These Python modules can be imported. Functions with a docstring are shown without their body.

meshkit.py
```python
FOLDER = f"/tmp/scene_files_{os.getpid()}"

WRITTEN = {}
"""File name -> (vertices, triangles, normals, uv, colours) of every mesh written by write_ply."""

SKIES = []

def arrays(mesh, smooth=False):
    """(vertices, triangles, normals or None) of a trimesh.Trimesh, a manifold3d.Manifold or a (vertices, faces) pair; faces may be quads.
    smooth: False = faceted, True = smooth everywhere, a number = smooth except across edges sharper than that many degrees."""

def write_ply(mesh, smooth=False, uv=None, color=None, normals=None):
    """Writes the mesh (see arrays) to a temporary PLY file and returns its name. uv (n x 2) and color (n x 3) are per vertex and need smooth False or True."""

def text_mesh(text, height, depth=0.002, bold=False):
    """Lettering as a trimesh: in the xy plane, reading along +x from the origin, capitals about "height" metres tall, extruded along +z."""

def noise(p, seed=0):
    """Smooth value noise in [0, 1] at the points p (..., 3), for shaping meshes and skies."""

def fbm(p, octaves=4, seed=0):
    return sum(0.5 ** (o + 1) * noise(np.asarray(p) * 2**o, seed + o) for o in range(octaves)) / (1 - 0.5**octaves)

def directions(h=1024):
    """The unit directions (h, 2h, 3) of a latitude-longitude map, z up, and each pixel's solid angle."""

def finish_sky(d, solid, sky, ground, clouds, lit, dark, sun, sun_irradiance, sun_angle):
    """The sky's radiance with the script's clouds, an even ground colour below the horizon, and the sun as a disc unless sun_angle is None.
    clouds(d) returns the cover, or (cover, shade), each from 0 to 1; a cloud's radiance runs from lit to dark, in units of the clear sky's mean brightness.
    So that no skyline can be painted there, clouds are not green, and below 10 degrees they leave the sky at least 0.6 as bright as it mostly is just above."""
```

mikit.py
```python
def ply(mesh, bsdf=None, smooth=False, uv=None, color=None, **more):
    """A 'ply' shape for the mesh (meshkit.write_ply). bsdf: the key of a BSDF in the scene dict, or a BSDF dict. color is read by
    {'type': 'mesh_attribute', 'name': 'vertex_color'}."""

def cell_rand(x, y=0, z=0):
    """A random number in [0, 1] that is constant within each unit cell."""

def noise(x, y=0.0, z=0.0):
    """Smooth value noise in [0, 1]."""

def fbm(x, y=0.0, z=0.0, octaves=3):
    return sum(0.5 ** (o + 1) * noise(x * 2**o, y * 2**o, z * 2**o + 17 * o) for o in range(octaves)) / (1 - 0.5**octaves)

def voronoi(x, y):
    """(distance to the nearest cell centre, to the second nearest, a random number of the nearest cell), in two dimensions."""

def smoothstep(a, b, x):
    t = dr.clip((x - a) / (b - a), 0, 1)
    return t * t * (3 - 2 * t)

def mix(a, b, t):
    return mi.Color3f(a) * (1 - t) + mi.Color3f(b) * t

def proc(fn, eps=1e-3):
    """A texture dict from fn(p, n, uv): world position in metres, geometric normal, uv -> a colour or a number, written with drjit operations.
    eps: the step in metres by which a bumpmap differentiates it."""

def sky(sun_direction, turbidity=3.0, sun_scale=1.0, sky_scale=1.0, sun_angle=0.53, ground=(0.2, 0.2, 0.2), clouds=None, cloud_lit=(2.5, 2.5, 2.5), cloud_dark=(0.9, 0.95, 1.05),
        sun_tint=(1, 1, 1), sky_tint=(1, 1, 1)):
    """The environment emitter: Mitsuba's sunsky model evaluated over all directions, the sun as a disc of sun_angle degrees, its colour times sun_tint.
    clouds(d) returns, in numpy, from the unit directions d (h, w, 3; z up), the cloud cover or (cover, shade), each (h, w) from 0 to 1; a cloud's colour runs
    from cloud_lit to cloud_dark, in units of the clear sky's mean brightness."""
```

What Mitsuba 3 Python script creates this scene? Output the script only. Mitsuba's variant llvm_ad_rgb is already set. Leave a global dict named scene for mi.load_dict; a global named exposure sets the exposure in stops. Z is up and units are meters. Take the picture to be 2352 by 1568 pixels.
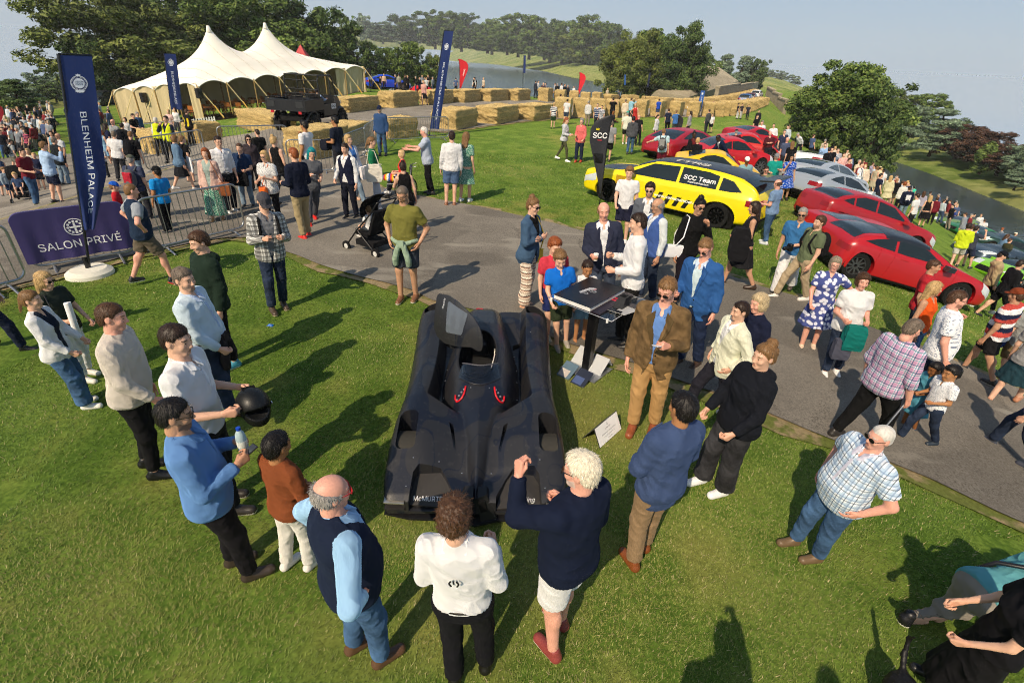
import math,random
import numpy as np,trimesh,manifold3d as m3,mitsuba as mi,mikit,drjit as dr
import shapely.geometry as sg
from scipy.spatial import Delaunay
from scipy.optimize import least_squares
from mikit import proc,noise,fbm,voronoi,smoothstep,mix
import meshkit
from meshkit import noise as nnoise,fbm as nfbm,text_mesh
T=mi.ScalarTransform4f
random.seed(7);rng=np.random.default_rng(7)
scene,labels={},{}
# camera, sky, exposure
FOC,PITCH,ROLL,HC=1142.0,math.radians(29.53),math.radians(2.857),3.76
_f=np.array([0,math.cos(PITCH),-math.sin(PITCH)]);_r=np.array([1.0,0,0]);_d=np.cross(_f,_r)
_c,_s=math.cos(ROLL),math.sin(ROLL)
CAMR=np.array([[_c,-_s,0],[_s,_c,0],[0,0,1]])@np.stack([_r,_d,_f])
EYE=np.array([0,0,HC])
scene['view']={'type':'perspective','fov':math.degrees(2*math.atan(1176/FOC)),'fov_axis':'x','near_clip':0.05,'far_clip':4000.0,
     'to_world':T().look_at(origin=EYE.tolist(),target=(EYE+CAMR[2]).tolist(),up=(-CAMR[1]).tolist())}
SUN=(-0.36,-0.66,0.66)
exposure=1.8
def sky_clouds(d):
 low=np.clip(1-d[...,2]/0.55,0,1)
 n=nfbm(d*np.array([2.2,2.2,5.0]),4,3)
 return 0.10+0.72*low**2.2+0.12*(n-0.5),0.55+0.5*(n-0.5)
scene['daylight']=mikit.sky(SUN,turbidity=4.0,clouds=sky_clouds,cloud_lit=(1.62,1.9,2.26),cloud_dark=(1.1,1.4,1.85),sun_tint=(0.97,0.985,1.0),ground=(0.12,0.14,0.06))
def proj(p):
 c=CAMR@(np.asarray(p,float)-EYE)
 return c[:2]/c[2]*FOC+[1176,784]
def ray(x,y):
 v=np.array([(x-1176)/FOC,(y-784)/FOC,1.0])@CAMR
 return v/np.linalg.norm(v)
# terrain: a flat lawn that falls away to the lake on the right and, less, to the left
LAKE_Z=-8.0
def _sp(s,w):return w/3*np.logaddexp(0,3*s/w)
def Z(x,y):
 x,y=np.asarray(x,float),np.asarray(y,float)
 s=x-6.0-0.33*np.maximum(0,y-4)-0.0012*np.maximum(0,y-40)**2
 zr=-0.36*_sp(s,3.0)
 far=np.clip((x+2-0.22*np.maximum(0,y-58))/14,0,1);far=far*far*(3-2*far)
 zf=-2.2*(1-np.exp(-0.016*np.maximum(0,_sp(y-36,6))))*far
 sl=np.maximum(0,-x-12.0-0.15*np.maximum(0,y-20))
 zl=-3.0*(1-np.exp(-0.10*sl))-0.28*np.maximum(0,_sp(-x-46-0.3*np.maximum(0,y-40),5))
 back=-0.10*np.maximum(0,_sp(y-68,6))*(1-far)
 z=zr+zf+zl+back
 return np.maximum(z,-13.0-0.05*np.maximum(0,y-120))
def at(x,y,z=None):
 """The point of the terrain (or of the level z) that stands at the photograph's pixel (x, y) of a 2352 px wide frame."""
 v=ray(x,y)
 if z is not None:return EYE+v*((z-HC)/v[2])
 t=np.geomspace(1.5,900,700);P=EYE+t[:,None]*v
 g=P[:,2]-Z(P[:,0],P[:,1])
 k=int(np.argmax(g<0)) if (g<0).any() else len(t)-1
 a,b=t[max(k-1,0)],t[k]
 for _ in range(30):
  m=0.5*(a+b);q=EYE+m*v
  if q[2]-Z(q[0],q[1])<0:b=m
  else:a=m
 return EYE+b*v
def atd(x,y,dist):
 """The point at the given ground distance along the sight line of a pixel."""
 v=ray(x,y);return EYE+v*(dist/np.hypot(v[0],v[1]))
# helpers
def lin(c):
 if not isinstance(c,str):return np.asarray(c,float)
 c=c.lstrip('#');c=''.join(k*2 for k in c) if len(c)==3 else c
 v=np.array([int(c[i:i+2],16) for i in (0,2,4)])/255
 return np.where(v<0.04045,v/12.92,((v+0.055)/1.055)**2.4)
_count={}
def numbered(key):
 n=_count.get(key,0);_count[key]=n+1
 return key if n==0 else f'{key}_{n:03d}'
def thing(name,label,cat,group=None):
 k=numbered(name);labels[k]={'label':label,'category':cat}
 if group:labels[k]['group']=group
 return k
def pack(c):
 """One number per colour: three bytes of its square root."""
 q=np.clip(np.round(np.sqrt(np.clip(c,0,1))*255),0,255);return q[...,0]*65536+q[...,1]*256+q[...,2]
def put(key,mesh,bsdf,color=None,smooth=True,uv=None,T4=None,tone=None,**more):
 """One entry of the scene. Its colour (one, or a few, one per vertex) rides in the u of its uv and a brightness factor per vertex in the v, so that Mitsuba can join alike meshes."""
 if hasattr(mesh,'to_mesh'):
  mm=mesh.to_mesh();mesh=(np.array(mm.vert_properties[:,:3]),np.array(mm.tri_verts))
 if isinstance(mesh,trimesh.Trimesh):mesh=(np.array(mesh.vertices),np.array(mesh.faces))
 v,f=np.asarray(mesh[0],float),np.asarray(mesh[1],int)
 if f.shape[1]==4:f=np.vstack([f[:,[0,1,2]],f[:,[0,2,3]]])
 if T4 is not None:
  v=v@T4[:3,:3].T+T4[:3,3]
 nrm=None
 if not isinstance(smooth,bool):
  sm=trimesh.graph.smooth_shade(trimesh.Trimesh(v,f,process=True),angle=np.radians(smooth),facet_minarea=None)
  v,f,smooth=np.array(sm.vertices),np.array(sm.faces),True
 if color is not None and uv is None:
  col=lin(color);t=np.ones(len(v)) if tone is None else np.asarray(tone,float)
  if col.ndim==1:uv=np.c_[np.full(len(v),pack(col)),t]
  else:
   k=pack(col);fk=k[f];same=(fk[:,0]==fk[:,1])&(fk[:,1]==fk[:,2])
   if same.all():uv=np.c_[k,t]
   elif len(np.unique(k))>60:
    m=col.mean(0);uv=np.c_[np.full(len(v),pack(m)),t*col.sum(1)/m.sum()]
   else:
    if smooth is True:nrm=_vn(v,f)
    face=np.where(fk[:,1]==fk[:,2],fk[:,1],fk[:,0]);new,inv=np.unique(np.c_[f.ravel(),np.repeat(face,3)],axis=0,return_inverse=True);o=new[:,0].astype(int)
    v,f,t=v[o],inv.reshape(-1,3),t[o];nrm=nrm[o] if nrm is not None else None;uv=np.c_[new[:,1],t]
 if nrm is not None:
  path=meshkit.write_ply((v,f),False,uv,None,nrm);d={'type':'ply','filename':path,'face_normals':False,'bsdf':{'type':'ref','id':bsdf},**more}
 else:d=mikit.ply((v,f),bsdf,smooth=smooth,uv=uv,**more)
 scene[key]=d
 return key
def _vn(V,F):
 n=np.zeros_like(V);fn=np.cross(V[F[:,1]]-V[F[:,0]],V[F[:,2]]-V[F[:,0]])
 for k in range(3):np.add.at(n,F[:,k],fn)
 return n/(np.linalg.norm(n,axis=1,keepdims=True)+1e-12)
def part(parent,name,mesh,bsdf,color=None,**kw):
 return put(numbered(f'{parent}__{name}'),mesh,bsdf,color,**kw)
def struct(name,mesh,bsdf,color=None,**kw):
 k=put(name,mesh,bsdf,color,**kw);labels[k]={'kind':'structure'};return k
def cat(*ms):
 vs,fs,n=[],[],0
 for m in ms:
  if hasattr(m,'to_mesh'):mm=m.to_mesh();m=(np.array(mm.vert_properties[:,:3]),np.array(mm.tri_verts))
  if isinstance(m,trimesh.Trimesh):m=(np.array(m.vertices),np.array(m.faces))
  f=np.asarray(m[1]);f=np.vstack([f[:,[0,1,2]],f[:,[0,2,3]]]) if f.shape[1]==4 else f
  vs.append(np.asarray(m[0],float));fs.append(f+n);n+=len(m[0])
 return np.vstack(vs),np.vstack(fs)
def box(x0,x1,y0,y1,z0,z1,ch=0.0):
 if ch<=0:
  b=trimesh.creation.box([x1-x0,y1-y0,z1-z0]);b.apply_translation([(x0+x1)/2,(y0+y1)/2,(z0+z1)/2]);return b.vertices,b.faces
 pts=[(sx,sy,sz) for sx in (x0,x1) for sy in (y0,y1) for sz in (z0,z1)]
 c=np.array([(x0+x1)/2,(y0+y1)/2,(z0+z1)/2]);P=[]
 for p in pts:
  p=np.array(p);sg_=np.sign(c-p)
  for k in range(3):
   q=p+sg_*ch;q[k]=p[k];P.append(q)
 return hull(np.array(P))
def hull(P):
 mm=m3.Manifold.hull_points(np.asarray(P,float)).to_mesh()
 return np.array(mm.vert_properties[:,:3]),np.array(mm.tri_verts)
def tube(pts,r,n=8,closed=False):
 """A round bar along a polyline, r one radius or one per point."""
 P=np.asarray(pts,float);N=len(P);r=np.broadcast_to(r,N)
 d=np.gradient(P,axis=0) if not closed else np.roll(P,-1,0)-np.roll(P,1,0)
 d/=np.linalg.norm(d,axis=1,keepdims=True)+1e-12
 up=np.array([0,0,1.0]) if abs(d[0][2])<0.9 else np.array([1.0,0,0])
 a=np.cross(d[0],up);a/=np.linalg.norm(a);V=[]
 for i in range(N):
  a=a-d[i]*(a@d[i]);a/=np.linalg.norm(a)+1e-12;b=np.cross(d[i],a)
  th=np.arange(n)/n*2*np.pi
  V.append(P[i]+r[i]*(np.cos(th)[:,None]*a+np.sin(th)[:,None]*b))
 V=np.vstack(V);F=[]
 for i in range(N if closed else N-1):
  for k in range(n):
   p,q=i*n+k,i*n+(k+1)%n;j=((i+1)%N)*n
   F.append([p,q,j+(k+1)%n]);F.append([p,j+(k+1)%n,j+k])
 if not closed:
  V=np.vstack([V,P[:1],P[-1:]])
  for k in range(n):
   F.append([len(V)-2,(k+1)%n,k]);F.append([len(V)-1,(N-1)*n+k,(N-1)*n+(k+1)%n])
 return V,np.array(F)
def lathe(prof,n=32,axis='z'):
 """A ring-wise closed profile [(r, h)...] turned round an axis."""
 p=np.asarray(prof,float);th=np.arange(n)/n*2*np.pi;K=len(p)
 V=np.stack([np.outer(np.cos(th),p[:,0]),np.outer(np.sin(th),p[:,0]),np.tile(p[:,1],(n,1))],-1).reshape(-1,3);F=[]
 for i in range(n):
  for k in range(K):
   a,b=i*K+k,i*K+(k+1)%K;c,d=((i+1)%n)*K+k,((i+1)%n)*K+(k+1)%K
   F+=[[a,c,d],[a,d,b]]
 if axis=='y':V=V[:,[0,2,1]]*[1,1,-1]
 if axis=='x':V=V[:,[2,0,1]]
 return V,np.array(F)
def xf(mesh,M):return (np.asarray(mesh[0])@M[:3,:3].T+M[:3,3],mesh[1])
def Mt(x=0,y=0,z=0):M=np.eye(4);M[:3,3]=(x,y,z);return M
def Mr(axis,deg):
 a=math.radians(deg);M=np.eye(4);c,s=math.cos(a),math.sin(a);i,j={'x':(1,2),'y':(2,0),'z':(0,1)}[axis]
 M[i,i]=c;M[j,j]=c;M[i,j]=-s;M[j,i]=s;return M
def Ms(s):return np.diag([*(np.broadcast_to(s,3)),1.0])
def Mframe(o,x,y,z):M=np.eye(4);M[:3,0],M[:3,1],M[:3,2],M[:3,3]=x,y,z,o;return M
def unit(v):v=np.asarray(v,float);return v/(np.linalg.norm(v)+1e-12)
def man(mesh):
 return m3.Manifold(m3.Mesh(np.asarray(mesh[0],np.float32),np.asarray(mesh[1],np.uint32)))
def prism(poly,depth,bevel=0.0):
 """A polygon of the xz plane given depth along y (centred on y = 0)."""
 e=m3.Manifold.extrude(m3.CrossSection([np.asarray(poly,float)],m3.FillRule.NonZero),depth).to_mesh()
 v=np.array(e.vert_properties[:,:3]);return np.stack([v[:,0],v[:,2]-depth/2,v[:,1]],1),np.array(e.tri_verts)[:,::-1]
def sheet(poly,dz,step,edge=0.0,seed=0,zfun=Z,maxedge=None):
 """A sheet over the polygon (world x, y) that follows the ground, dz above it."""
 P=sg.Polygon(poly).buffer(0);xs=P.exterior
 n=int(xs.length/step)+4
 B=np.array([xs.interpolate(i/n,normalized=True).coords[0] for i in range(n)])
 if edge:B=B+edge*(np.stack([nfbm(np.c_[B*2.3,B[:,:1]*0],3,seed),nfbm(np.c_[B*2.3,B[:,:1]*0+9],3,seed+5)],1)-0.5)*2
 P=sg.Polygon(B).buffer(0)
 x0,y0,x1,y1=P.bounds
 gx,gy=np.meshgrid(np.arange(x0,x1,step),np.arange(y0,y1,step));G=np.c_[gx.ravel(),gy.ravel()]
 import shapely
 G=G[shapely.contains_xy(P.buffer(-step*0.4),G[:,0],G[:,1])]
 A=np.vstack([B,G]);D=Delaunay(A).simplices
 c=A[D].mean(1);D=D[shapely.contains_xy(P,c[:,0],c[:,1])]
 a=A[D];w=np.cross(np.c_[a[:,1]-a[:,0],np.zeros(len(a))],np.c_[a[:,2]-a[:,0],np.zeros(len(a))])[:,2]
 D[w<0]=D[w<0][:,::-1]
 return np.c_[A,zfun(A[:,0],A[:,1])+dz],D
# materials
def _unpack(p,n,uv):
 x=dr.floor(uv.x+.5);r=dr.floor(x/65536);g=dr.floor((x-r*65536)/256);b=x-r*65536-g*256
 c=mi.Color3f(r,g,b)/255;return c*c*uv.y
VC=proc(_unpack)
def principled(base,rough=0.5,**k):
 return {'type':'twosided','b':{'type':'principled','base_color':base if isinstance(base,dict) else {'type':'rgb','value':[float(q) for q in lin(base)]},'roughness':rough,**k}}
def vivid(fn,rough=0.5,**k):return principled(proc(fn),rough,**k)
def bumped(b,fn,scale,eps=1e-3):
 return {'type':'twosided','b':{'type':'bumpmap','arbitrary':proc(fn,eps),'scale':scale,'n':b['b']}}
scene['skin']=principled(VC,0.48,specular=0.4)
def _crease(p,n,uv):
 return dr.abs(fbm(p.x*10+p.z*6,p.y*10-p.z*5,p.z*7,2)-.5)*1.6
scene['cloth']=bumped(principled(VC,0.92,specular=0.15,sheen=0.25),_crease,-.036,4e-3)
scene['leather']=principled(VC,0.42,specular=0.5)
scene['hair']=principled(VC,0.5,specular=0.35)
scene['plastic']=principled(VC,0.35,specular=0.5)
scene['matte']=principled(VC,0.8,specular=0.25)
scene['paint']=principled(VC,0.32,specular=0.5,clearcoat=1.0,clearcoat_gloss=0.96)
scene['metal_paint']=principled(VC,0.34,metallic=0.55,specular=0.5,clearcoat=1.0,clearcoat_gloss=0.96)
scene['satin_black']=principled(VC,0.46,specular=0.4,clearcoat=0.12,clearcoat_gloss=0.7)
scene['glass_dark']=principled(VC,0.06,specular=0.6)
scene['metal']=principled(VC,0.35,metallic=0.85)
scene['leaf']=principled(VC,0.6,specular=0.25)
scene['flag_cloth']=principled(VC,0.55,specular=0.35,sheen=0.3)
# surfaces from distance fields
def nets(f,lo,hi,h):
 lo,hi=np.asarray(lo,float),np.asarray(hi,float)
 n=np.maximum(3,np.ceil((hi-lo)/h).astype(int)+1)
 ax=[lo[k]+np.arange(n[k])*h for k in range(3)]
 X=np.stack(np.meshgrid(*[q.astype(np.float32) for q in ax],indexing='ij'),-1)
 F=np.asarray(f(X.reshape(-1,3)),float).reshape(n);F=np.where(np.abs(F)<1e-9,1e-9,F)
 for k in range(3):
  sl=[slice(None)]*3
  for e in (0,-1):sl[k]=e;F[tuple(sl)]=np.maximum(F[tuple(sl)],1e-4)
 S=F<0
 c=np.zeros(n-1,np.int8)
 for a,b,d in np.ndindex(2,2,2):c+=S[a:n[0]-1+a,b:n[1]-1+b,d:n[2]-1+d]
 act=(c>0)&(c<8);idx=-np.ones(n-1,int);I=np.argwhere(act);idx[act]=np.arange(len(I))
 acc,w=np.zeros((len(I),3)),np.zeros(len(I))
 for k in range(3):
  o=[j for j in range(3) if j!=k]
  for a,b in np.ndindex(2,2):
   s=np.zeros(3,int);s[o[0]],s[o[1]]=a,b;e=s.copy();e[k]+=1
   f0,f1=F[tuple((I+s).T)],F[tuple((I+e).T)];m=(f0<0)!=(f1<0)
   t=f0[m]/(f0[m]-f1[m]);p=(I+s)[m].astype(float);p[:,k]+=t;acc[m]+=p;w[m]+=1
 V=lo+acc/w[:,None]*h;Q=[]
 for k in range(3):
  o=[(k+1)%3,(k+2)%3]
  s0=[slice(None)]*3;s1=[slice(None)]*3;s0[k]=slice(0,-1);s1[k]=slice(1,None)
  A,B=S[tuple(s0)],S[tuple(s1)]
  E=np.argwhere(A!=B);E=E[(E[:,o[0]]>0)&(E[:,o[1]]>0)&(E[:,o[0]]<n[o[0]]-1)&(E[:,o[1]]<n[o[1]]-1)]
  if not len(E):continue
  q=[]
  for a,b in ((1,1),(0,1),(0,0),(1,0)):
   s=np.zeros(3,int);s[o[0]],s[o[1]]=a,b;q.append(idx[tuple((E-s).T)])
  q=np.stack(q,1);fl=~A[tuple(E.T)];q[fl]=q[fl][:,::-1];Q.append(q)
 if not Q:return np.zeros((3,3)),np.array([[0,1,2]])
 Q=np.vstack(Q)
 return V,np.vstack([Q[:,[0,1,2]],Q[:,[0,2,3]]])
def cap(P,a,b,ra,rb):
 a,b=np.asarray(a,float),np.asarray(b,float);d=b-a;x,y,z=P[:,0]-np.float32(a[0]),P[:,1]-np.float32(a[1]),P[:,2]-np.float32(a[2]);dx,dy,dz=(np.float32(q) for q in d)
 t=np.clip((x*dx+y*dy+z*dz)*np.float32(1/(d@d+1e-12)),0,1);x-=t*dx;y-=t*dy;z-=t*dz
 return np.sqrt(x*x+y*y+z*z)-np.float32(ra)-np.float32(rb-ra)*t
def ell(P,c,r):
 x,y,z=((P[:,i]-np.float32(c[i]))/np.float32(r[i]) for i in range(3));k=np.sqrt(x*x+y*y+z*z);return (k-1)*np.float32(min(r))*np.clip(0.6+0.4*k,0.6,1.2)
def smin(a,b,k):h=np.maximum(k-np.abs(a-b),0);return np.minimum(a,b)-h*h*(.25/k)
def smax(a,b,k):return-smin(-a,-b,k)
def vnormals(V,F):
 n=np.zeros_like(V);fn=np.cross(V[F[:,1]]-V[F[:,0]],V[F[:,2]]-V[F[:,0]])
 for k in range(3):np.add.at(n,F[:,k],fn)
 return n/(np.linalg.norm(n,axis=1,keepdims=True)+1e-12)
# head, hair and hand patterns, each made once for three sizes in the picture
CR=(np.array([0,-0.014,0.03]),np.array([0.077,0.098,0.086]))
def head_f(P):
 d=ell(P,*CR)
 d=smin(d,ell(P,np.array([0,0.018,-0.032]),[0.061,0.072,0.088]),0.03)
 d=smin(d,cap(P,(-0.012,0.066,-0.1),(0.012,0.066,-0.1),0.02,0.02),0.025)
 d=smin(d,cap(P,(-0.034,0.07,0.026),(0.034,0.07,0.026),0.014,0.014),0.018)
 for s in (-1,1):
  d=smin(d,ell(P,np.array([s*0.04,0.062,-0.028]),[0.022,0.024,0.024]),0.02)
  d=smax(d,-ell(P,np.array([s*0.031,0.098,0.006]),[0.017,0.016,0.012]),0.012)
  d=smin(d,ell(P,np.array([s*0.031,0.076,0.005]),[0.0135,0.0125,0.0125]),0.004)
  d=smin(d,ell(P,np.array([s*0.079,-0.012,-0.004]),[0.01,0.022,0.032]),0.008)
 d=smin(d,cap(P,(0,0.086,0.012),(0,0.106,-0.03),0.008,0.0125),0.012)
 d=smin(d,cap(P,(-0.011,0.096,-0.036),(0.011,0.096,-0.036),0.009,0.009),0.008)
 d=smin(d,cap(P,(-0.017,0.084,-0.064),(0.017,0.084,-0.064),0.007,0.007),0.008)
 d=smin(d,cap(P,(-0.014,0.082,-0.074),(0.014,0.082,-0.074),0.007,0.007),0.006)
 return smin(d,cap(P,(0,-0.012,-0.06),(0,-0.012,-0.13),0.056,0.058),0.03)
def hair_f(style):
 def f(P):
  x,y,z=P.T
  base=smin(ell(P,*CR),ell(P,np.array([0,-.05,-.03]),[.068,.058,.07]),.03)
  line=z-np.interp(y,[-.1,-.05,-.03,-.012,.012,.028,.05,.075,.1],[-.075,-.068,-.03,.012,-.012,.022,.05,.066,.075])
  th=dict(buzz=0.006,short=0.011,thick=0.018,curly=0.024,bob=0.02,long=0.017,pony=0.013,bun=0.015,ring=0.011,quiff=0.018).get(style,0.015)
  if style in ('short','thick','quiff','curly','buzz'):line=line+0.006*np.cos(x*60)
  if style=='ring':
   d=smax(base-th,-(z+0.045+0.1*y),0.012);d=smax(d,z-0.035+0.25*y,0.014);return smax(d,y-0.035,0.01)
  fr=1.15 if style in ('thick','quiff','curly') else 1
  d=smax(base+.003-(th+.003)*np.clip(fr+4*(z-0.05),0.75,1.6)*np.clip(line/.045+.1,.12,1),-line,0.006)
  for s in (-1,1):d=smax(d,-ell(P,np.array([s*.082,-.014,-.006]),[.017,.026,.036]),.004)
  if style in ('bob','long'):
   e=ell(P,np.array([0,-0.022,-0.015]),[0.098,0.098,0.118])
   e=smax(e,-ell(P,np.array([0,0.09,-0.03]),[0.062,0.09,0.1]),0.012)
   e=smax(e,-(z+(0.085 if style=='bob' else 0.11)),0.012);d=smin(d,e,0.015)
  if style=='long':
   for s in (-1,1):d=smin(d,cap(P,(s*0.055,-0.055,0.0),(s*0.06,-0.085,-0.24),0.045,0.032),0.03)
   d=smin(d,cap(P,(0,-0.08,0.0),(0,-0.1,-0.27),0.05,0.035),0.03)
  if style=='pony':d=smin(d,cap(P,(0,-0.115,0.015),(0.01,-0.15,-0.16),0.026,0.014),0.02)
  if style=='bun':d=smin(d,ell(P,np.array([0,-0.06,0.135]),[0.048,0.045,0.042]),0.012)
  if style=='quiff':d=smin(d,cap(P,(-0.035,0.065,0.105),(0.035,0.065,0.105),0.024,0.024),0.02)
  return d
 return f
_tpl={}
HCELL=(0.0062,0.0115,0.021)
def head_tpl(l):
 if ('head',l) not in _tpl:
  V,F=nets(head_f,(-0.1,-0.13,-0.19),(0.1,0.13,0.13),HCELL[l]);_tpl['head',l]=(V,F)
 return _tpl['head',l]
def hair_tpl(style,l):
 k=(style,l)
 if k not in _tpl:
  V,F=nets(hair_f(style),(-0.13,-0.2,-0.33),(0.13,0.14,0.2),(0.008,0.014,0.024)[l])
  N=vnormals(V,F);a=dict(curly=0.016,buzz=0.001,bun=0.009).get(style,0.006)
  ph=np.arctan2(V[:,0],V[:,1]+0.02)
  q=np.c_[ph*9,V[:,2]*30,V[:,1]*12] if style!='curly' else V*45
  w=nfbm(q,3,11);_tpl[k]=(V+N*((w-0.5)*2*a)[:,None],F,w)
 return _tpl[k]
def hand_f(curl):
 fing=[(0.026,0.082,(0.042,0.026,0.02),.0088),(0.0085,0.088,(0.047,0.03,0.021),.009),(-0.0095,0.084,(0.043,0.028,0.02),.0086),(-0.0265,0.075,(0.034,0.021,0.018),.0076)]
 segs=[]
 for i,(y,x,L,r) in enumerate(fing):
  p=np.array([x,y,0.0]);a=0
  for j,l in enumerate(L):
   a+=math.radians(curl[0]*(1,1.3,0.9)[j]*(1+0.12*i))
   q=p+l*np.array([math.cos(a),0.10*(1.2-i)*(1-curl[0]/90),-math.sin(a)]);segs.append((p,q,r-.0007*j,r-.0007*(j+1)));p=q
 def f(P):
  d=None
  for y,x,L,r in fing:
   e=cap(P,(0.005,y*0.55,0),(x,y,0),0.0155,0.0125);d=e if d is None else smin(d,e,0.012)
  for p,q,a,b in segs:d=smin(d,cap(P,p,q,a,b),0.003)
  c=curl[1]
  t0,t1=np.array([0.02,0.02,-0.006]),np.array([0.052,0.043-0.01*c,-0.014-0.012*c]);t2=t1+[0.026,0.006-0.022*c,-0.008];t3=t2+[0.02,0.0-0.014*c,-0.004]
  for a,b,r0,r1 in ((t0,t1,.0135,.0105),(t1,t2,.0105,.0095),(t2,t3,.0095,.0078)):d=smin(d,cap(P,a,b,r0,r1),0.005)
  return smin(d,cap(P,(-0.03,0,0),(0.01,0,0),0.024,0.02),0.014)
 return f
CURLS=dict(relax=(18,0.2),flat=(5,0.0),grip=(52,0.8),fist=(72,1.0))
def hand_tpl(pose,l):
 if ('hand',pose,l) not in _tpl:_tpl['hand',pose,l]=nets(hand_f(CURLS[pose]),(-0.06,-0.06,-0.09),(0.2,0.085,0.04),(0.0052,0.009,0.016)[l])
 return _tpl['hand',pose,l]
# people
ARMS=dict(down=((.05,-.02,-.285),(.02,.07,-.245),'relax'),pocket=((.13,-.09,-.25),(-.08,.13,-.19),'relax'),back=((.07,-.11,-.26),(-.17,-.08,-.14),'fist'),
   front=((.07,.03,-.28),(-.15,.17,-.1),'grip'),phone=((.06,.04,-.28),(-.11,.22,.07),'grip'),hold=((.05,.0,-.285),(-.05,.25,-.02),'grip'),
   face=((.08,.16,-.23),(-.11,.05,.23),'grip'),cross=((.07,.06,-.27),(-.25,.12,.05),'relax'),hip=((.2,-.1,-.2),(-.15,.1,-.17),'fist'),
   reach=((.07,.2,-.19),(.0,.25,.03),'flat'),up=((.1,.22,-.12),(-.07,.08,.23),'grip'),out=((.24,.08,-.12),(.2,.13,-.07),'grip'),
   chin=((.04,.17,-.22),(-.13,.03,.22),'fist'),low=((.06,.06,-.27),(-.03,.17,-.18),'grip'),bend=((.03,.16,-.23),(-.05,.2,-.15),'grip'))
LEGS=dict(stand=((.0,.0),(.0,.0)),walk=((.27,.05),(-.27,.0)),stride=((.38,.05),(-.36,.05)),rest=((.07,.02),(-.05,.0)))
MALE=dict(z=[.80,.86,.93,1.0,1.08,1.18,1.30,1.38,1.435,1.475],w=[.135,.172,.172,.160,.152,.162,.178,.176,.140,.060],d=[.095,.118,.118,.108,.105,.112,.122,.112,.085,.060],y=[0,-.012,-.012,-.004,.004,.004,0,-.005,-.012,-.01])
FEM=dict(z=[.80,.86,.93,1.0,1.08,1.18,1.28,1.36,1.425,1.475],w=[.140,.178,.176,.152,.130,.138,.150,.154,.130,.058],d=[.098,.125,.122,.102,.090,.098,.124,.105,.078,.054],y=[0,-.016,-.014,0,.004,.006,.014,.002,-.012,-.01])
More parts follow.
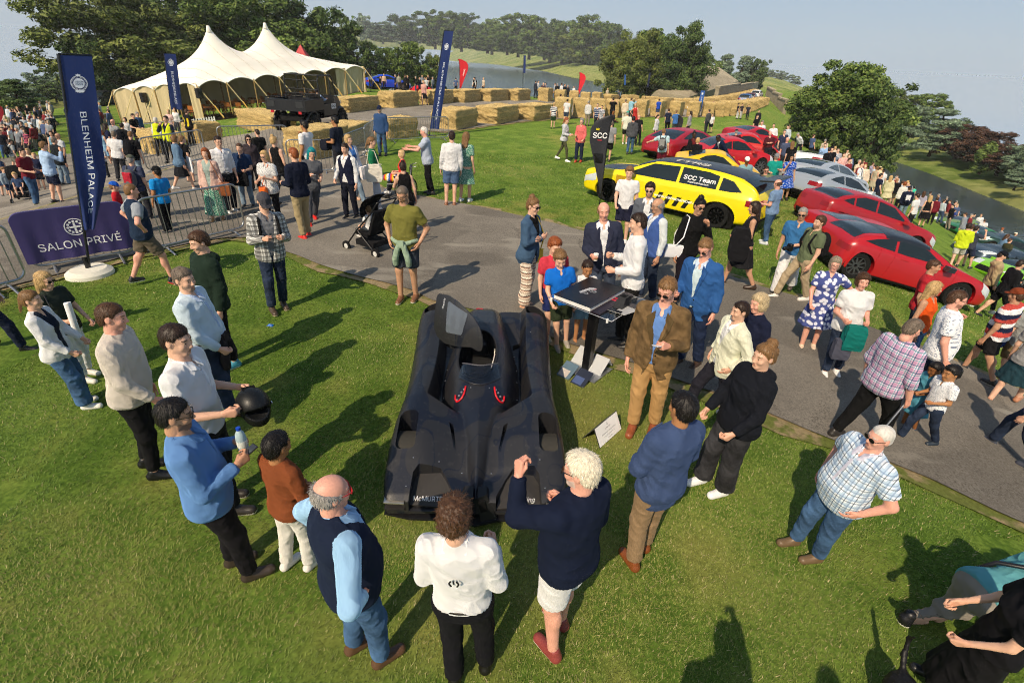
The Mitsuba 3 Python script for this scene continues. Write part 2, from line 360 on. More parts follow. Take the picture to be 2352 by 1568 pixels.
SKIN=dict(fair='#d6a98f',pink='#d9a08a',tan='#b98d70',olive='#a8764f',brown='#83542f',dark='#452c1e')
HAIR=dict(black='#15110f',dark='#2b1e16',brown='#4a3222',light='#7a5a3a',blond='#b99a68',grey='#8f8b86',white='#cfcac2',ginger='#8a4a24',teal='#0d7f86',greybrown='#6b5f53')
GROUP_N=[0]
WORLD={}
def person(hx,hy,fx,fy,yaw,label,H=1.75,sex='m',fat=0.0,skin='fair',hair='short',hc='brown',top='tee',tc='#888',inner=None,bot='trousers',bc='#222',shoe='#222',sole=None,
   arms=('down','down'),legs='rest',look=0,nod=8,bend=0,glasses=None,hat=None,beard=None,pattern=None,bpat=None,group=None,lod=None,hs=.94,at3=None,head_only=False,seat=None,name='person',extra=()):
 hpx=math.hypot(hx-fx,hy-fy) if hx is not None else 400
 if lod is None:lod=0 if hpx>215 else 1 if hpx>78 else 2
 h=(0.0155,0.022,0.034)[lod]
 G=at(fx,fy) if at3 is None else np.asarray(at3,float)
 prof=MALE if sex=='m' else FEM
 pz=np.array(prof['z']);pw=np.array(prof['w'])*(.93+0.42*fat);pd=np.array(prof['d'])*(.93+0.5*fat);py=np.array(prof['y'])
 belly=np.exp(-((pz-1.05)/0.13)**2)*max(fat,0);pd=pd+0.11*belly;py=py+0.085*belly;pw=pw+0.045*belly
 B=Mt(0,0,.93)@Mr('x',-bend)@Mt(0,0,-.93);Bi=np.linalg.inv(B)
 up=lambda p:(B@np.r_[p,1])[:3]
 sw=0.174 if sex=='m' else 0.153;sw=sw*(1+0.2*fat)
 bones={}
 for s,nm in ((1,0),(-1,1)):
  e,w,hp=ARMS[arms[nm]];m=np.array([s,1,1]);sh=np.array([s*sw,-.008,1.405])
  if arms[nm] in ('down','hip','pocket'):e=(e[0]+0.05*fat,e[1],e[2])
  el=sh+np.array(e)*m;wr=el+np.array(w)*m;bones['arm',s]=(up(sh),up(el),up(wr),hp)
  lg=LEGS.get(legs,None)
  hipj=np.array([s*.088,0,.90])
  if legs=='sit':
   kn=hipj+[s*.05,.40,.04];an=kn+[0,.05,-.40]
  elif legs=='crouch':
   kn=hipj+([s*.08,.36,-.10] if s>0 else [s*.06,.12,-.40]);an=kn+([0,-.1,-.38] if s>0 else [0,-.34,-.06])
  else:
   fo=lg[0 if s>0 else 1];an=np.array([s*.10,-.02+fo[0],.085+(0.05 if fo[0]<-.2 else 0)]);mid=(hipj+an)/2
   kn=mid+[s*.005,.03+abs(fo[0])*.12,.025]
  bones['leg',s]=(hipj,kn,an)
 thin=1+0.35*fat;aw=(1.0 if sex=='m' else 0.86)*(1+0.3*fat)
 def torso(P,infl=0.0,loose=0.0,z0=.80,z1=1.475):
  Q=P@Bi[:3,:3].T+Bi[:3,3] if bend else P
  z=Q[:,2];L=loose*np.clip((1.3-z)/.3,0,1)
  w,d,yc=np.interp(z,pz,pw)+L,np.interp(z,pz,pd)+L,np.interp(z,pz,py)
  q=(np.abs(Q[:,0]/w)**2.3+np.abs((Q[:,1]-yc)/d)**2.3)**(1/2.3)
  return smax(smax((q-1)*d*0.95,z-z1,.03),z0-z,.03)-infl
 def shoulders(P,r=0.0):
  d=None
  for s in (1,-1):
   e=cap(P,up((s*(sw-.014),-.008,1.405)),up((s*.03,-.016,1.448)),.053+r,.047+r);d=e if d is None else np.minimum(d,e)
  return d
 def armf(P,s,ex=0.0,part_='all',cut=1.0):
  sh,el,wr,_=bones['arm',s]
  u=cap(P,sh,el,.054*aw+ex,.042*aw+ex)
  if part_=='upper':
   dr_=unit(el-sh);return smax(u,(P-(sh+(el-sh)*cut))@dr_,.006)
  fo=cap(P,el,wr,.041*aw+ex,.027*aw+ex);d=smin(u,fo,.02)
  if cut<1:d=smax(d,(P-(el+(wr-el)*cut))@unit(wr-el),.006)
  return d
 def legf(P,s,ex=(0,0,0),cut=None):
  a,k,n=bones['leg',s]
  u=cap(P,a,k,.084*thin+ex[0],.056*thin+ex[1]);l=cap(P,k,n,.056*thin+ex[1],.038+ex[2])
  l=np.minimum(l,ell(P,k+(n-k)*.28+[0,-.015,0],[.05*thin+ex[1],.055*thin+ex[1],.12])) if ex[2]==0 else l
  d=smin(u,l,.03)
  if cut is not None:
   d=smax(d,((P-(k+(n-k)*cut))@unit(n-k)) if cut>=0 else ((P-(k+(k-a)*cut))@unit(k-a)),.006)
  return d
 def neck(P,r=0.0):return cap(P,up((0,-.014,1.42)),up((0,.008,1.58)),.056*(1 if sex=='m' else .86)+r,.052*(1 if sex=='m' else .86)+r)
 def bodyf(P):
  d=smin(torso(P),shoulders(P,-.006),.04);d=smin(d,neck(P),.03)
  for s in (1,-1):d=smin(d,armf(P,s),.03)
  cov=bot not in ('shorts','skirt','kneeskirt') and top!='dress'
  for s in (1,-1):
   a,k,n=bones['leg',s];d=smin(d,legf(P,s,(-.016,-.012,-.004) if cov else (0,0,0)),.03)
   d=smin(d,cap(P,n+[0,-.02,-.035],n+[0,.13,-.055],.036,.03),.02)
  return d
 jo=np.array([p for k,b in bones.items() for p in b if not isinstance(p,str)]+[up((0,0,1.6))])
 lo,hi=jo.min(0)-.17-.14*max(fat,0),jo.max(0)+.17+.14*max(fat,0);lo[2]=jo[:,2].min()-.12
 # place: foot on the ground, crown at the photograph's height, with at most a slight lean
 hm=B@Mt(0,.015,1.64)@Mr('z',-look)@Mr('x',-nod)@Ms(hs)
 crown=(hm@np.array([0,-.01,.125+(.02 if hat else 0),1]))[:3]
 R0=Mr('z',-yaw)
 fb=np.zeros(3)
 if seat is not None:fb=np.array([0,0,seat])
 def TT(p):
  rx=np.array([p[1],p[2],0.0]);a=np.linalg.norm(rx)+1e-12;k=rx/a;K=np.array([[0,-k[2],k[1]],[k[2],0,-k[0]],[-k[1],k[0],0]])
  R=np.eye(4);R[:3,:3]=np.eye(3)+math.sin(a)*K+(1-math.cos(a))*K@K
  return Mt(*G)@R@R0@Ms(p[0])@Mt(*(-fb))
 s0=H/1.75
 def res(p):
  q=proj((TT(p)@np.r_[crown,1])[:3])-[hx,hy]
  return np.r_[q/(0.012*hpx+1),(p[0]/s0-1)/.04,p[1:]/math.radians(1.6)]
 p=least_squares(res,[s0,0,0],bounds=([s0*.86,-.12,-.12],[s0*1.10,.12,.12])).x if hx is not None and not head_only else np.array([s0,0,0])
 M=TT(p)
 grp=group
 key=thing(name,label,'person',grp)
 sd0=len(labels)
 V,F=nets(bodyf,lo,hi,h*(1.25 if lod==0 else 1.0))
 sk=lin(SKIN.get(skin,skin));hcol=lin(HAIR.get(hc,hc))
 # head
 hv,hf=head_tpl(lod);hcolr=np.tile(sk,(len(hv),1))
 x,y,z=hv.T
 fr=y>.03
 tone=1+.10*(nfbm(hv*40,2,3)-.5)
 ck=np.exp(-(((np.abs(x)-.042)/.02)**2+((z+.03)/.025)**2))*fr;tone=tone*(1-.10*ck)
 lip=(np.exp(-((x/.02)**2+((z+.069)/.009)**2))*(y>.06))>.45;hcolr[lip]=sk*[.82,.52,.5]
 if lod<2:
  eye=((np.abs(np.abs(x)-.031)/.0125)**2+((z-.005)/.0065)**2<1)&(y>.06);hcolr[eye]=lin('#6a5c54') if lod else lin('#b8aca4')
  ir=((np.abs(np.abs(x)-.031)/.006)**2+((z-.005)/.007)**2<1)&(y>.06);hcolr[ir]=lin('#1c1512')
  br=(np.abs(np.abs(x)-.033)<.02)&(np.abs(z-.03)<.006)&(y>.05);hcolr[br]=hcol*.8+sk*.12
 if beard is not None:
  bd=(z<-.052-.25*(y-.06))&(y>.015)&(z>-.125)&~lip&~((np.abs(x)<.012)&(z>-.055));hcolr[bd]=lin(HAIR.get(beard,beard))*.55+sk*.38
  hv=hv+vnormals(hv,hf)*(bd*.004)[:,None]
 elif sex=='m' and hs<1.05:
  tone=tone*(1-np.clip((-.04-z)/.03,0,1)*(y>0)*.14)
 hv2=hv@hm[:3,:3].T+hm[:3,3]
 col=[np.tile(sk,(len(V),1)),hcolr];tones=[1+.10*(nfbm(V*14,2,8)-.5),tone];ms=[(V,F),(hv2,hf)]
 frames={}
 for s in (1,-1):
  sh,el,wr,hp=bones['arm',s];X=unit(wr-el);out=np.array([s,0,0.0])@B[:3,:3].T
  if arms[0 if s>0 else 1] in ('cross','front','back'):out=unit(np.array([0,1.0 if arms[0]!='back' else-1.0,0])@B[:3,:3].T+.3*out)
  Zv=unit(out-X*(out@X));Y=np.cross(Zv,X);hm_=Mframe(wr,X,Y,Zv)
  tv,tf=hand_tpl(hp,lod);tv=tv*[1,s,1];tf=tf if s>0 else tf[:,::-1]
  ms.append(xf((tv,tf),hm_));col.append(np.tile(sk*[1.0,.93,.92],(len(tv),1)));tones.append(np.ones(len(tv)))
  frames['R' if s>0 else 'L']=M@hm_
 part(key,'body',cat(*ms),'skin',np.vstack(col),T4=M,tone=np.concatenate(tones))
 if hair!='bald':
  tv,tf,w=hair_tpl(hair,lod)
  if hat:k=tv[:,2]<.05;tv=np.where(k[:,None],tv,np.c_[tv[:,0]*.97,tv[:,1]*.97,.05+(tv[:,2]-.05)*.8])
  hm3=(tv,tf);tw=.5+.9*w
  if lod<2 and hair!='buzz':
   r=np.random.default_rng(sd0);n=(2600 if hair in ('long','bob') else 1700) if lod==0 else 500;a,b,c=tv[tf[:,0]],tv[tf[:,1]],tv[tf[:,2]];fn_=np.cross(b-a,c-a);ar=np.linalg.norm(fn_,axis=1);fi=r.choice(len(tf),n,p=ar/ar.sum());u=np.sort(r.random((n,2)),1);q=a[fi]*u[:,:1]+b[fi]*(u[:,1:]-u[:,:1])+c[fi]*(1-u[:,1:]);N_=fn_[fi]/(ar[fi][:,None]+1e-12)
   d=q-[.01,-.05,.13];d=d+[0,0,-.08]+r.normal(size=(n,3))*(.09 if hair=='curly' else .03);d=d-N_*(d*N_).sum(1,keepdims=True);d/=np.linalg.norm(d,axis=1,keepdims=True)+1e-9;e=np.cross(d,N_);L_=r.uniform(.015,.04,(n,1))*(1.7 if hair in ('long',) else 1);wd=(.0022 if lod==0 else .005)*r.uniform(.6,1.5,(n,1))
   S_=np.stack([q+e*wd-N_*.001,q-e*wd-N_*.001,q+d*L_+N_*r.uniform(.0,.011 if hair=='curly' else .0055,(n,1))],1).reshape(-1,3);hm3=cat(hm3,(S_,np.arange(3*n).reshape(-1,3)));tw=np.r_[tw,np.repeat(r.uniform(.5,1.55,n),3)]
  part(key,'hair',hm3,'hair',hcol,T4=M@hm,tone=tw)
 if hat:
  style,c1,c2=(hat+(None,))[:3] if isinstance(hat,tuple) else ('cap',hat,None)
  def capf(P):
   d=smax(ell(P,CR[0]+[0,0,.004],CR[1]+[.021,.021,.026]),-(P[:,2]-.045+.10*P[:,1]),.006)
   if style=='cap':
    br=np.maximum(np.abs(P[:,2]-.052+.28*(P[:,1]-.08)+3.2*P[:,0]**2)-.004,np.hypot(P[:,0],(P[:,1]-.075)*.85)-.082);br=np.maximum(br,.06-P[:,1]);d=np.minimum(d,br)
   if style=='sunhat':d=np.minimum(d,np.maximum(np.abs(P[:,2]-.05)-.006,np.hypot(P[:,0],P[:,1]+.01)-.16))
   if style=='turban':d=smax(ell(P,CR[0]+[0,-.01,.012],CR[1]+[.03,.032,.035]),-(P[:,2]-.03),.006)
   return d
  tv,tf=nets(capf,(-.19,-.2,-.0),(.19,.2,.18),(.0075,.012,.02)[lod])
  cc=np.tile(lin(c1),(len(tv),1))
  if c2:cc[(tv[:,1]>.085)]=lin(c2)
  part(key,'cap' if style=='cap' else 'hat',(tv,tf),'cloth',cc,T4=M@hm)
 if glasses and lod<2:
  dark=glasses!='clear';g=[]
  for s in (1,-1):
   th=np.linspace(0,2*np.pi,15)[:-1]
   ring=np.c_[s*.033+.025*np.sign(np.cos(th))*np.abs(np.cos(th))**.8,.104-.28*np.abs(.033+s*(.025*np.cos(th))*1-.0)**1.0*.35+0*th,.004+.0185*np.sign(np.sin(th))*np.abs(np.sin(th))**.8]
   g.append(tube(ring,.0022,5,True));
   if dark:g.append(hull(np.vstack([ring,ring+[0,-.003,0]])))
   g.append(tube([(s*.058,.098,.01),(s*.074,.06,.012),(s*.08,-.015,.008)],.0028,5))
  g.append(tube([(-.009,.106,.008),(.009,.106,.008)],.0025,5))
  part(key,'sunglasses' if dark else 'glasses',cat(*g),'plastic',glasses if glasses.startswith('#') else '#140f0d',T4=M@hm,smooth=False)
 # clothes
 def fold(V,F,A,kz=16,kx=7,seed=0):
  N=vnormals(V,F);u=V[:,0]*.8+V[:,1]*.6
  n1=nfbm(np.c_[V[:,0]*kx,V[:,1]*kx,V[:,2]*kz+u*5],3,seed)-.5;n2=1-np.abs(nnoise(np.c_[V[:,0]*kx*1.6+V[:,2]*6,V[:,1]*kx*1.6,V[:,2]*kz*.9],seed+3)-.5)*4
  return V+N*(A*(1.3*n1+.45*np.clip(n2,-.3,1)))[:,None]
 sd=len(labels)%997
 def wear(nm,f,lo_,hi_,colr,mat='cloth',A=.010,kz=15,kx=6,pat=None,hh=None):
  V,F=nets(f,lo_,hi_,hh or h)
  if len(V)<8:return
  W=fold(V,F,A*(1 if lod<2 else .5),kz,kx,sd);c=np.tile(np.minimum(lin(colr),[.66,.665,.68]),(len(V),1));b=mat;uv=None
  tn=1+.12*(nfbm(V*9,2,sd)-.5)
  if pat:
   if callable(pat):c=pat(V,c)
   else:b='print_cloth';uv=np.c_[V[:,0]+.55*V[:,1]+100*PRINTS[pat],V[:,2]]
  part(key,nm,(W,F),b,c,uv=uv,T4=M,tone=tn)
 is_dress=top=='dress';hem=dict(tee=.845,polo=.855,shirt=.94,loose=.80,sweater=.86,jacket=.73,gilet=.84,tank=.86,dress=.9,hivis=.84,coat=.78,hoodie=.83,cardigan=.80).get(top,.85)
 thick=dict(tee=.011,polo=.012,shirt=.012,loose=.014,sweater=.017,jacket=.024,gilet=.026,tank=.009,dress=.010,hivis=.026,coat=.027,hoodie=.024,cardigan=.020)[top]
 if hem>.9 and fat>.4:hem=.90
 loose=dict(tee=.014,polo=.012,shirt=.008,loose=.02,sweater=.010,jacket=.008,gilet=.008,tank=.008,dress=.003,hivis=.02,coat=.016,hoodie=.018,cardigan=.016)[top]
 short=top in ('tee','polo') or (top in ('loose','dress') and 'short' in extra);sleeveless=top in ('gilet','tank','hivis') or (top=='dress' and 'short' not in extra)
 lo2=lo.copy();lo2[2]=(.66 if not bend else .5);hi2=hi.copy()
 if legs in ('sit','crouch'):lo2[2]=.5
 def zc(P):return (P@Bi[2,:3]+Bi[2,3]) if bend else P[:,2]
 def topf(t,slv,hem_,lo_=loose,vneck=0.0,collar=0.0,open_=0.0,zb=1.0):
  def f(P):
   d=smin(torso(P,t,lo_,min(hem_,.8)),shoulders(P,t*.6),.035)
   for s in (1,-1):
    if slv=='long':d=smin(d,armf(P,s,t*.75+.004,cut=.97 if 'rolled' not in extra else .35),.03)
    elif slv=='short':d=smin(d,armf(P,s,t+.014,'upper',.68),.03)
    elif slv=='none':d=smax(d,-armf(P,s,.012,'upper',.4),.01)
   z=zc(P)
   if collar:d=smin(d,smax(neck(P,.016),z-1.445-collar-.9*np.clip(-P[:,1],-.02,.06)*.5,.004),.012)
   d=smax(d,hem_-z,.008)
   Q=P@Bi[:3,:3].T+Bi[:3,3] if bend else P
   if vneck:d=smax(d,-np.maximum(np.maximum(np.abs(Q[:,0])-(Q[:,2]-(1.475-vneck))*.42,-(Q[:,1]-.03)),-(Q[:,2]-1.2)),.004)
   if open_:d=smax(d,-np.maximum(np.abs(Q[:,0]-.012)-open_*np.clip((Q[:,2]-zb)/(1.45-zb),0.06,1)-(0.10*np.clip((zb-.08-Q[:,2])/.3,0,1) if open_ else 0),-(Q[:,1]-.01)),.006)
   return d
  return f
 names=dict(tee='t_shirt',polo='polo_shirt',shirt='shirt',loose='shirt',sweater='sweater',jacket='jacket',gilet='gilet',tank='vest_top',dress='dress',hivis='high_visibility_vest',coat='jacket',hoodie='hooded_top',cardigan='cardigan')
 if inner is not None:
  slv='short' if 'innershort' in extra else 'long'
  wear('shirt',topf(.013,slv if sleeveless else 'torso',.9,.012,vneck=.09,collar=.05),lo2,hi2,inner,A=.004)
 if top=='dress':
  wear('dress',topf(thick,'short' if short else 'long' if 'long' in extra else 'none',.93,loose,vneck=.08),lo2,hi2,tc,pat=pattern)
 elif top in ('jacket','coat','gilet','cardigan','hivis'):
  wear(names[top],topf(thick,'none' if sleeveless else 'long',hem,loose,collar=.045 if top in ('coat','gilet') else .035,open_=.085 if inner is not None else 0,zb=1.02 if top=='jacket' else 1.2 if top=='gilet' else .75 if top=='cardigan' else 1.1),lo2,hi2,tc,pat=pattern,A=.007,kz=8)
 else:
  wear(names[top],topf(thick,'none' if sleeveless else 'short' if short else 'long',hem,loose,vneck=.11 if top in ('polo',) else .075 if top in ('shirt','loose') else 0.0 if top not in ('tank',) else .1,collar=.05 if top in ('polo','shirt','loose') else .022 if top in ('sweater',) else 0),lo2,hi2,tc,pat=pattern,A=.007 if top=='tee' else .009,kz=11)
  if top=='hoodie':wear('hood',lambda P:smax(smin(cap(P,up((-.07,-.075,1.46)),up((.07,-.075,1.46)),.05,.05),cap(P,up((0,-.12,1.42)),up((0,-.115,1.36)),.06,.03),.04),-neck(P,.02),.01),up((0,0,1.4))-.22,up((0,0,1.45))+.2,tc)
 if lod<2:
  BM=M@B;shade=lambda c,k:lin(c)*k
  def slab(pts,t=.006):
   pts=np.array(pts,float);n_=unit(np.cross(pts[1]-pts[0],pts[2]-pts[0]));return hull(np.vstack([pts,pts+n_*t,pts-n_*t]))
  cc=inner if (inner is not None and top in ('jacket','gilet','cardigan','coat') and 'innershort' not in extra) else tc if top in ('polo','shirt','loose') else None
  if cc is not None and not (top=='cardigan' and sex=='f'):
   fd=np.interp(1.42,pz,pd)+.012
   for s in (1,-1):part(key,'collar',cat(slab([(s*.012,.068,1.462),(s*.060,.045,1.492),(s*.078,fd*.78,1.425),(s*.030,fd+.016,1.405)]),slab([(s*.060,.045,1.492),(s*.066,-.03,1.505),(s*.092,-.03,1.452),(s*.078,fd*.78,1.425)])),'cloth',shade(cc,.92),T4=BM,smooth=False)
   part(key,'collar',slab([(-.066,-.03,1.505),(.066,-.03,1.505),(.07,-.082,1.452),(-.07,-.082,1.452)]),'cloth',shade(cc,.92),T4=BM,smooth=False)
  if top=='jacket':
   f2=lambda z:float(np.interp(z,pz,pd)+np.interp(z,pz,py))+.030
   for s in (1,-1):part(key,'lapel',slab([(s*.055,f2(1.40)*.80,1.455),(s*.125,f2(1.36)*.86,1.39),(s*.105,f2(1.28),1.30),(s*.012,f2(1.05)+.004,1.04)],.005),'cloth',shade(tc,.86),T4=BM,smooth=False)
   for z in (1.02,.92):part(key,'button',xf(lathe([(.001,.004),(.009,.003),(.009,0),(.001,0)],10,'y'),Mt(-.02,f2(z)+.008,z)@Mr('z',180)),'plastic','#1a1512',T4=BM)
   for s in (1,-1):part(key,'pocket_flap',slab([(s*.07,f2(.92)*.95,.92),(s*.15,f2(.92)*.70,.925),(s*.15,f2(.92)*.70,.885),(s*.07,f2(.92)*.95,.88)],.006),'cloth',shade(tc,.85),T4=BM,smooth=False)
  if top in ('shirt','loose','polo') and not bend:
   zl=1.24 if top=='polo' else hem+.02
   f3=lambda z:float(np.interp(z,pz,pd)+np.interp(z,pz,py))+thick+.004
   zz=np.linspace(zl,1.385,7);part(key,'placket',hull([(x,f3(z)+y,z) for z in (zz[0],zz[-1]) for x in (-.012,.012) for y in (-.004,.003)]+[(x,f3(z)+.003,z) for z in zz for x in (-.012,.012)]),'cloth',shade(tc,.90),T4=BM,smooth=False)
  if top=='shirt' and bot not in ('skirt','kneeskirt','longskirt'):
   th=np.linspace(0,2*np.pi,25)[:-1];w9,d9,y9=(float(np.interp(.97,pz,q_)) for q_ in (pw,pd,py));part(key,'belt',tube(np.c_[(w9+.016)*np.cos(th),y9+(d9+.016)*np.sin(th),np.full(24,.965)],.014,6,True),'leather','#1a1410',T4=M)
 lo3=lo.copy();hi3=hi.copy();hi3[2]=1.06
 ex=dict(trousers=(.016,.016,.024),jeans=(.013,.014,.024),slim=(.009,.012,.014),wide=(.02,.03,.06),shorts=(.022,.04,0),leggings=(.006,.005,.005)).get(bot,(.016,.016,.022))
 if bot in ('skirt','longskirt','kneeskirt') or top=='dress':
  zb={'skirt':.52,'kneeskirt':.5,'longskirt':.2}.get(bot,.5);fl=.27 if bot!='longskirt' else .25
  def sk_f(P):
   z=P[:,2];t=np.clip((1.0-z)/(1.0-zb),0,1);w=np.interp(t,[0,.25,1],[pw[3]+.012,max(pw[1],pw[2])+.02,fl]);d=np.interp(t,[0,.25,1],[pd[3]+.012,pd[2]+.02,fl*.82])
   th=np.arctan2(P[:,1],P[:,0]);q=np.hypot(P[:,0]/w,P[:,1]/d)-1-.05*t*np.sin(th*9+3*z)
   return smax(smax(q*d,z-1.0,.01),zb-z,.006)
  wear('skirt',sk_f,(-.36,-.36,zb-.06),(.36,.36,1.05),bc if top!='dress' else tc,pat=(bpat if top!='dress' else pattern),A=.004)
 else:
  def bot_f(P):
   d=torso(P,.012,0,.8,1.0) if not bend else smin(torso(P,.012,0,.8,1.0),ell(P,np.array([0,-.01,.9]),[.17,.13,.12]),.03)
   for s in (1,-1):d=smin(d,legf(P,s,ex,-.14 if bot=='shorts' else .93 if bot!='slim' else .9),.035)
   return smax(d,zc(P)-.985,.006)
  wear('shorts' if bot=='shorts' else 'trousers',bot_f,lo3,hi3,bc,pat=bpat,A=.008 if bot!='leggings' else .002,kz=11,kx=6)
 for s in (1,-1):
  a,k,n=bones['leg',s];fwd=np.array([0,1.0,0]);drop=-.085 if legs not in ('crouch',) else-.06
  bz=n[2]-.088
  if legs=='crouch' and s<0:o=n+[0,-.05,-.02];q=n+[0,-.02,-.15]
  elif legs=='sit':o=n+[0,-.02,-.04];q=n+[0,.15,-.03]
  else:o=n+[0,-.03,-.042];q=n+[0,.14,-.055]
  def sh_f(P):
   d=smin(cap(P,o,q,.046,.042),cap(P,o+[0,.02,.045],o+(q-o)*.55+[0,0,.01],.042,.036),.02)
   return smax(d,bz-P[:,2],.004) if legs not in ('sit','crouch') else d
  V,F=nets(sh_f,np.minimum(o,q)-.09,np.maximum(o,q)+.11,(.011,.016,.03)[lod]);c=np.tile(lin(shoe),(len(V),1))
  if sole:c[V[:,2]<bz+.026]=lin(sole)
  part(key,'shoe',(V,F),'leather',c,T4=M)
 WORLD[key]=dict(M=M,frames=frames,head=M@hm,B=B,G=G,s=p[0])
 return key
# ground
def _axis(lo,hi,fine_lo,fine_hi,h,g=1.09):
 a=list(np.arange(fine_lo,fine_hi+1e-6,h));s=h
 while a[-1]<hi:s*=g;a.append(a[-1]+s)
 s=h
 while a[0]>lo:s*=g;a.insert(0,a[0]-s)
 return np.array(a)
def _lawn(p,n,uv):
 big=fbm(p.x*.35,p.y*.35,2,4);mid=fbm(p.x*2.3,p.y*2.3,5,4);fine=fbm(p.x*38,p.y*38,7,3);streak=fbm(p.x*14+p.y*5,p.y*14-p.x*5,1,3)
 c=mix([.068,.125,.016],[.125,.185,.030],smoothstep(.3,.7,mid*.6+fine*.4))
 c=mix(c,[.20,.195,.05],smoothstep(.50,.74,big*.6+mid*.4)*.75)
 return c*(.62+.5*fine+.26*streak)
scene['lawn_grass']=vivid(_lawn,.9,specular=.1)
gx,gy=_axis(-260,320,-30,34,.6),_axis(-12,560,-3,70,.6)
X,Y=np.meshgrid(gx,gy,indexing='ij');V=np.c_[X.ravel(),Y.ravel(),Z(X.ravel(),Y.ravel())]
I=np.arange(len(V)).reshape(len(gx),len(gy));F=np.stack([I[:-1,:-1],I[1:,:-1],I[1:,1:],I[:-1,1:]],-1).reshape(-1,4)
_land=sg.Polygon([(-170,-14),(-120,40),(-84,76),(-70,110),(-50,210),(110,210),(100,150),(76,104),(66,84),(60,62),(57,50),(62,20),(74,-14)])
import shapely
_c=V[F].mean(1);F=F[shapely.contains_xy(_land,_c[:,0],_c[:,1])]
struct('lawn',(V,F),'lawn_grass')
def _tarmac(p,n,uv):
 f=fbm(p.x*60,p.y*60,3,2);m=fbm(p.x*1.1,p.y*1.1,2,4);a,b,k=voronoi(p.x*55,p.y*55)
 c=mix([.15,.135,.115],[.235,.215,.185],m);c=c*(.72+.36*f+.30*(k-.4))
 q,w,z_=voronoi(p.x*.55+.5*m,p.y*.55+.4*f);c=c*(1-.45*smoothstep(.035,.0,w-q)*smoothstep(.45,.6,fbm(p.x*.35,p.y*.35,8,2)))
 c=c*(1-.22*smoothstep(.58,.62,fbm(p.x*.5+4,p.y*.5,6,2)))
 return mix(c,[.30,.28,.24],smoothstep(.66,.8,fbm(p.x*.8+9,p.y*2.4,4,4))*.5)
scene['tarmac']=vivid(_tarmac,.93,specular=.12)
def _dirt(p,n,uv):
 m=fbm(p.x*5,p.y*5,2,4);f=fbm(p.x*45,p.y*45,1,3)
 return mix([.27,.21,.12],[.12,.14,.035],smoothstep(.42,.62,m))*(.65+.6*f)
scene['bare_earth']=vivid(_dirt,.95,specular=.1)
def FP(*pts):return [at(x,y)[:2] for x,y in pts]
near_edge=[(560,545),(660,583),(760,622),(860,648),(940,668),(1000,696),(1100,720),(1200,748),(1290,790),(1400,826),(1530,868),(1700,930),(1800,972),(1900,1015),(2080,1078),(2200,1140),(2352,1208),(2560,1300)]
far_edge=[(2620,1010),(2352,905),(2250,862),(2120,802),(2000,762),(1880,702),(1700,648),(1540,588),(1420,555),(1300,524),(1220,505),(1100,478),(1010,462),(930,448),(862,430)]
left_up=[(846,400),(838,345),(858,312),(905,290),(985,286),(1000,262)]
road_poly=FP(*near_edge)+FP(*far_edge)+FP(*left_up)+FP((860,255),(800,290),(640,300),(500,318),(430,334),(330,346),(250,350),(110,358),(0,366),(-160,380),(-420,430),(-300,760),(-120,700),(60,655),(300,592),(450,560))
trk=FP((700,270),(800,259),(885,249),(1000,240),(1115,232),(1245,231),(1350,237),(1450,244),(1550,250),(1600,249),(1650,241),(1700,226),(1738,214))+FP((1766,238),(1740,248),(1690,265),(1610,270),(1500,269),(1370,271),(1290,274),(1210,280),(1120,291),(1020,305),(940,300),(700,320))
U=sg.Polygon(road_poly).buffer(0).union(sg.Polygon(trk).buffer(0));U=max(getattr(U,'geoms',[U]),key=lambda g:g.area)
struct('path_verge',sheet(list(U.buffer(.22).exterior.coords),.028,.6,edge=.22,seed=4),'bare_earth')
struct('tarmac_path',sheet(list(U.exterior.coords),.055,.6,edge=.05,seed=2),'tarmac')
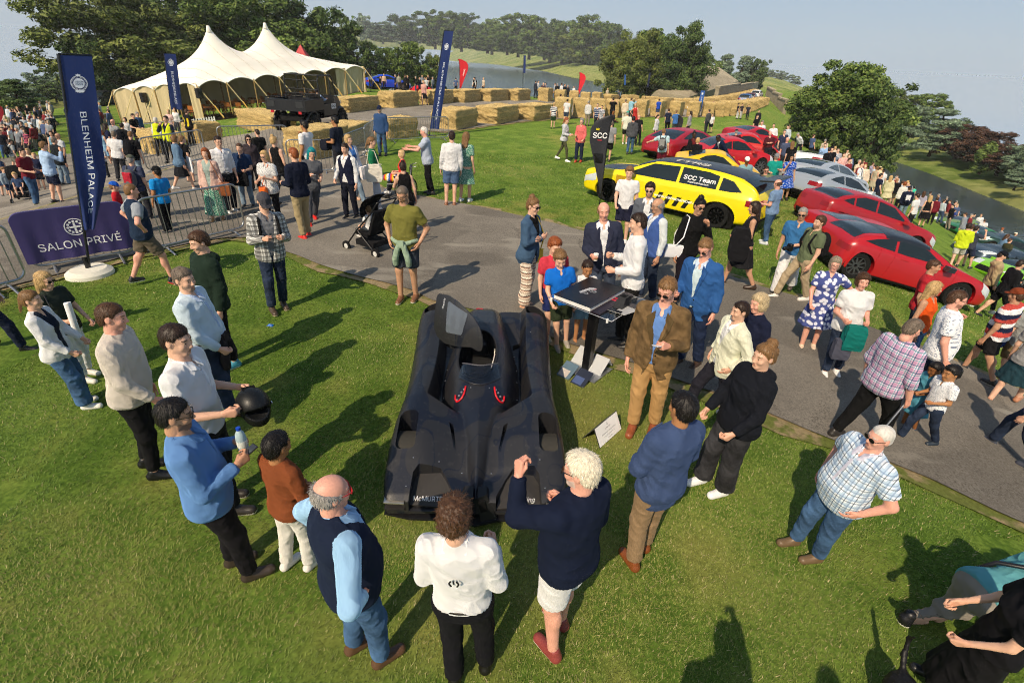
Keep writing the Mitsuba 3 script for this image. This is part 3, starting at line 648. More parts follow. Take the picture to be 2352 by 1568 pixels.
# blades of grass on the near lawn
def grass_blades():
 r=np.random.default_rng(3);out=[]
 import shapely
 keep=sg.Polygon(U.exterior).buffer(.05)
 carp=sg.Polygon([(-1.0,3.3),(.5,3.35),(.4,6.3),(-1.25,6.25)])
 for (x0,x1,y0,y1,n,sz) in ((-4.5,4.5,1.2,3.4,90000,1.0),(-6.5,5.5,3.4,6.5,110000,1.15),(-9,7,6.5,10,60000,1.7),(4,14,6,16,50000,2.4),(-4,12,10,24,50000,3.2)):
  P=np.c_[r.uniform(x0,x1,n),r.uniform(y0,y1,n)];P=P[~shapely.contains_xy(keep,P[:,0],P[:,1])];P=P[~shapely.contains_xy(carp,P[:,0],P[:,1])]
  c=CAMR@np.c_[P,0*P[:,:1]].T.astype(float)-(CAMR@EYE)[:,None];u,v=c[0]/c[2]*FOC+1176,c[1]/c[2]*FOC+784
  P=P[(u>-60)&(u<2420)&(v<1640)];out.append(np.c_[P,np.full(len(P),sz)])
 P=np.vstack(out);n=len(P);sz=P[:,2:];P=np.c_[P[:,:2],Z(P[:,0],P[:,1])]
 w=nfbm(np.c_[P[:,:2]*.5,0*P[:,:1]],3,2);a=r.uniform(0,6.28,n)*.6+w*9;L=r.uniform(.022,.052,(n,1))*(1+.35*(sz-1));d=np.c_[np.cos(a),np.sin(a),0*a];e=np.c_[-np.sin(a),np.cos(a),0*a]
 lean=r.uniform(.25,1.1,(n,1));tip=P+d*L*lean+[0,0,1]*L*np.sqrt(np.maximum(.1,1.2-lean**2*.8))*.62;wd=.0032*sz**.9*r.uniform(.7,1.4,(n,1));b=P-[0,0,.004]
 V=np.stack([b-e*wd,b+e*wd,tip],1).reshape(-1,3)
 big=nfbm(np.c_[P[:,:2]*.35,0*P[:,:1]+2],4,6);k=np.clip((big-.42)/.22,0,1)[:,None]*.75;t=r.random((n,1))
 c=(np.array([.066,.13,.016])*(1-t)+np.array([.145,.225,.036])*t)*(1-k)+np.array([.235,.235,.065])*k;dead=r.random((n,1))<.06;c=np.where(dead,[.42,.36,.18],c)*r.uniform(.75,1.25,(n,1))
 return V,np.arange(3*n).reshape(-1,3),np.repeat(c,3,0)
V,F,C=grass_blades()
put('grass_blades',(V,F),'leaf',C,smooth=False);labels['grass_blades']={'label':'short mown grass blades of the near lawn','category':'grass','kind':'stuff'}
# the black race car
def build_race_car():
 O=np.array([-0.26,3.2,0]);ay=unit([-0.155,3.2,0]);ax=np.array([ay[1],-ay[0],0]);M=Mframe(O,ax,ay,[0,0,1.0])
 Mi=np.linalg.inv(M)
 key=thing('race_car','matt black single-seat race car with its canopy raised and red ringed headlamps, on the lawn','race car')
 ip=lambda v,a,b:np.interp(v,a,b)
 hw=lambda v:ip(v,[0,.05,.2,.5,.8,1.15,1.5,2.2,2.7,3.0,3.15,3.25],[.80,.835,.865,.875,.865,.835,.84,.875,.90,.90,.885,.86])
 fend=lambda v:ip(v,[0,.06,.15,.35,.6,.85,1.1,1.5,1.9,2.4,2.8,3.05,3.25],[.25,.29,.335,.44,.55,.61,.62,.585,.57,.61,.72,.74,.66])
 chan=lambda v:ip(v,[.9,1.05,1.2,1.5,2.4,2.7,2.95,3.25],[.52,.40,.33,.30,.32,.44,.56,.58])
 podz=lambda v:ip(v,[0,.15,.4,.7,1.0,1.25,1.6,2.0,2.4,2.8,3.1,3.25],[.31,.36,.47,.575,.655,.70,.75,.82,.85,.82,.70,.62])
 podw=lambda v:ip(v,[0,.2,.5,.8,1.0,1.25,1.7,2.1,2.5,3.0,3.25],[.085,.115,.185,.27,.33,.385,.425,.415,.36,.29,.30])
 ss=lambda a,b,x:(lambda t:t*t*(3-2*t))(np.clip((x-a)/(b-a),0,1))
 def top(u,v):
  a=np.abs(u);f=fend(v)
  f=f-.05*ss(.62,.9,a)**2*ss(.2,.8,v)+.035*np.exp(-((a-.66)/.14)**2)*ss(.3,.7,v)
  inner=f-.10*ss(.55,.14,a)*ss(0,.3,v)
  t=ss(0,.07,v-(1.02+.55*(a-.34)))
  c=np.minimum(chan(v),inner);low=inner*(1-t)+c*t
  s=ss(.495,.575,a+.03*np.sin(v*1.7-1.6));base=low*(1-s)+f*s
  w,pz=podw(v),podz(v);q=a/w
  pod=pz-(.15*q*ss(1.25,.9,v))-(pz-.2)*np.clip(q,0,1.4)**4*.62
  d=.02;h=np.clip(.5+.5*(pod-base)/d,0,1);return base+(pod-base)*h+d*h*(1-h)*.5
 nv,ns=190,150
 vv=np.r_[np.linspace(0,.3,26)[:-1],np.linspace(.3,3.25,nv-25)];sv=np.linspace(-1,1,ns);sv=np.sign(sv)*np.abs(sv)**.97
 U,Vv=np.meshgrid(sv,vv);UU=U*hw(Vv);Zt=top(UU,Vv)
 edge=(1-np.abs(U)**26)**.35;zlow=.10+.02*(Vv>.2);Zt=zlow+.12+(Zt-zlow-.12)*edge
 Zt=np.where(np.abs(U)>.9999,zlow+.1,Zt)
 tv=np.stack([UU,Vv,Zt],-1).reshape(-1,3);bvv=np.stack([UU,Vv,np.broadcast_to(zlow,UU.shape)],-1).reshape(-1,3)
 n=len(vv);I=np.arange(n*ns).reshape(n,ns);q=np.stack([I[:-1,:-1],I[:-1,1:],I[1:,1:],I[1:,:-1]],-1).reshape(-1,4);N0=n*ns
 F=[q,q[:,::-1]+N0]
 for e,rv in ((I[0,:],0),(I[:,-1],0),(I[-1,::-1],0),(I[::-1,0],0)):
  F.append(np.stack([e[:-1]+N0,e[1:]+N0,e[1:],e[:-1]],-1))
 body=man((np.vstack([tv,bvv]),np.vstack([np.vstack(F)[:,[0,1,2]],np.vstack(F)[:,[0,2,3]]])))
 def rounded(cx,cy,sx,sy,r,n=6):
  P=[]
  for k,(a,b) in enumerate(((1,1),(-1,1),(-1,-1),(1,-1))):
   for j in range(n+1):
    th=(k+j/n)*math.pi/2;P.append((cx+a*(sx-r)+r*math.cos(th),cy+b*(sy-r)+r*math.sin(th)))
  return P
 def vprism(poly,z0,z1):return m3.Manifold.extrude(m3.CrossSection([np.asarray(poly,float)],m3.FillRule.NonZero),z1-z0).translate([0,0,z0])
 holes=[]
 for s in (-1,1):
  holes.append(vprism(rounded(s*.695,.64,.095,.20,.06),.18,1))
  holes.append(vprism(rounded(s*.70,3.02,.12,.13,.05),.3,1))
  P=[(s*.20,-.2),(s*.185,.05),(s*.27,.22),(s*.34,.31),(s*.545,.31),(s*.59,.24),(s*.62,-.2)]
  holes.append(vprism(P if s>0 else P[::-1],.13,1))
  holes.append(vprism(rounded(s*.735,-.02,.10,.17,.03),.14,.255))
  P=[(s*.255,.78),(s*.30,.80),(s*.20,.38),(s*.185,.38)];holes.append(vprism(P[::-1] if s>0 else P,.42,.9))
  P=[(s*.40,2.52),(s*.56,2.60),(s*.56,2.66),(s*.40,2.60)];holes.append(vprism(P if s>0 else P[::-1],.2,1.2))
 th=np.linspace(0,2*np.pi,41)[:-1]
 ck=np.c_[-.045+.225*np.cos(th),1.76+.44*np.sin(th)+.03*np.cos(th)];holes.append(vprism(ck,.12,1.3))
 for h_ in holes:body=body-h_
 mb=body.to_mesh();bv=np.array(mb.vert_properties[:,:3]);bf=np.array(mb.tri_verts)
 sm=trimesh.graph.smooth_shade(trimesh.Trimesh(bv,bf,process=True),angle=np.radians(32),facet_minarea=None)
 o,iax,iay=[float(x) for x in O[:2]],[float(x) for x in ax[:2]],[float(x) for x in ay[:2]]
 def wrap(p,n,uv):
  u=(p.x-o[0])*iax[0]+(p.y-o[1])*iax[1];v=(p.x-o[0])*iay[0]+(p.y-o[1])*iay[1]
  f=fbm(u*2.6+3.1,v*1.9+1.3,4,2);g=fbm(u*5.5+8,v*4.2,9,2)
  a=smoothstep(.055,.045,dr.abs(f-.52));b=smoothstep(.018,.012,dr.abs(g-.47))*smoothstep(.4,.5,f)
  dust=fbm(u*30,v*30,p.z*30,3)
  return mix(mix([.016,.016,.0185],[.0055,.0075,.016],dr.minimum(a+b,1.0)),[.05,.048,.044],smoothstep(.62,.8,dust)*.25)
 scene['race_wrap']=vivid(wrap,.36,specular=.5,clearcoat=.45,clearcoat_gloss=.82)
 part(key,'body',(np.array(sm.vertices),np.array(sm.faces)),'race_wrap',smooth=True,T4=M)
 pt=lambda nm,m,b,c=None,**k:part(key,nm,m,b,c,T4=M,**k)
 # floor, splitter, strakes
 pt('floor',cat(box(-.80,.80,.1,3.2,.05,.10,.01)),'matte','#121213',smooth=False)
 spl=[(-.84,.03),(-.6,-.03),(-.2,-.04),(0,-.10),(.2,-.04),(.6,-.03),(.84,.03),(.84,.3),(-.84,.3)]
 pt('splitter',vprism(spl,.045,.068),'satin_black','#17171a',smooth=False)
 for s in (-1,1):
  pl=hull([(s*.19,.02,.15),(s*.62,.05,.165),(s*.58,.36,.31),(s*.30,.36,.33),(s*.19,.02,.135),(s*.62,.05,.15),(s*.58,.36,.29),(s*.30,.36,.31)])
  pt('intake_panel',pl,'satin_black','#2a2827',smooth=False)
  pt('inlet_blade',hull([(s*.2,.0,.115),(s*.6,.02,.125),(s*.6,.10,.135),(s*.2,.08,.125),(s*.2,.0,.105),(s*.6,.02,.115),(s*.6,.1,.125),(s*.2,.08,.115)]),'metal','#8b8985',smooth=False)
  pt('corner_blade',hull([(s*.645,-.01,.235),(s*.83,.01,.225),(s*.83,.10,.25),(s*.645,.10,.255),(s*.645,-.01,.222),(s*.83,.01,.212),(s*.83,.1,.24),(s*.645,.1,.24)]),'metal','#c9c6bf',smooth=False)
  pt('corner_vane',hull([(s*.645,-.005,.155),(s*.83,.01,.15),(s*.83,.12,.16),(s*.645,.12,.165),(s*.645,-.005,.145),(s*.83,.01,.14)]),'satin_black','#2b2a2a',smooth=False)
  pt('sensor',xf(lathe([(.001,0),(.02,0),(.02,.02),(.012,.02),(.012,.012),(.001,.012)],18,'y'),Mt(s*.75,.01,.115)),'metal','#9c9a98',smooth=30)
  # nose fork and its ducts
  pt('nose_strut',hull([(s*.02,-.02,.33),(s*.10,.02,.33),(s*.10,.12,.34),(s*.02,.1,.35),(s*.05,-.06,.07),(s*.2,-.02,.07),(s*.2,.16,.08),(s*.05,.16,.08)]),'satin_black','#1b1b1d',smooth=False)
  pt('nose_duct',hull([(s*.035,-.032,.30),(s*.085,-.01,.30),(s*.11,-.026,.19),(s*.05,-.052,.19),(s*.035,-.045,.295),(s*.085,-.022,.295),(s*.11,-.04,.19),(s*.05,-.066,.19)]),'matte','#050505',smooth=False)
  # headlamps
  arc=[]
  for uu,v2 in ((.262,1.16),(.26,1.12),(.243,1.085),(.215,1.075),(.187,1.085),(.168,1.115),(.158,1.16),(.155,1.20)):
   arc.append((s*uu,v2,float(top(np.array([s*uu]),np.array([v2]))[0])+.016))
  lk=pt('headlamp',tube(arc,.0095,8),'plastic','#d01420')
  for j in range(4):
   uu=s*(.172+.024*j);v2=1.175-.022*j
   pt('headlamp__lens' if s<0 else 'headlamp_001__lens',xf(lathe([(.001,.012),(.009,.01),(.011,.0),(.001,0)],12),Mt(uu,v2,float(top(np.array([uu]),np.array([v2]))[0])+.004)),'metal','#d8d8dc',smooth=40)
 # rivets along the panels
 for s in (-1,1):
  for u,v in ((.64,.12),(.60,.36),(.36,.36),(.14,.30),(.42,1.45),(.425,1.7),(.425,1.95),(.42,2.2),(.415,2.42),(.41,1.2),(.10,1.19),(.62,2.5)):
   z=float(top(np.array([s*u]),np.array([v]))[0]);pt('rivet',xf(lathe([(.001,.004),(.006,.003),(.007,0),(.001,0)],8),Mt(s*u,v,z+.001)),'metal','#d9d9d9',smooth=40)
 # wheels, seen through the vents
 for s in (-1,1):
  for v in (.62,2.86):
   w=part(key,'wheel',lathe([(.16,-.11),(.225,-.11),(.24,-.09),(.24,.09),(.225,.11),(.16,.11)],40,'x'),'matte','#3a3835',smooth=35,T4=M@Mt(s*.70,v,.24))
   part(w,'rim',lathe([(.001,-.09),(.16,-.09),(.16,.09),(.001,.09)],24,'x'),'metal','#3c3c3c',smooth=35,T4=M@Mt(s*.70,v,.24))
 # cockpit: tub lining, seat, wheel, windscreen, rim
 ring=np.c_[ck,[float(top(np.array([a_]),np.array([b_]))[0])+.008 for a_,b_ in ck]]
 pt('cockpit_rim',tube(ring,.012,8,True),'satin_black','#202023')
 lin_=np.vstack([np.c_[ck*.985+[[-.045*.015,1.76*.015]],np.full(40,.14)],np.c_[ck*.985+[[-.045*.015,1.76*.015]],ring[:,2]-.01]])
 pt('cockpit_lining',(lin_,np.array([[i,40+i,40+(i+1)%40,(i+1)%40] for i in range(40)])),'matte','#0c0c0d')
 pt('seat',hull([(-.2,1.35,.16),(.13,1.35,.16),(-.2,1.95,.16),(.13,1.95,.16),(-.2,2.12,.55),(.13,2.12,.55),(-.2,2.05,.5),(.13,2.05,.5),(-.2,1.9,.22),(.13,1.9,.22)]),'matte','#161617',smooth=25)
 pt('headrest',box(-.13,.06,2.04,2.14,.55,.74,.02),'leather','#1a1a1c',smooth=25)
 sw=pt('steering_wheel',tube([(-.035+.12*math.cos(t_),1.52+.04*math.sin(t_),.56+.08*math.sin(t_)) for t_ in np.linspace(0,2*np.pi,20)[:-1]],.013,6,True),'leather','#1d1d1f')
 pt('steering_wheel__hub',box(-.11,.04,1.50,1.535,.53,.60,.01),'plastic','#2c2d30',smooth=False)
 for k in range(3):pt('harness',tube([(.08+.01*k,1.62+.09*k,.42),(.12+.012*k,1.75+.08*k,.60),(.155,1.85+.06*k,.72)],.007,5),'metal','#b9b6b0')
 scr=[];nu=13
 for j in range(7):
  t_=j/6
  for i in range(nu):
   a_=(i/(nu-1)-.5)*2;u=-.01+a_*(.235-.035*t_);v=1.225+.20*t_+.16*a_*a_*(1-.3*t_)
   scr.append((u,v,float(top(np.array([u]),np.array([1.225+.12*a_*a_]))[0])+.01+.115*t_*(1-.35*a_*a_)))
 I2=np.arange(7*nu).reshape(7,nu);q2=np.stack([I2[:-1,:-1],I2[:-1,1:],I2[1:,1:],I2[1:,:-1]],-1).reshape(-1,4)
 scene['tinted_screen']={'type':'thindielectric','int_ior':1.5,'specular_transmittance':{'type':'rgb','value':[.28,.28,.30]}}
 pt('windscreen',(np.array(scr),q2),'tinted_screen')
 pt('windscreen__edge',tube(scr[-nu:],.007,6),'satin_black','#55555a');pt('windscreen__base_strip',tube([(p_[0],p_[1]-.004,p_[2]) for p_ in scr[:nu]],.004,6),'metal','#56565a')
 pt('mirror_pod',box(-.40,-.28,2.08,2.2,.62,.76,.015),'satin_black','#232427',smooth=False)
 pt('tow_light',tube([(-.06+.045*math.cos(k),2.83+.02*math.sin(k),float(top(np.array([-.02]),np.array([2.83]))[0])+.012) for k in np.linspace(.1,math.pi-.1,9)],.006,6),'plastic','#b81a2a')
 # the raised canopy
 A,Bp,C3=atp(1000,770,.86),atp(1105,812,.80),atp(1000,676,1.32)
 nrm=unit(np.cross(Bp-A,C3-A));nrm=nrm if nrm@(EYE-A)>0 else-nrm
 def onp(x,y):v=ray(x,y);return EYE+v*(((A-EYE)@nrm)/(v@nrm))
 ctr=onp(1062,740)
 def outline(pts):return [onp(827+a_/2.6667,643+b_/2.6667) for a_,b_ in pts]
 oc=outline([(478,84),(462,95),(448,290),(470,345),(520,385),(600,402),(690,408),(735,440),(757,400),(756,345),(744,292),(716,235),(670,180),(610,128),(545,92)])
 X1=unit(oc[9]-oc[2]);Y1=unit(np.cross(nrm,X1));P2=np.array([((p_-ctr)@X1,(p_-ctr)@Y1) for p_ in oc])
 wn=np.array([((p_-ctr)@X1,(p_-ctr)@Y1) for p_ in outline([(556,134),(672,206),(637,326),(545,310)])])
 def shell(poly,off,thick,step=.03):
  P=sg.Polygon(poly).buffer(0);P=P if P.is_valid else P.buffer(0)
  V2,F2=sheet(P.exterior.coords,0,step,zfun=lambda x,y:0*x)
  def lift(v,d):
   b=.16-.55*(v[:,0]-.02)**2-.35*v[:,1]**2;return ctr+np.outer(v[:,0],X1)+np.outer(v[:,1],Y1)+np.outer(b+d-.1,nrm)
  n_=len(V2);V=np.vstack([lift(V2,off+thick),lift(V2,off)]);E=trimesh.Trimesh(np.c_[V2[:,:2],0*V2[:,0]],F2,process=False)
  ed=E.edges_sorted;uq,inv,cnt=np.unique(ed,axis=0,return_inverse=True,return_counts=True);be=E.edges[cnt[inv.ravel()]==1]
  side=np.vstack([np.c_[be[:,0],be[:,0]+n_,be[:,1]+n_],np.c_[be[:,0],be[:,1]+n_,be[:,1]]])
  return V,np.vstack([F2,F2[:,::-1]+n_,side])
 can=part(key,'canopy',shell(P2,0,.018),'race_wrap',smooth=32)
 part(can,'window',shell(np.array(sg.Polygon(wn).buffer(.012,join_style=1).exterior.coords),.019,.004),'glass_dark','#565e68',smooth=32)
 part(can,'prop',tube([A+.1*(Bp-A),M[:3,3]+ax*-.34+ay*2.14+np.array([0,0,.7])],.014,6),'metal','#2a2a2a')
 def script(txt,at2,h,ang,parent,nm,color):
  t=text_mesh(txt,h,.0012);v=np.array(t.vertices);v[:,0]+=.28*v[:,1];a_=math.radians(ang)
  xy=np.c_[v[:,0]*math.cos(a_)-v[:,1]*math.sin(a_),v[:,0]*math.sin(a_)+v[:,1]*math.cos(a_)]+at2
  b=.16-.55*(xy[:,0]-.02)**2-.35*xy[:,1]**2
  part(parent,nm,(ctr+np.outer(xy[:,0],X1)+np.outer(xy[:,1],Y1)+np.outer(b-.1+.0195+v[:,2],nrm),np.array(t.faces)),'plastic',color,smooth=False)
 p0=outline([(522,108)])[0]-ctr;script('Spéirling',(p0@X1,p0@Y1),.022,-96,can,'lettering','#c9ccd2')
 # lettering on the intake panels
 def panel_text(txt,h,s,u0,slant,col):
  t=text_mesh(txt,h,.0015);v=np.array(t.vertices);v[:,0]+=slant*v[:,1];v[:,0]-=(v[:,0].max()+v[:,0].min())/2
  k=(v[:,1]+.025)/.31;u=u0+v[:,0];vv_=.045+k*.31
  z=.15+(.325-.15)*(vv_-.03)/.32+.002+v[:,2]+.015*(np.abs(u)-.19)/.43*(1-k)
  pt('lettering',(np.c_[u,vv_,z+.004],np.array(t.faces)),'plastic',col,smooth=False)
 panel_text('McMURTRY',.040,-1,-.42,0,'#e3e3e3');panel_text('Spéirling',.040,1,.44,.35,'#c9c9c9')
 return key
def atp(x,y,z):return at(x,y,z)
RACE=build_race_car()
# road cars: one lofted body per kind, cut and trimmed
from scipy.interpolate import PchipInterpolator as PCH
KINDS=dict(
 hatch=dict(L=4.4,wb=2.72,fw=1.32,track=.80,R=.335,x=[-2.2,-2.12,-1.95,-1.6,-1.1,-.5,.1,.45,.8,1.15,1.6,1.95,2.12,2.2],zr=[.55,.96,1.20,1.36,1.43,1.45,1.43,1.36,1.16,.985,.94,.88,.78,.52],zb=[.5,.86,.93,.95,.95,.94,.93,.925,.92,.92,.88,.82,.72,.48],
 w=[.62,.78,.86,.89,.90,.90,.90,.90,.90,.895,.885,.83,.74,.58],z0=[.34,.27,.22,.18,.17,.17,.17,.17,.17,.17,.18,.20,.22,.30],rw=.66,side=[(.88,.965),(.28,1.33),(-.4,1.375),(-1.0,1.36),(-1.55,1.24),(-1.78,1.02),(-1.55,.985)],pillars=[-.38,-1.28],ws=(.30,.98),rs=(-2.08,-1.72)),
 coupe=dict(L=4.5,wb=2.62,fw=1.30,track=.81,R=.345,x=[-2.25,-2.18,-2.0,-1.7,-1.2,-.6,-.1,.25,.6,.95,1.4,1.85,2.12,2.25],zr=[.55,.80,.92,1.02,1.18,1.285,1.29,1.24,1.11,.945,.88,.78,.66,.46],zb=[.52,.76,.87,.92,.93,.90,.87,.86,.86,.86,.82,.72,.61,.44],
 w=[.60,.78,.88,.93,.945,.91,.89,.89,.90,.92,.935,.87,.72,.48],z0=[.36,.28,.22,.18,.16,.15,.15,.15,.15,.15,.16,.18,.2,.28],rw=.60,side=[(.62,.92),(.18,1.15),(-.25,1.21),(-.75,1.19),(-1.15,1.09),(-1.42,.985),(-1.1,.95),(-.3,.91)],pillars=[-.62],ws=(.20,.93),rs=(-1.85,-.95)),
 sedan=dict(L=4.7,wb=2.84,fw=1.42,track=.80,R=.34,x=[-2.35,-2.27,-2.1,-1.75,-1.3,-.7,-.1,.35,.75,1.12,1.6,2.0,2.22,2.35],zr=[.58,.90,1.0,1.06,1.26,1.40,1.42,1.37,1.19,1.0,.95,.86,.74,.50],zb=[.52,.84,.95,.97,.97,.95,.93,.92,.92,.92,.88,.80,.68,.46],
 w=[.62,.80,.88,.92,.93,.91,.90,.90,.90,.91,.92,.86,.74,.52],z0=[.36,.28,.22,.18,.17,.17,.17,.17,.17,.17,.18,.20,.22,.30],rw=.63,side=[(.80,.97),(.28,1.28),(-.25,1.335),(-.8,1.315),(-1.25,1.19),(-1.52,1.06),(-1.2,1.01)],pillars=[-.32,-1.12],ws=(.28,.98),rs=(-1.85,-1.12)),
 super=dict(L=4.4,wb=2.65,fw=1.30,track=.83,R=.345,x=[-2.2,-2.12,-1.9,-1.5,-1.1,-.6,-.1,.3,.65,1.0,1.4,1.8,2.08,2.2],zr=[.60,.86,.92,.98,1.06,1.15,1.17,1.10,.96,.80,.74,.62,.48,.36],zb=[.55,.80,.88,.90,.86,.82,.80,.79,.78,.77,.72,.60,.46,.34],
 w=[.74,.90,.96,.98,.975,.93,.92,.92,.93,.95,.965,.91,.80,.60],z0=[.36,.26,.18,.14,.13,.12,.12,.12,.12,.12,.12,.12,.13,.2],rw=.56,side=[(.55,.84),(.1,1.05),(-.3,1.10),(-.7,1.06),(-1.0,.95),(-.6,.86)],pillars=[],ws=(.22,.98),rs=(-1.5,-.75)),
 estate=dict(L=4.7,wb=2.8,fw=1.42,track=.81,R=.37,x=[-2.35,-2.28,-2.15,-1.9,-1.3,-.7,-.1,.4,.8,1.15,1.6,2.0,2.22,2.35],zr=[.7,1.2,1.48,1.60,1.66,1.68,1.66,1.58,1.34,1.12,1.08,1.0,.86,.6],zb=[.6,.98,1.05,1.08,1.08,1.07,1.06,1.05,1.05,1.05,1.02,.94,.82,.56],
 w=[.66,.84,.9,.92,.93,.93,.93,.93,.93,.93,.92,.88,.78,.6],z0=[.4,.34,.28,.24,.23,.23,.23,.23,.23,.23,.24,.26,.28,.36],rw=.72,side=[(.82,1.10),(.32,1.5),(-.4,1.57),(-1.2,1.56),(-1.95,1.45),(-2.05,1.12)],pillars=[-.4,-1.3],ws=(.3,.98),rs=(-2.3,-1.98)))
_car={}
def car_mesh(kind,lod):
 if (kind,lod) in _car:return _car[kind,lod]
 K=KINDS[kind];X=np.array(K['x']);f={k:PCH(X,K[k]) for k in ('zr','zb','w','z0')}
 ns,npnt=((96,15),(44,11),(24,8))[lod]
 xs=np.linspace(X[0],X[-1],ns);t=np.linspace(0,1,npnt)
 def loft(off):
  rows=[]
  for x in xs:
   zr,zb,w,z0=(float(f[k](x)) for k in ('zr','zb','w','z0'));zr=max(zr,zb+.004)
   g=np.clip((zr-zb)/.42,0,1);rw=w*(1-.13*(1-g))*(1-g)+K['rw']*g
   key=np.array([(0,z0),(w*.86,z0),(w*.985,z0+.07),(w,z0+(zb-z0)*.48),(w*.985,zb-.09),(w*.93,zb),(w*.93+(rw-w*.93)*.55-.0,zb+(zr-zb)*.52),(rw,zb+(zr-zb)*.88),(rw*.72,zr-.008),(0,zr+.015)])
   s=np.array([0,.13,.2,.36,.5,.58,.72,.84,.91,1.0]);tt=np.sort(np.r_[np.linspace(0,1,npnt*2)])
   y,z=PCH(s,key[:,0])(tt),PCH(s,key[:,1])(tt)
   if off:dy,dz=np.gradient(y),np.gradient(z);l=np.hypot(dy,dz)+1e-9;y,z=y+off*dz/l,z-off*dy/l;y[0]=y[-1]=0
   rows.append(np.r_[np.c_[y,z],np.c_[-y[1:-1],z[1:-1]][::-1]])
  R=np.array(rows);n,m=R.shape[:2];V=np.concatenate([np.repeat(xs,m)[:,None],R.reshape(-1,2)],1)
  V=np.vstack([V,[[xs[0]-off,0,R[0,:,1].mean()]],[[xs[-1]+off,0,R[-1,:,1].mean()]]]);F=[]
  if off:V[:m,0]-=off;V[(n-1)*m:n*m,0]+=off
  I=np.arange(n*m).reshape(n,m);J=np.roll(I,-1,1)
  F.append(np.stack([I[:-1],I[1:],J[1:]],-1).reshape(-1,3));F.append(np.stack([I[:-1],J[1:],J[:-1]],-1).reshape(-1,3))
  F.append(np.stack([J[0],np.full(m,n*m),I[0]],-1));F.append(np.stack([I[-1],np.full(m,n*m+1),J[-1]],-1))
  F=np.vstack(F)[:,::-1]
  mm=man((V,F));
  if mm.volume()<0:mm=man((V,F[:,::-1]))
  return mm
 body,outer,out2=loft(0),loft(.006),loft(.0095)
 axf,axr=K['fw'],K['fw']-K['wb'];tr,R=K['track'],K['R']
 def plan(poly,z0,z1):return m3.Manifold.extrude(m3.CrossSection([np.asarray(poly,float)],m3.FillRule.NonZero),z1-z0).translate([0,0,z0])
 def sidep(poly):return man(prism(poly if sg.Polygon(poly).exterior.is_ccw else poly[::-1],2.6))
 P={}
 cut=None
 for ax_ in (axf,axr):
  c=m3.Manifold.cylinder(2.6,R+.055,R+.055,36).rotate([90,0,0]).translate([ax_,1.3,R-.02]);cut=c if cut is None else cut+c
 well=cut ^ man(box(-3,3,-.62,.62,0,1.2));notch=cut-man(box(-3,3,-.62,.62,-1,2))
 P['body']=body-notch
 if lod==0:
  for xl in ([.95]+K['pillars'][:1]+([-1.25] if kind in ('hatch','sedan') else [-1.0])):
   g=man(box(xl-.004,xl+.004,-1.2,1.2,.30,float(f['zb'](xl))-.005));P['body']=P['body']-(g-loft(-.01))
 win=sidep(K['side']) ^ man(box(-3,3,-2,2,.5,2));cent=plan([(-3,-.47*K['rw']/.63),(3,-.47*K['rw']/.63),(3,.47*K['rw']/.63),(-3,.47*K['rw']/.63)],0,3)
 sw=(win-cent) ^ (outer-body)
 for xp in K['pillars']:sw=sw-man(box(xp-.035,xp+.035,-2,2,0,3))
 for s,nm in ((1,'L'),(-1,'R')):P['side_window'+nm]=sw ^ man(box(-3,3,min(0,2*s),max(0,2*s),0,3))
 a,b=K['ws'];zt=lambda x:float(f['zr'](x))
 P['windscreen']=plan([(a,-K['rw']+.03),(b,-.80),(b,.80),(a,K['rw']-.03)],.5,2) ^ (outer-body) ^ man(box(-3,3,-.9,.9,float(f['zb'](b))+.012,3))
 a,b=K['rs'];P['rear_window']=plan([(a,-.66),(b,-K['rw']+.06),(b,K['rw']-.06),(a,.66)],.6,2) ^ (outer-body) ^ man(box(-3,3,-.9,.9,float(f['zb'](a))+.05,3))
 rr=-.085 if kind=='hatch' else .2
 P['bonnet']=plan([(K['ws'][1]+.06,-.66),(X[-1]-.32,-.52),(X[-1]-.32,.52),(K['ws'][1]+.06,.66)],.5,2) ^ (outer-body)
 P['roof']=plan([(K['rs'][1]-.0,-K['rw']-rr),(K['ws'][0],-K['rw']-rr),(K['ws'][0],K['rw']+rr),(K['rs'][1],K['rw']+rr)],zt(0)-.12,2) ^ (outer-body)
 xf_,xr=X[-1],X[0]
 for s in (1,-1):
  P[f'headlamp{s}']=man(hull([(xf_-.50,s*.60,.5),(xf_-.12,s*.44,.42),(xf_-.5,s*.85,.5),(xf_-.1,s*.75,.42),(xf_-.50,s*.60,.80),(xf_-.08,s*.44,.62),(xf_-.5,s*.95,.80),(xf_-.1,s*.9,.62)])) ^ (outer-body)
  P[f'tail_lamp{s}']=man(box(xr-.1,xr+.28,min(s*.42,s*1.2),max(s*.42,s*1.2),float(f['zb'](xr+.12))-.17,float(f['zb'](xr+.12))-.02)) ^ (outer-body)
 P['grille']=man(box(xf_-.3,xf_+.2,-.42,.42,.26,.46)) ^ (outer-body)
 P['rear_bumper_panel']=man(box(xr-.2,xr+.3,-.6,.6,.2,.40)) ^ (outer-body)
 P['sill']=man(box(axr+R+.1,axf-R-.1,-1.2,1.2,.0,.235)) ^ (outer-body)
 Q={}
 for k,m_ in P.items():
  mm=m_.to_mesh() if not m_.is_empty() else None
  if mm is not None and len(mm.tri_verts):
   v,fc=np.array(mm.vert_properties[:,:3]),np.array(mm.tri_verts);sm=trimesh.graph.smooth_shade(trimesh.Trimesh(v,fc,process=True),angle=np.radians(34),facet_minarea=None);Q[k]=(np.array(sm.vertices),np.array(sm.faces))
 nseg=(40,22,14)[lod]
 W={'tyre':lathe([(R*.68,-.11),(R*.95,-.115),(R,-.085),(R,.085),(R*.95,.115),(R*.68,.11)],nseg,'y')}
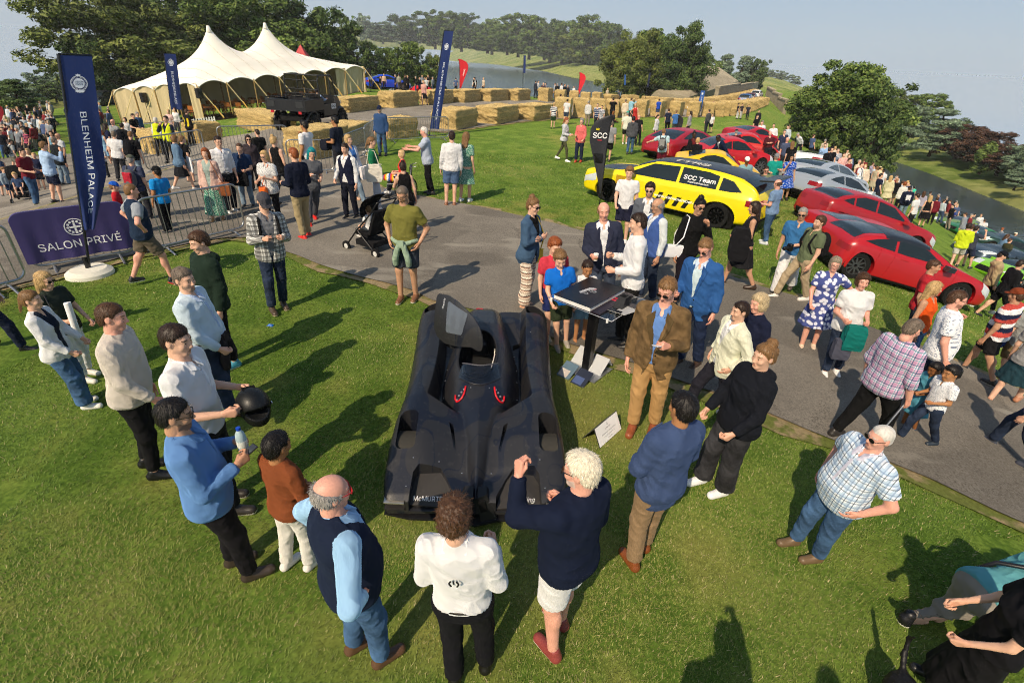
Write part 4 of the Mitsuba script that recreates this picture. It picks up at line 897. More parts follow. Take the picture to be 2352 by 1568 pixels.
 rim=[lathe([(R*.64,-.10),(R*.69,-.10),(R*.69,.10),(R*.64,.10)],nseg,'y'),lathe([(.001,.055),(.055,.06),(.06,.03),(.001,.03)],12,'y')]
 nsp=10
 for k in range(nsp if lod<2 else 5):
  a_=2*math.pi*k/(nsp if lod<2 else 5);d=np.array([math.cos(a_),0,math.sin(a_)]);e=np.array([-math.sin(a_),0,math.cos(a_)])
  rim.append(hull([d*r_+e*q_+[0,y_,0] for r_,w_ in ((.04,.022),(R*.66,.017 if lod<2 else .05)) for q_ in (-w_,w_) for y_ in (-.05,-.085)]))
 W['rim']=cat(*rim);W['disc']=lathe([(.001,-.03),(R*.62,-.03),(R*.62,.0),(.001,.0)],nseg,'y')
 _car[kind,lod]=(Q,W,(axf,axr,tr,R),cut ^ man(box(-3,3,-.78,.78,.02,1.0)) if lod<2 else None)
 return _car[kind,lod]
def place_car(rear,front,side,kind,syz=None,smax=1.5):
 """From the ground pixels under the rear and front wheel of the side in view ('R' or 'L')."""
 a,b=at(*rear),at(*front);K=KINDS[kind];d=b-a;s=np.linalg.norm(d)/K['wb'];q=s if syz is None else syz
 X_=unit(d);up=np.array([0,0,1.0]);Y_=unit(np.cross(up,X_));Z_=np.cross(X_,Y_);s,q=min(s,smax),min(q,smax)
 o=(a+b)/2-X_*s*(K['fw']-K['wb']/2)+Y_*q*(K['track']*(1 if side=='R' else-1))
 M=np.eye(4);M[:3,0],M[:3,1],M[:3,2],M[:3,3]=X_*s,Y_*q,Z_*q,o
 return M
def car(M,kind,label,color,lod=1,cat_='car',name='parked_car',group=None,roof=None,paint='paint',glass='#1c2427',rim='#8d8d90',tail='#8a1018',rk=1.0):
 Q,W,(axf,axr,tr,R),well=car_mesh(kind,lod);key=thing(name,label,cat_,group)
 def short(m):v=m[0].copy();k_=v[:,0]<axr-.1;v[k_,0]=axr-.1+(v[k_,0]-axr+.1)*rk;return v,m[1]
 if rk<1:Q={k:short(m) for k,m in Q.items()}
 for k,m in Q.items():
  nm=''.join(c for c in k if not c.isdigit() and c not in '-LR')
  if k=='body':part(key,'body',m,paint,color,T4=M)
  elif 'window' in k or k=='windscreen':part(key,nm,m,'glass_dark',glass,T4=M)
  elif k=='roof':
   if roof:part(key,'roof_panel',m,'glass_dark' if roof=='glass' else paint,'#101418' if roof=='glass' else roof,T4=M)
  elif k=='bonnet':
   if roof and kind=='hatch':part(key,'bonnet_panel',m,paint,roof,T4=M)
  elif nm=='headlamp':part(key,nm,m,'plastic','#c9d0d4',T4=M)
  elif nm=='tail_lamp':part(key,nm,m,'plastic',tail,T4=M)
  else:part(key,nm,m,'matte','#111214',T4=M)
 if well is not None:
  for wl in well.decompose():part(key,'wheel_arch',wl,'matte','#0b0b0c',T4=M,smooth=False)
 for s in (1,-1):
  for x in (axf,axr):
   Wm=M@Mt(x,s*(tr-.02),R)@Ms((np.linalg.norm(M[:3,2])/np.linalg.norm(M[:3,0])*1.02,1,1))@(np.eye(4) if s<0 else Mr('z',180));w=part(key,'wheel',W['tyre'],'matte','#161616',T4=Wm,smooth=35)
   if lod<2:part(w,'disc',W['disc'],'matte','#1a1a1b',T4=Wm,smooth=35)
   part(w,'rim',W['rim'],'metal',rim,T4=Wm,smooth=30)
  if lod<2:
   K=KINDS[kind];mx=K['ws'][1]-.28;mz=PCH(K['x'],K['zb'])(mx)+.05;c=man(hull([(mx+dx,s*(.98+dy),mz+dz) for dx in (-.07,.09) for dy in (-.09,.10) for dz in (-.055,.06)]+[(mx+.13,s*.95,mz)])).refine(3)
   part(key,'door_mirror',c,paint,roof if (roof and roof!='glass') else color,T4=M,smooth=40)
 if lod==0:
  for s in (1,-1):
   for xh in ((-.2,-1.1) if kind in ('hatch','sedan') else (-.35,)):
    yb=float(PCH(KINDS[kind]['x'],KINDS[kind]['w'])(xh));part(key,'door_handle',hull([(xh+dx,s*(yb*.965+dy),.80+dz) for dx in (-.1,.1) for dy in (0,.03) for dz in (-.015,.015)]),paint,color,T4=M,smooth=False)
 return key
# lake, far banks, sky backdrop
def _water(p,n,uv):return fbm(p.x*1.3,p.y*3.2,0,3)
scene['lake_water']=bumped(principled([.030,.042,.050],.12,specular=.6),_water,.05,.02)
def flat(poly,z):
 P=sg.Polygon(poly);V,F=trimesh.creation.triangulate_polygon(P,engine='earcut');return np.c_[V,np.full(len(V),z)],F
struct('lake',flat([(20,20),(56,20),(56,50),(59,62),(65,84),(74,104),(90,140),(60,150),(36,120)],LAKE_Z),'lake_water')
LZ2=-4.0
struct('far_lake',flat([(-32,108),(40,108),(46,150),(150,420),(180,900),(-190,900)],LZ2),'lake_water')
def _pasture(p,n,uv):
 a=fbm(p.x*.05,p.y*.05,1,4);b=fbm(p.x*.7,p.y*.7,2,4)
 return mix([.085,.125,.025],[.19,.20,.07],smoothstep(.3,.7,a*.6+b*.4))*(.7+.6*b)
scene['pasture']=vivid(_pasture,.95,specular=.05)
def ruled(rows,n=60,bump=0.0,seed=0):
 """A sheet through polylines of points."""
 R=[]
 for r in rows:
  r=np.array(r);s=np.r_[0,np.cumsum(np.linalg.norm(np.diff(r,axis=0),axis=1))];t=np.linspace(0,s[-1],n);R.append(np.stack([np.interp(t,s,r[:,k]) for k in range(3)],1))
 R=np.array(R);m=len(R);q=np.linspace(0,m-1,(m-1)*14+1);S=np.array([R[min(int(a),m-2)]*(1-(a-min(int(a),m-2)))+R[min(int(a),m-2)+1]*(a-min(int(a),m-2)) for a in q])
 V=S.reshape(-1,3)
 if bump:V=V+[0,0,1]*(bump*(nfbm(V*.04,4,seed)-.5))[:,None]*np.repeat(np.r_[0,np.ones(len(q)-1)],n)[:,None]
 I=np.arange(len(V)).reshape(len(q),n);return V,np.stack([I[:-1,:-1],I[:-1,1:],I[1:,1:],I[1:,:-1]],-1).reshape(-1,4)
def row_z(pts,z):return [at(x,y,z) for x,y in pts]
def row_d(pts):return [atd(x,y,d) for x,y,d in pts]
lowz=lambda r,dz:[np.array(p)+[0,0,dz] for p in r]
b0=row_z([(700,114),(820,121),(960,128),(1040,139),(1140,149),(1250,166),(1390,197),(1520,222)],LZ2)
dd=[np.hypot(*p[:2]) for p in b0]
struct('far_bank',ruled([lowz(b0,-1.5),row_d([(700,85,dd[0]+90),(820,92,dd[1]+60),(960,98,dd[2]+60),(1090,120,dd[3]+70),(1190,133,dd[4]+70),(1290,148,dd[5]+60),(1400,172,dd[6]+50),(1520,195,dd[7]+50)]),row_d([(700,60,dd[0]+330),(820,64,dd[1]+330),(960,76,dd[2]+330),(1090,88,dd[3]+330),(1190,105,dd[4]+300),(1290,122,dd[5]+280),(1400,148,dd[6]+250),(1520,172,dd[7]+200)])],bump=3),'pasture')
f0=row_d([(1560,262,150),(1640,250,150),(1720,232,190),(1800,240,200),(1900,290,170)])
struct('far_field',ruled([lowz(f0,-8),row_d([(1560,228,230),(1640,215,240),(1720,203,260),(1800,215,260),(1900,262,230)]),row_d([(1560,182,520),(1650,174,560),(1740,171,600),(1800,184,600),(1900,222,560)])],bump=2),'pasture')
r0=row_z([(1990,366),(2035,383),(2065,395),(2127,417),(2240,464),(2352,508),(2520,575),(2800,700)],LAKE_Z)
struct('far_hillside',ruled([lowz(r0,-1.2),row_z([(1960,330),(2020,352),(2070,366),(2140,390),(2250,432),(2352,470),(2520,540),(2800,660)],-7.7),row_z([(1960,285),(2020,305),(2070,318),(2140,338),(2250,380),(2352,425),(2520,500),(2800,610)],-6.8),row_z([(1960,252),(2020,270),(2070,282),(2140,302),(2250,346),(2352,398),(2520,465),(2800,570)],-6.0),row_z([(1960,240),(2020,258),(2070,270),(2140,290),(2250,334),(2352,386),(2520,452),(2800,557)],-6.6)],bump=.8),'pasture')
l0=row_z([(-260,330),(-100,292),(0,268),(130,250),(260,238),(420,215)],-6.5)
struct('left_hill',ruled([lowz(l0,-4),row_z([(-260,290),(-100,262),(0,240),(130,226),(260,210),(420,190)],-7),row_z([(-260,255),(-100,232),(0,215),(60,205),(130,188),(260,170),(420,150)],-6.0)],bump=1.5),'pasture')
# the sky goes on below the level of the camera, beyond the edge of this high ground: a ring of haze-bright sky, coloured as the sky just above it
_bm=np.array(scene['daylight']['bitmap'])[...,:3];_h,_w=_bm.shape[:2]
_row=_bm[int(_h*(90-.6)/180)];_row=np.minimum(_row,np.percentile(_row,90));_k=721
_az=np.linspace(0,2*np.pi,_k);_col=np.array([_row[(int((a/(2*np.pi))*_w+j))%_w] for a in _az for j in (0,)])
_col=np.array([np.convolve(np.tile(_row[:,c_],3),np.ones(5)/5,'same')[_w+np.minimum((_az/(2*np.pi)*_w).astype(int),_w-1)] for c_ in range(3)]).T
RR=1700.0
_V=np.vstack([np.c_[RR*np.cos(_az),RR*np.sin(_az),np.full(_k,HC+14.0)],np.c_[RR*np.cos(_az),RR*np.sin(_az),np.full(_k,-520.0)]])
_F=np.array([[i,i+_k,i+1+_k,i+1] for i in range(_k-1)])[:,::-1]
_n0=np.cross(_V[_F[0,1]]-_V[_F[0,0]],_V[_F[0,2]]-_V[_F[0,0]])
if _n0@_V[_F[0,0]]>0:_F=_F[:,::-1]
scene['sky']=mikit.ply((_V,_F),{'type':'diffuse','reflectance':{'type':'rgb','value':0.0}},smooth=False,color=np.vstack([_col,_col]),emitter={'type':'area','sampling_weight':0.02,'radiance':{'type':'mesh_attribute','name':'vertex_color'}})
labels['sky']={'kind':'structure'}
# trees
_T='first second third fourth fifth sixth seventh eighth ninth tenth eleventh twelfth thirteenth fourteenth fifteenth sixteenth seventeenth eighteenth nineteenth'.split()
NTH=_T+[w for d,e in (('twenty','twentieth'),('thirty','thirtieth'),('forty','fortieth'),('fifty','fiftieth')) for w in [e]+['%s-%s'%(d,o) for o in _T[:9]]]
_trees={}
def tree_tpl(kind,v=0):
 k=(kind,v)
 if k in _trees:return _trees[k]
 r=np.random.default_rng(100+v*7+len(kind));big=kind=='big'
 nc,per,sz=dict(big=(230,230,.0165),broad=(150,90,.026),small=(70,60,.05),cedar=(46,150,.03),poplar=(40,90,.035))[kind]
 C=[]
 lobes=[]
 if kind in ('big','broad','small'):
  for _ in range(dict(big=15,broad=15,small=13)[kind]):
   p=r.normal(size=3);p/=np.linalg.norm(p);lobes.append((np.array([p[0]*.25,p[1]*.25,.54+p[2]*.28])*[1,1,1]+r.normal(size=3)*.03,r.uniform(.15,.235) if kind=='big' else r.uniform(.15,.24)))
  lobes+=[(np.array([.2*math.cos(a),.2*math.sin(a),.22]),.17) for a in (0,2.1,4.2)]+[(np.array([0,0,.5]),.26)]
 while len(C)<nc:
  p=r.normal(size=3);p/=np.linalg.norm(p);rad=r.uniform(.55,1)**.5
  if kind in ('big','broad','small'):
   lc,lr=lobes[int(r.integers(len(lobes)))];c=lc+p*lr*r.uniform(.65,1.05)*[1.1,1.1,.85]
   if c[2]<.04:continue
   C.append((c,r.uniform(.05,.085) if nc>40 else r.uniform(.09,.13),.75))
  elif kind=='cedar':
   z=r.uniform(.16,.98);R=.50*(1-z)**.55*r.uniform(.3,1.0);a=r.uniform(0,6.28);C.append((np.array([R*math.cos(a),R*math.sin(a),z-.12*R]),r.uniform(.10,.15),.30))
  else:
   z=r.uniform(.06,.97);R=.20*math.sin(math.pi*min(.95,z*.8+.16))*r.uniform(.3,1);a=r.uniform(0,6.28);C.append((np.array([R*math.cos(a),R*math.sin(a),z]),.08,1.5))
 P,N,tone=[],[],[]
 for c,rad,fl in C:
  d=r.normal(size=(per,3));d/=np.linalg.norm(d,axis=1,keepdims=True);q=c+d*rad*r.uniform(.45,1.08,(per,1))*[1,1,fl]
  P.append(q);N.append(d+r.normal(size=(per,3))*.55+[0,0,.35]);tone.append(np.full(per,r.uniform(.78,1.22))*r.uniform(.85,1.15,per))
 P,N,tone=np.vstack(P),np.vstack(N),np.concatenate(tone);P[:,2]=np.maximum(P[:,2],.035)
 N/=np.linalg.norm(N,axis=1,keepdims=True);a=np.cross(N,r.normal(size=N.shape));a/=np.linalg.norm(a,axis=1,keepdims=True);b=np.cross(N,a)
 s=sz*r.uniform(.6,1.25,(len(P),1));V=np.stack([P-a*s*.9,P-b*s*.42+N*s*.1,P+a*s,P+b*s*.42+N*s*.1],1).reshape(-1,3);F=np.arange(len(V)).reshape(-1,4)
 yel=r.random(len(P))**3
 tr=[tube([(0,0,-.03),(.004,0,.12),(-.008,.006,.35),(.01,0,.62),(0,.01,.8)],[.034,.026,.021,.012,.004],8)]
 for i in range(9):
  c=C[int(r.integers(len(C)))][0];z0=.15+.06*i;tr.append(tube([(0,0,z0),c*[.45,.45,0]+[0,0,(z0+c[2])/2],c],[.013,.008,.003],5))
 _trees[k]=(V,F,np.repeat(tone,4),np.repeat(yel,4),cat(*tr));return _trees[k]
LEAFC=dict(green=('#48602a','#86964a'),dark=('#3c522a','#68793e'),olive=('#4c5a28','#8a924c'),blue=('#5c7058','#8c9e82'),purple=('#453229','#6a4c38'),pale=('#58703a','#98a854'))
def tree(x,y,top_y,wpx,label,kind='broad',v=0,col='green',dist=None,group=None,name='tree'):
 """Foot at pixel (x, y), crown reaching to the pixel row top_y and wpx pixels wide."""
 G=at(x,y) if dist is None else atd(x,y,dist)
 lo,hi=0.5,90.0
 for _ in range(40):
  m=(lo+hi)/2
  if proj(G+[0,0,m])[1]>top_y:lo=m
  else:hi=m
 H=lo;pp=math.hypot(*(proj(G+[0,0,H*.5]+np.array([1.0,0,0]))-proj(G+[0,0,H*.5])));W=wpx/pp
 V,F,tone,yel,tr=tree_tpl(kind,v%4);wx=dict(big=.84,broad=.86,small=.9,cedar=1.0,poplar=.46)[kind]
 c0,c1=lin(LEAFC[col][0]),lin(LEAFC[col][1]);c=(c0+(c1-c0)*(yel*.8+.25*(tone-.8))[:,None])*tone[:,None]
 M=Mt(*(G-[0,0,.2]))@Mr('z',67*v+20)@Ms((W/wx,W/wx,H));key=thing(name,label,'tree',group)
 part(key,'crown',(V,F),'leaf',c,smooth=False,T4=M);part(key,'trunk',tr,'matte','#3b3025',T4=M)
tree(345,250,-70,330,'huge dark broadleaf tree behind the left part of the marquee','big',3,'olive',88,name='broadleaf_tree')
tree(240,262,60,150,'lower leaning tree at the left foot of the huge tree beyond the marquee','broad',3,'dark',84,name='broadleaf_tree')
tree(640,232,-60,330,'huge dark broadleaf tree behind the marquee peaks','big',1,'green',92,name='broadleaf_tree')
tree(430,240,-40,230,'dark tree between the huge trees, left of the left marquee peak','broad',1,'dark',98,name='broadleaf_tree')
tree(560,240,-30,230,'dark tree between the two marquee peaks','broad',0,'green',101,name='broadleaf_tree')
tree(740,235,-20,200,'dark tree right of the marquee peaks','broad',3,'dark',97,name='broadleaf_tree')
tree(490,240,30,210,'dark tree filling the gap between the two huge trees behind the marquee','broad',2,'dark',104,name='broadleaf_tree')
tree(790,225,40,150,'dark tree at the right shoulder of the huge tree behind the marquee','broad',1,'dark',98,name='broadleaf_tree')
for i,(x,t_,w) in enumerate(((855,92,90),(905,95,100),(960,84,100),(1000,112,60))):
 tree(x,215,t_,w,('bushy tree right of the marquee, first from the marquee','bushy tree right of the marquee, second from the marquee','tallest of the bushy trees left of the far lake','small bushy tree behind the middle blue banner')[i],'broad',i,('dark','green','green','olive')[i],96+3*i,name='bushy_tree')
tree(52,262,175,130,'dark cedar tree with flat layered boughs at the far left','cedar',0,'dark',66,name='cedar_tree')
tree(8,268,205,70,'small cedar tree at the left edge beside the layered cedar','cedar',1,'dark',70,name='cedar_tree')
g='far wood on the left hill'
for i,(x,y,t_,w) in enumerate(((-30,238,212,70),(10,232,190,70),(50,226,176,70),(90,218,162,70),(125,212,152,60),(30,238,200,80),(100,232,186,90),(150,222,165,70),(175,226,170,60),(205,222,150,60),(-10,240,205,80),(70,240,196,80),(130,232,182,70))):
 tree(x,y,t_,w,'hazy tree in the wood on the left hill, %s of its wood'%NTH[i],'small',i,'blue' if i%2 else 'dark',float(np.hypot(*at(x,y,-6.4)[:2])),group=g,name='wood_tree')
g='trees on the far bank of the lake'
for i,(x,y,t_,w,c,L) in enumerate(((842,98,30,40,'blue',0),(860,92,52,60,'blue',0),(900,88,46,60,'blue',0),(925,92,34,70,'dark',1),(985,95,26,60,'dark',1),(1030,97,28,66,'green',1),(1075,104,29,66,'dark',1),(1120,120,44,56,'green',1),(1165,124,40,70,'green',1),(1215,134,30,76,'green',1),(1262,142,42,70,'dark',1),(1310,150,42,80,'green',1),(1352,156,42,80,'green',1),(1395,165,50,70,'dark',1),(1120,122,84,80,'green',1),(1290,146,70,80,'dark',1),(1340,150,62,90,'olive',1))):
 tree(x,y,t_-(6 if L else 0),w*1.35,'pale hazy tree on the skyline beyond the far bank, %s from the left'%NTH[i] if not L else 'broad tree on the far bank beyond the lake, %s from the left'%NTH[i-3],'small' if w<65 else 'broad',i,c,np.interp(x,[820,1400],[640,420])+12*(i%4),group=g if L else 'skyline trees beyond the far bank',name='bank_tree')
for i,(x,t_,w) in enumerate(((1000,52,90),(1060,50,90),(1130,52,100),(1190,52,100),(1250,54,100),(1330,62,110),(1380,68,100),(880,62,80),(940,58,80))):
 tree(x,float(np.interp(x,[860,1400],[98,150])),t_,w,'broad tree in the back row of the far bank, %s in that row'%NTH[i],'broad',i,('dark','green','blue')[i%3],float(np.interp(x,[860,1400],[700,520])),group='back row of trees on the far bank',name='bank_tree')
tree(1440,262,52,150,'left tree of the big pair standing by the near end of the lake','big',2,'olive',105,name='lakeside_tree')
tree(1540,262,42,140,'right, denser tree of the big pair standing by the near end of the lake','big',3,'dark',108,name='lakeside_tree')
tree(1488,262,50,170,'middle tree behind the big pair at the near end of the lake','broad',2,'green',116,name='lakeside_tree')
g='trees right of the big pair'
for i,(x,y,t_,w,c) in enumerate(((1612,238,125,70,'green'),(1650,232,122,70,'blue'),(1690,222,126,60,'blue'),(1725,208,124,56,'dark'),(1640,240,150,80,'green'),(1700,225,150,60,'dark'),(1600,240,110,50,'blue'))):
 tree(x,y,t_,w,('green tree right of the big lakeside pair','pale blue-green cedar beside the road to the bridge','pale cedar standing over the stone bridge','dark round tree at the end of the tree row by the bridge','low green tree behind the stone bridge wall','dark tree behind the stone bridge wall','thin pale tree against the big lakeside pair')[i],'cedar' if c=='blue' else 'broad',i,c,175+6*i,name='bridge_tree')
for i,(x,y,t_,w) in enumerate(((1748,172,143,30),(1770,180,157,40),(1795,186,160,40),(1820,196,170,40))):
 tree(x,y,t_,w,'tiny hazy tree on the skyline above the far field, %s from the left'%NTH[i],'small',i,'blue',560,group='skyline trees above the far field',name='skyline_tree')
tree(1905,380,118,250,'large spreading dark tree standing alone on the slope right of the bridge','big',1,'green',62,name='spreading_tree')
tree(1965,425,200,150,'lower right part of the tree clump on the slope above the lake','broad',0,'dark',58,name='spreading_tree')
tree(1950,330,160,170,'tree directly behind the large spreading tree on the slope','broad',3,'dark',74,name='spreading_tree')
for i,(x,y,t_,w,k,c,L) in enumerate(((2040,296,205,110,'broad','olive','olive tree on the hillside beside the large spreading tree'),(2100,304,205,120,'broad','green','round green tree at the top of the far hillside'),(2075,335,240,110,'cedar','blue','pale cedar on the far hillside, left of the two'),(2135,354,248,120,'cedar','blue','pale cedar on the far hillside, right of the two'),(2195,360,285,130,'broad','purple','dark copper coloured tree on the far hillside'),(2245,378,290,120,'broad','purple','second copper coloured tree, right of the first'),(2250,395,325,50,'poplar','pale','pointed pale green tree among the copper trees'),(2290,398,318,110,'broad','purple','brownish tree right of the pointed tree'),(2335,408,325,110,'broad','blue','hazy blue-green tree near the right edge'),(2375,424,335,120,'broad','blue','hazy tree cut by the right edge'),(2330,432,380,70,'cedar','blue','pale cedar low on the hillside by the right edge'),(2165,335,262,90,'broad','dark','dark tree between the pale cedars and the copper trees'))):
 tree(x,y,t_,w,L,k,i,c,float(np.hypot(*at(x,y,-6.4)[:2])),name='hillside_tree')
# track, straw bales, fence
far_line=[(800,262),(885,252),(1000,243),(1060,238),(1115,235),(1175,233),(1245,234),(1300,237),(1350,240),(1400,243),(1450,247),(1500,251),(1550,253),(1600,252),(1640,246),(1680,236),(1712,226),(1738,217)]
near_line=[(1020,303),(1120,290),(1210,279),(1290,274),(1370,271),(1440,270),(1500,269),(1560,269),(1610,270),(1650,269),(1690,265),(1716,258),(1740,249),(1762,240)]
# thin morning haze over the whole park
scene['air']={'type':'homogeneous','albedo':{'type':'rgb','value':[.94,.955,.97]},'sigma_t':.00032}
scene['haze']={'type':'cube','to_world':T().translate([0,0,15]).scale([1180,1180,60]),'bsdf':{'type':'null'},'interior':{'type':'ref','id':'air'}}
labels['haze']={'label':'thin pale haze over the park','category':'haze','kind':'stuff'};scene['view']['medium']={'type':'ref','id':'air'}
def _straw(p,n,uv):
 a=fbm(p.x*26+p.z*9,p.y*26,p.z*55,3);b=fbm(p.x*70,p.y*70,p.z*130+p.x*30,2);c=fbm(p.x*3,p.y*3,p.z*4,3)
 return mix([.20,.13,.045],[.66,.50,.22],smoothstep(.25,.75,a*.5+b*.5))*(.7+.6*c)
scene['straw']=vivid(_straw,.9,specular=.15)
def bale_tpl(v):
 m=trimesh.creation.box([1,1,1]);m=m.subdivide().subdivide().subdivide().subdivide();V=np.array(m.vertices)+[0,0,.5]
 c=np.clip(V,[-.46,-.42,.05],[.46,.42,.95]);d=V-c;l=np.linalg.norm(d,axis=1,keepdims=True);V=c+d/np.maximum(l,1e-6)*np.minimum(l,.05)
 N=d/np.maximum(l,1e-6);V=V+N*((nfbm(V*[9,7,8],4,v)-.5)*.10)[:,None]
 V[:,:2]*=1+.03*np.sin(V[:,2:]*9+v);return V,np.array(m.faces)
BT=[bale_tpl(i) for i in range(5)]
r2=np.random.default_rng(5)
def straw_bits(n,v):
 """Loose straws sticking out of a unit bale."""
 r=np.random.default_rng(v);f=r.integers(0,4,n);p=r.uniform(-.5,.5,(n,3))+[0,0,.5]
 p[f==0,2]=1.0;p[f==1,1]=-.49;p[f==2,0]=-.5;p[f==3,0]=.5
 d=r.normal(size=(n,3))*[.05,.06,.05];w=r.normal(size=(n,3))*.004
 return np.stack([p-w,p+w,p+d+[0,0,.012]],1).reshape(-1,3),np.arange(3*n).reshape(-1,3)
NB=[0]
def bale(a,b,depth,h,label,group=None,rot=0,fringe=260):
 """A bale whose near bottom edge runs between the ground points a and b."""
 a,b=np.array(a),np.array(b);X_=unit((b-a)*[1,1,0]);Y_=np.cross([0,0,1.0],X_)
 if Y_@((a+b)/2-EYE*[1,1,0])<0:Y_=-Y_;X_,a,b=-X_,b,a
 L=np.linalg.norm(b-a);c=(a+b)/2+Y_*depth/2
 if rot:Rz=Mr('z',rot)[:3,:3];X_,Y_=Rz@X_,Rz@Y_;k_=1-abs(rot)/400;L*=k_;depth*=k_
 M=Mframe(c-[0,0,.03],X_*L,Y_*depth,np.array([0,0,h]))
 key=thing('straw_bale',label,'straw bale',group);v=NB[0]%5;NB[0]+=1
 part(key,'straw',BT[v],'straw',T4=M)
 if fringe:part(key,'loose_straw',straw_bits(fringe,v),'straw',T4=M,smooth=False);labels[f'{key}__loose_straw']={'kind':'stuff'}
 if fringe>200:
  for y_ in (.33,.67):part(key,'twine',tube(np.array([(-.505,-.50,y_),(-.3,-.515,y_+.005),(0,-.512,y_-.004),(.3,-.515,y_),(.505,-.5,y_)])*[L,depth,h],.008,4),'matte','#c9b070',T4=Mframe(c,X_,Y_,[0,0,1.0]))
def bale_px(x0,y0,x1,y1,top,depth,label,**k):
 a,b=at(x0,y0),at(x1,y1);m=(a+b)/2;lo,hi=.3,2.2
 for _ in range(25):
  h=(lo+hi)/2
  if proj(m+[0,0,h])[1]>top:lo=h
  else:hi=h
 bale(a,b,depth,lo,label,**k)
bale_px(548,308,622,297,256,1.6,'large straw bale in front of the marquee beside the white picket fence',fringe=500)
bale_px(325,352,352,358,300,1.6,'straw bale beside the marshals in yellow vests',fringe=400)
bale_px(425,335,458,332,282,1.6,'shaded straw bale behind the marshals, by the picket fence',fringe=300)
bale_px(805,262,875,252,222,1.6,'straw bale behind the front wheel of the utility vehicle',fringe=400)
bale_px(728,372,810,352,292,1.5,'straw bale behind the navy t-shirt man, inside the barriers',fringe=500)
bale_px(805,345,855,322,284,1.4,'straw bale behind the barrier next to the man in the navy cap',fringe=400)
bale_px(897,322,962,314,270,1.2,'straw bale behind the barrier, right of the man in the navy cap',fringe=400)
for i,(x0,y0,x1,y1,t_,L) in enumerate(((893,250,972,246,210,'straw bale at the left end of the far row along the track'),(985,243,1052,239,207,'far row straw bale beside the top of the middle blue banner'),(1058,238,1112,235,206,'third bale of the far row, right of the middle blue banner'),(1117,235,1176,233,205,'fourth bale of the far row along the track'),(1181,233,1226,232,205,'fifth bale of the far row along the track'))):
 bale_px(x0,y0,x1,y1,t_,1.7,L,fringe=240,rot=13)
for i,(x0,y0,x1,y1,t_,L) in enumerate(((1035,301,1108,292,250,'straw bale of the near row right behind the middle blue banner'),(1128,288,1203,280,243,'second straw bale of the near row, right of the middle blue banner'),(1215,279,1282,275,240,'third straw bale of the near row, by the striped boy'))):
 bale_px(x0,y0,x1,y1,t_,1.8,L,fringe=400,rot=12)
def bale_row(line,h0,h1,step0,step1,grp,label,start=0):
 P=[np.array(at(x,y)) for x,y in line];s=np.r_[0,np.cumsum([np.linalg.norm(q-p) for p,q in zip(P,P[1:])])];Q=np.array(P);t=start;i=0
 f=lambda t_:np.array([np.interp(t_,s,Q[:,k]) for k in range(3)])
 while t<s[-1]-1:
  k=t/s[-1];L=step0+(step1-step0)*k;a,b=f(t),f(min(t+L*.93,s[-1]));bale(a,b,1.3+r2.uniform(-.1,.1),(h0+(h1-h0)*k)*r2.uniform(.95,1.04),label%NTH[i],group=grp,rot=30+6*math.sin(i),fringe=60);t+=L;i+=1
bale_row(far_line[6:],1.35,1.3,2.4,3.0,'straw bales of the far row','straw bale of the long curved far row, %s from the left')
bale_row(near_line[3:],1.5,1.4,2.5,3.0,'straw bales of the near row','straw bale of the long curved near row, %s from the left')
# white picket fence by the marquee
def picket(x0,y0,x1,y1,n,label):
 a,b=at(x0,y0),at(x1,y1);key=thing('picket_fence',label,'fence');X_=unit(b-a);Y_=np.cross([0,0,1.0],X_);L=np.linalg.norm(b-a)
 for i in range(n):
  M=Mframe(a+X_*L*i/(n-1),X_,Y_,[0,0,1.0]);h=.9
  part(key,'picket',prism([(-.045,0),(.045,0),(.045,h-.06),(0,h),(-.045,h-.06)],.02),'matte','#e8e8e4',T4=M,smooth=False)
 for z in (.25,.62):part(key,'rail',xf(box(0,L,.012,.04,z,z+.07),Mframe(a,X_,Y_,[0,0,1.0])),'matte','#dcdcd6',smooth=False)
picket(440,306,498,298,11,'white picket fence left of the large straw bale by the marquee')
picket(622,292,662,286,8,'white picket fence between the large straw bale and the utility vehicle')
picket(896,230,905,228,4,'short white picket fence at the right corner of the marquee')
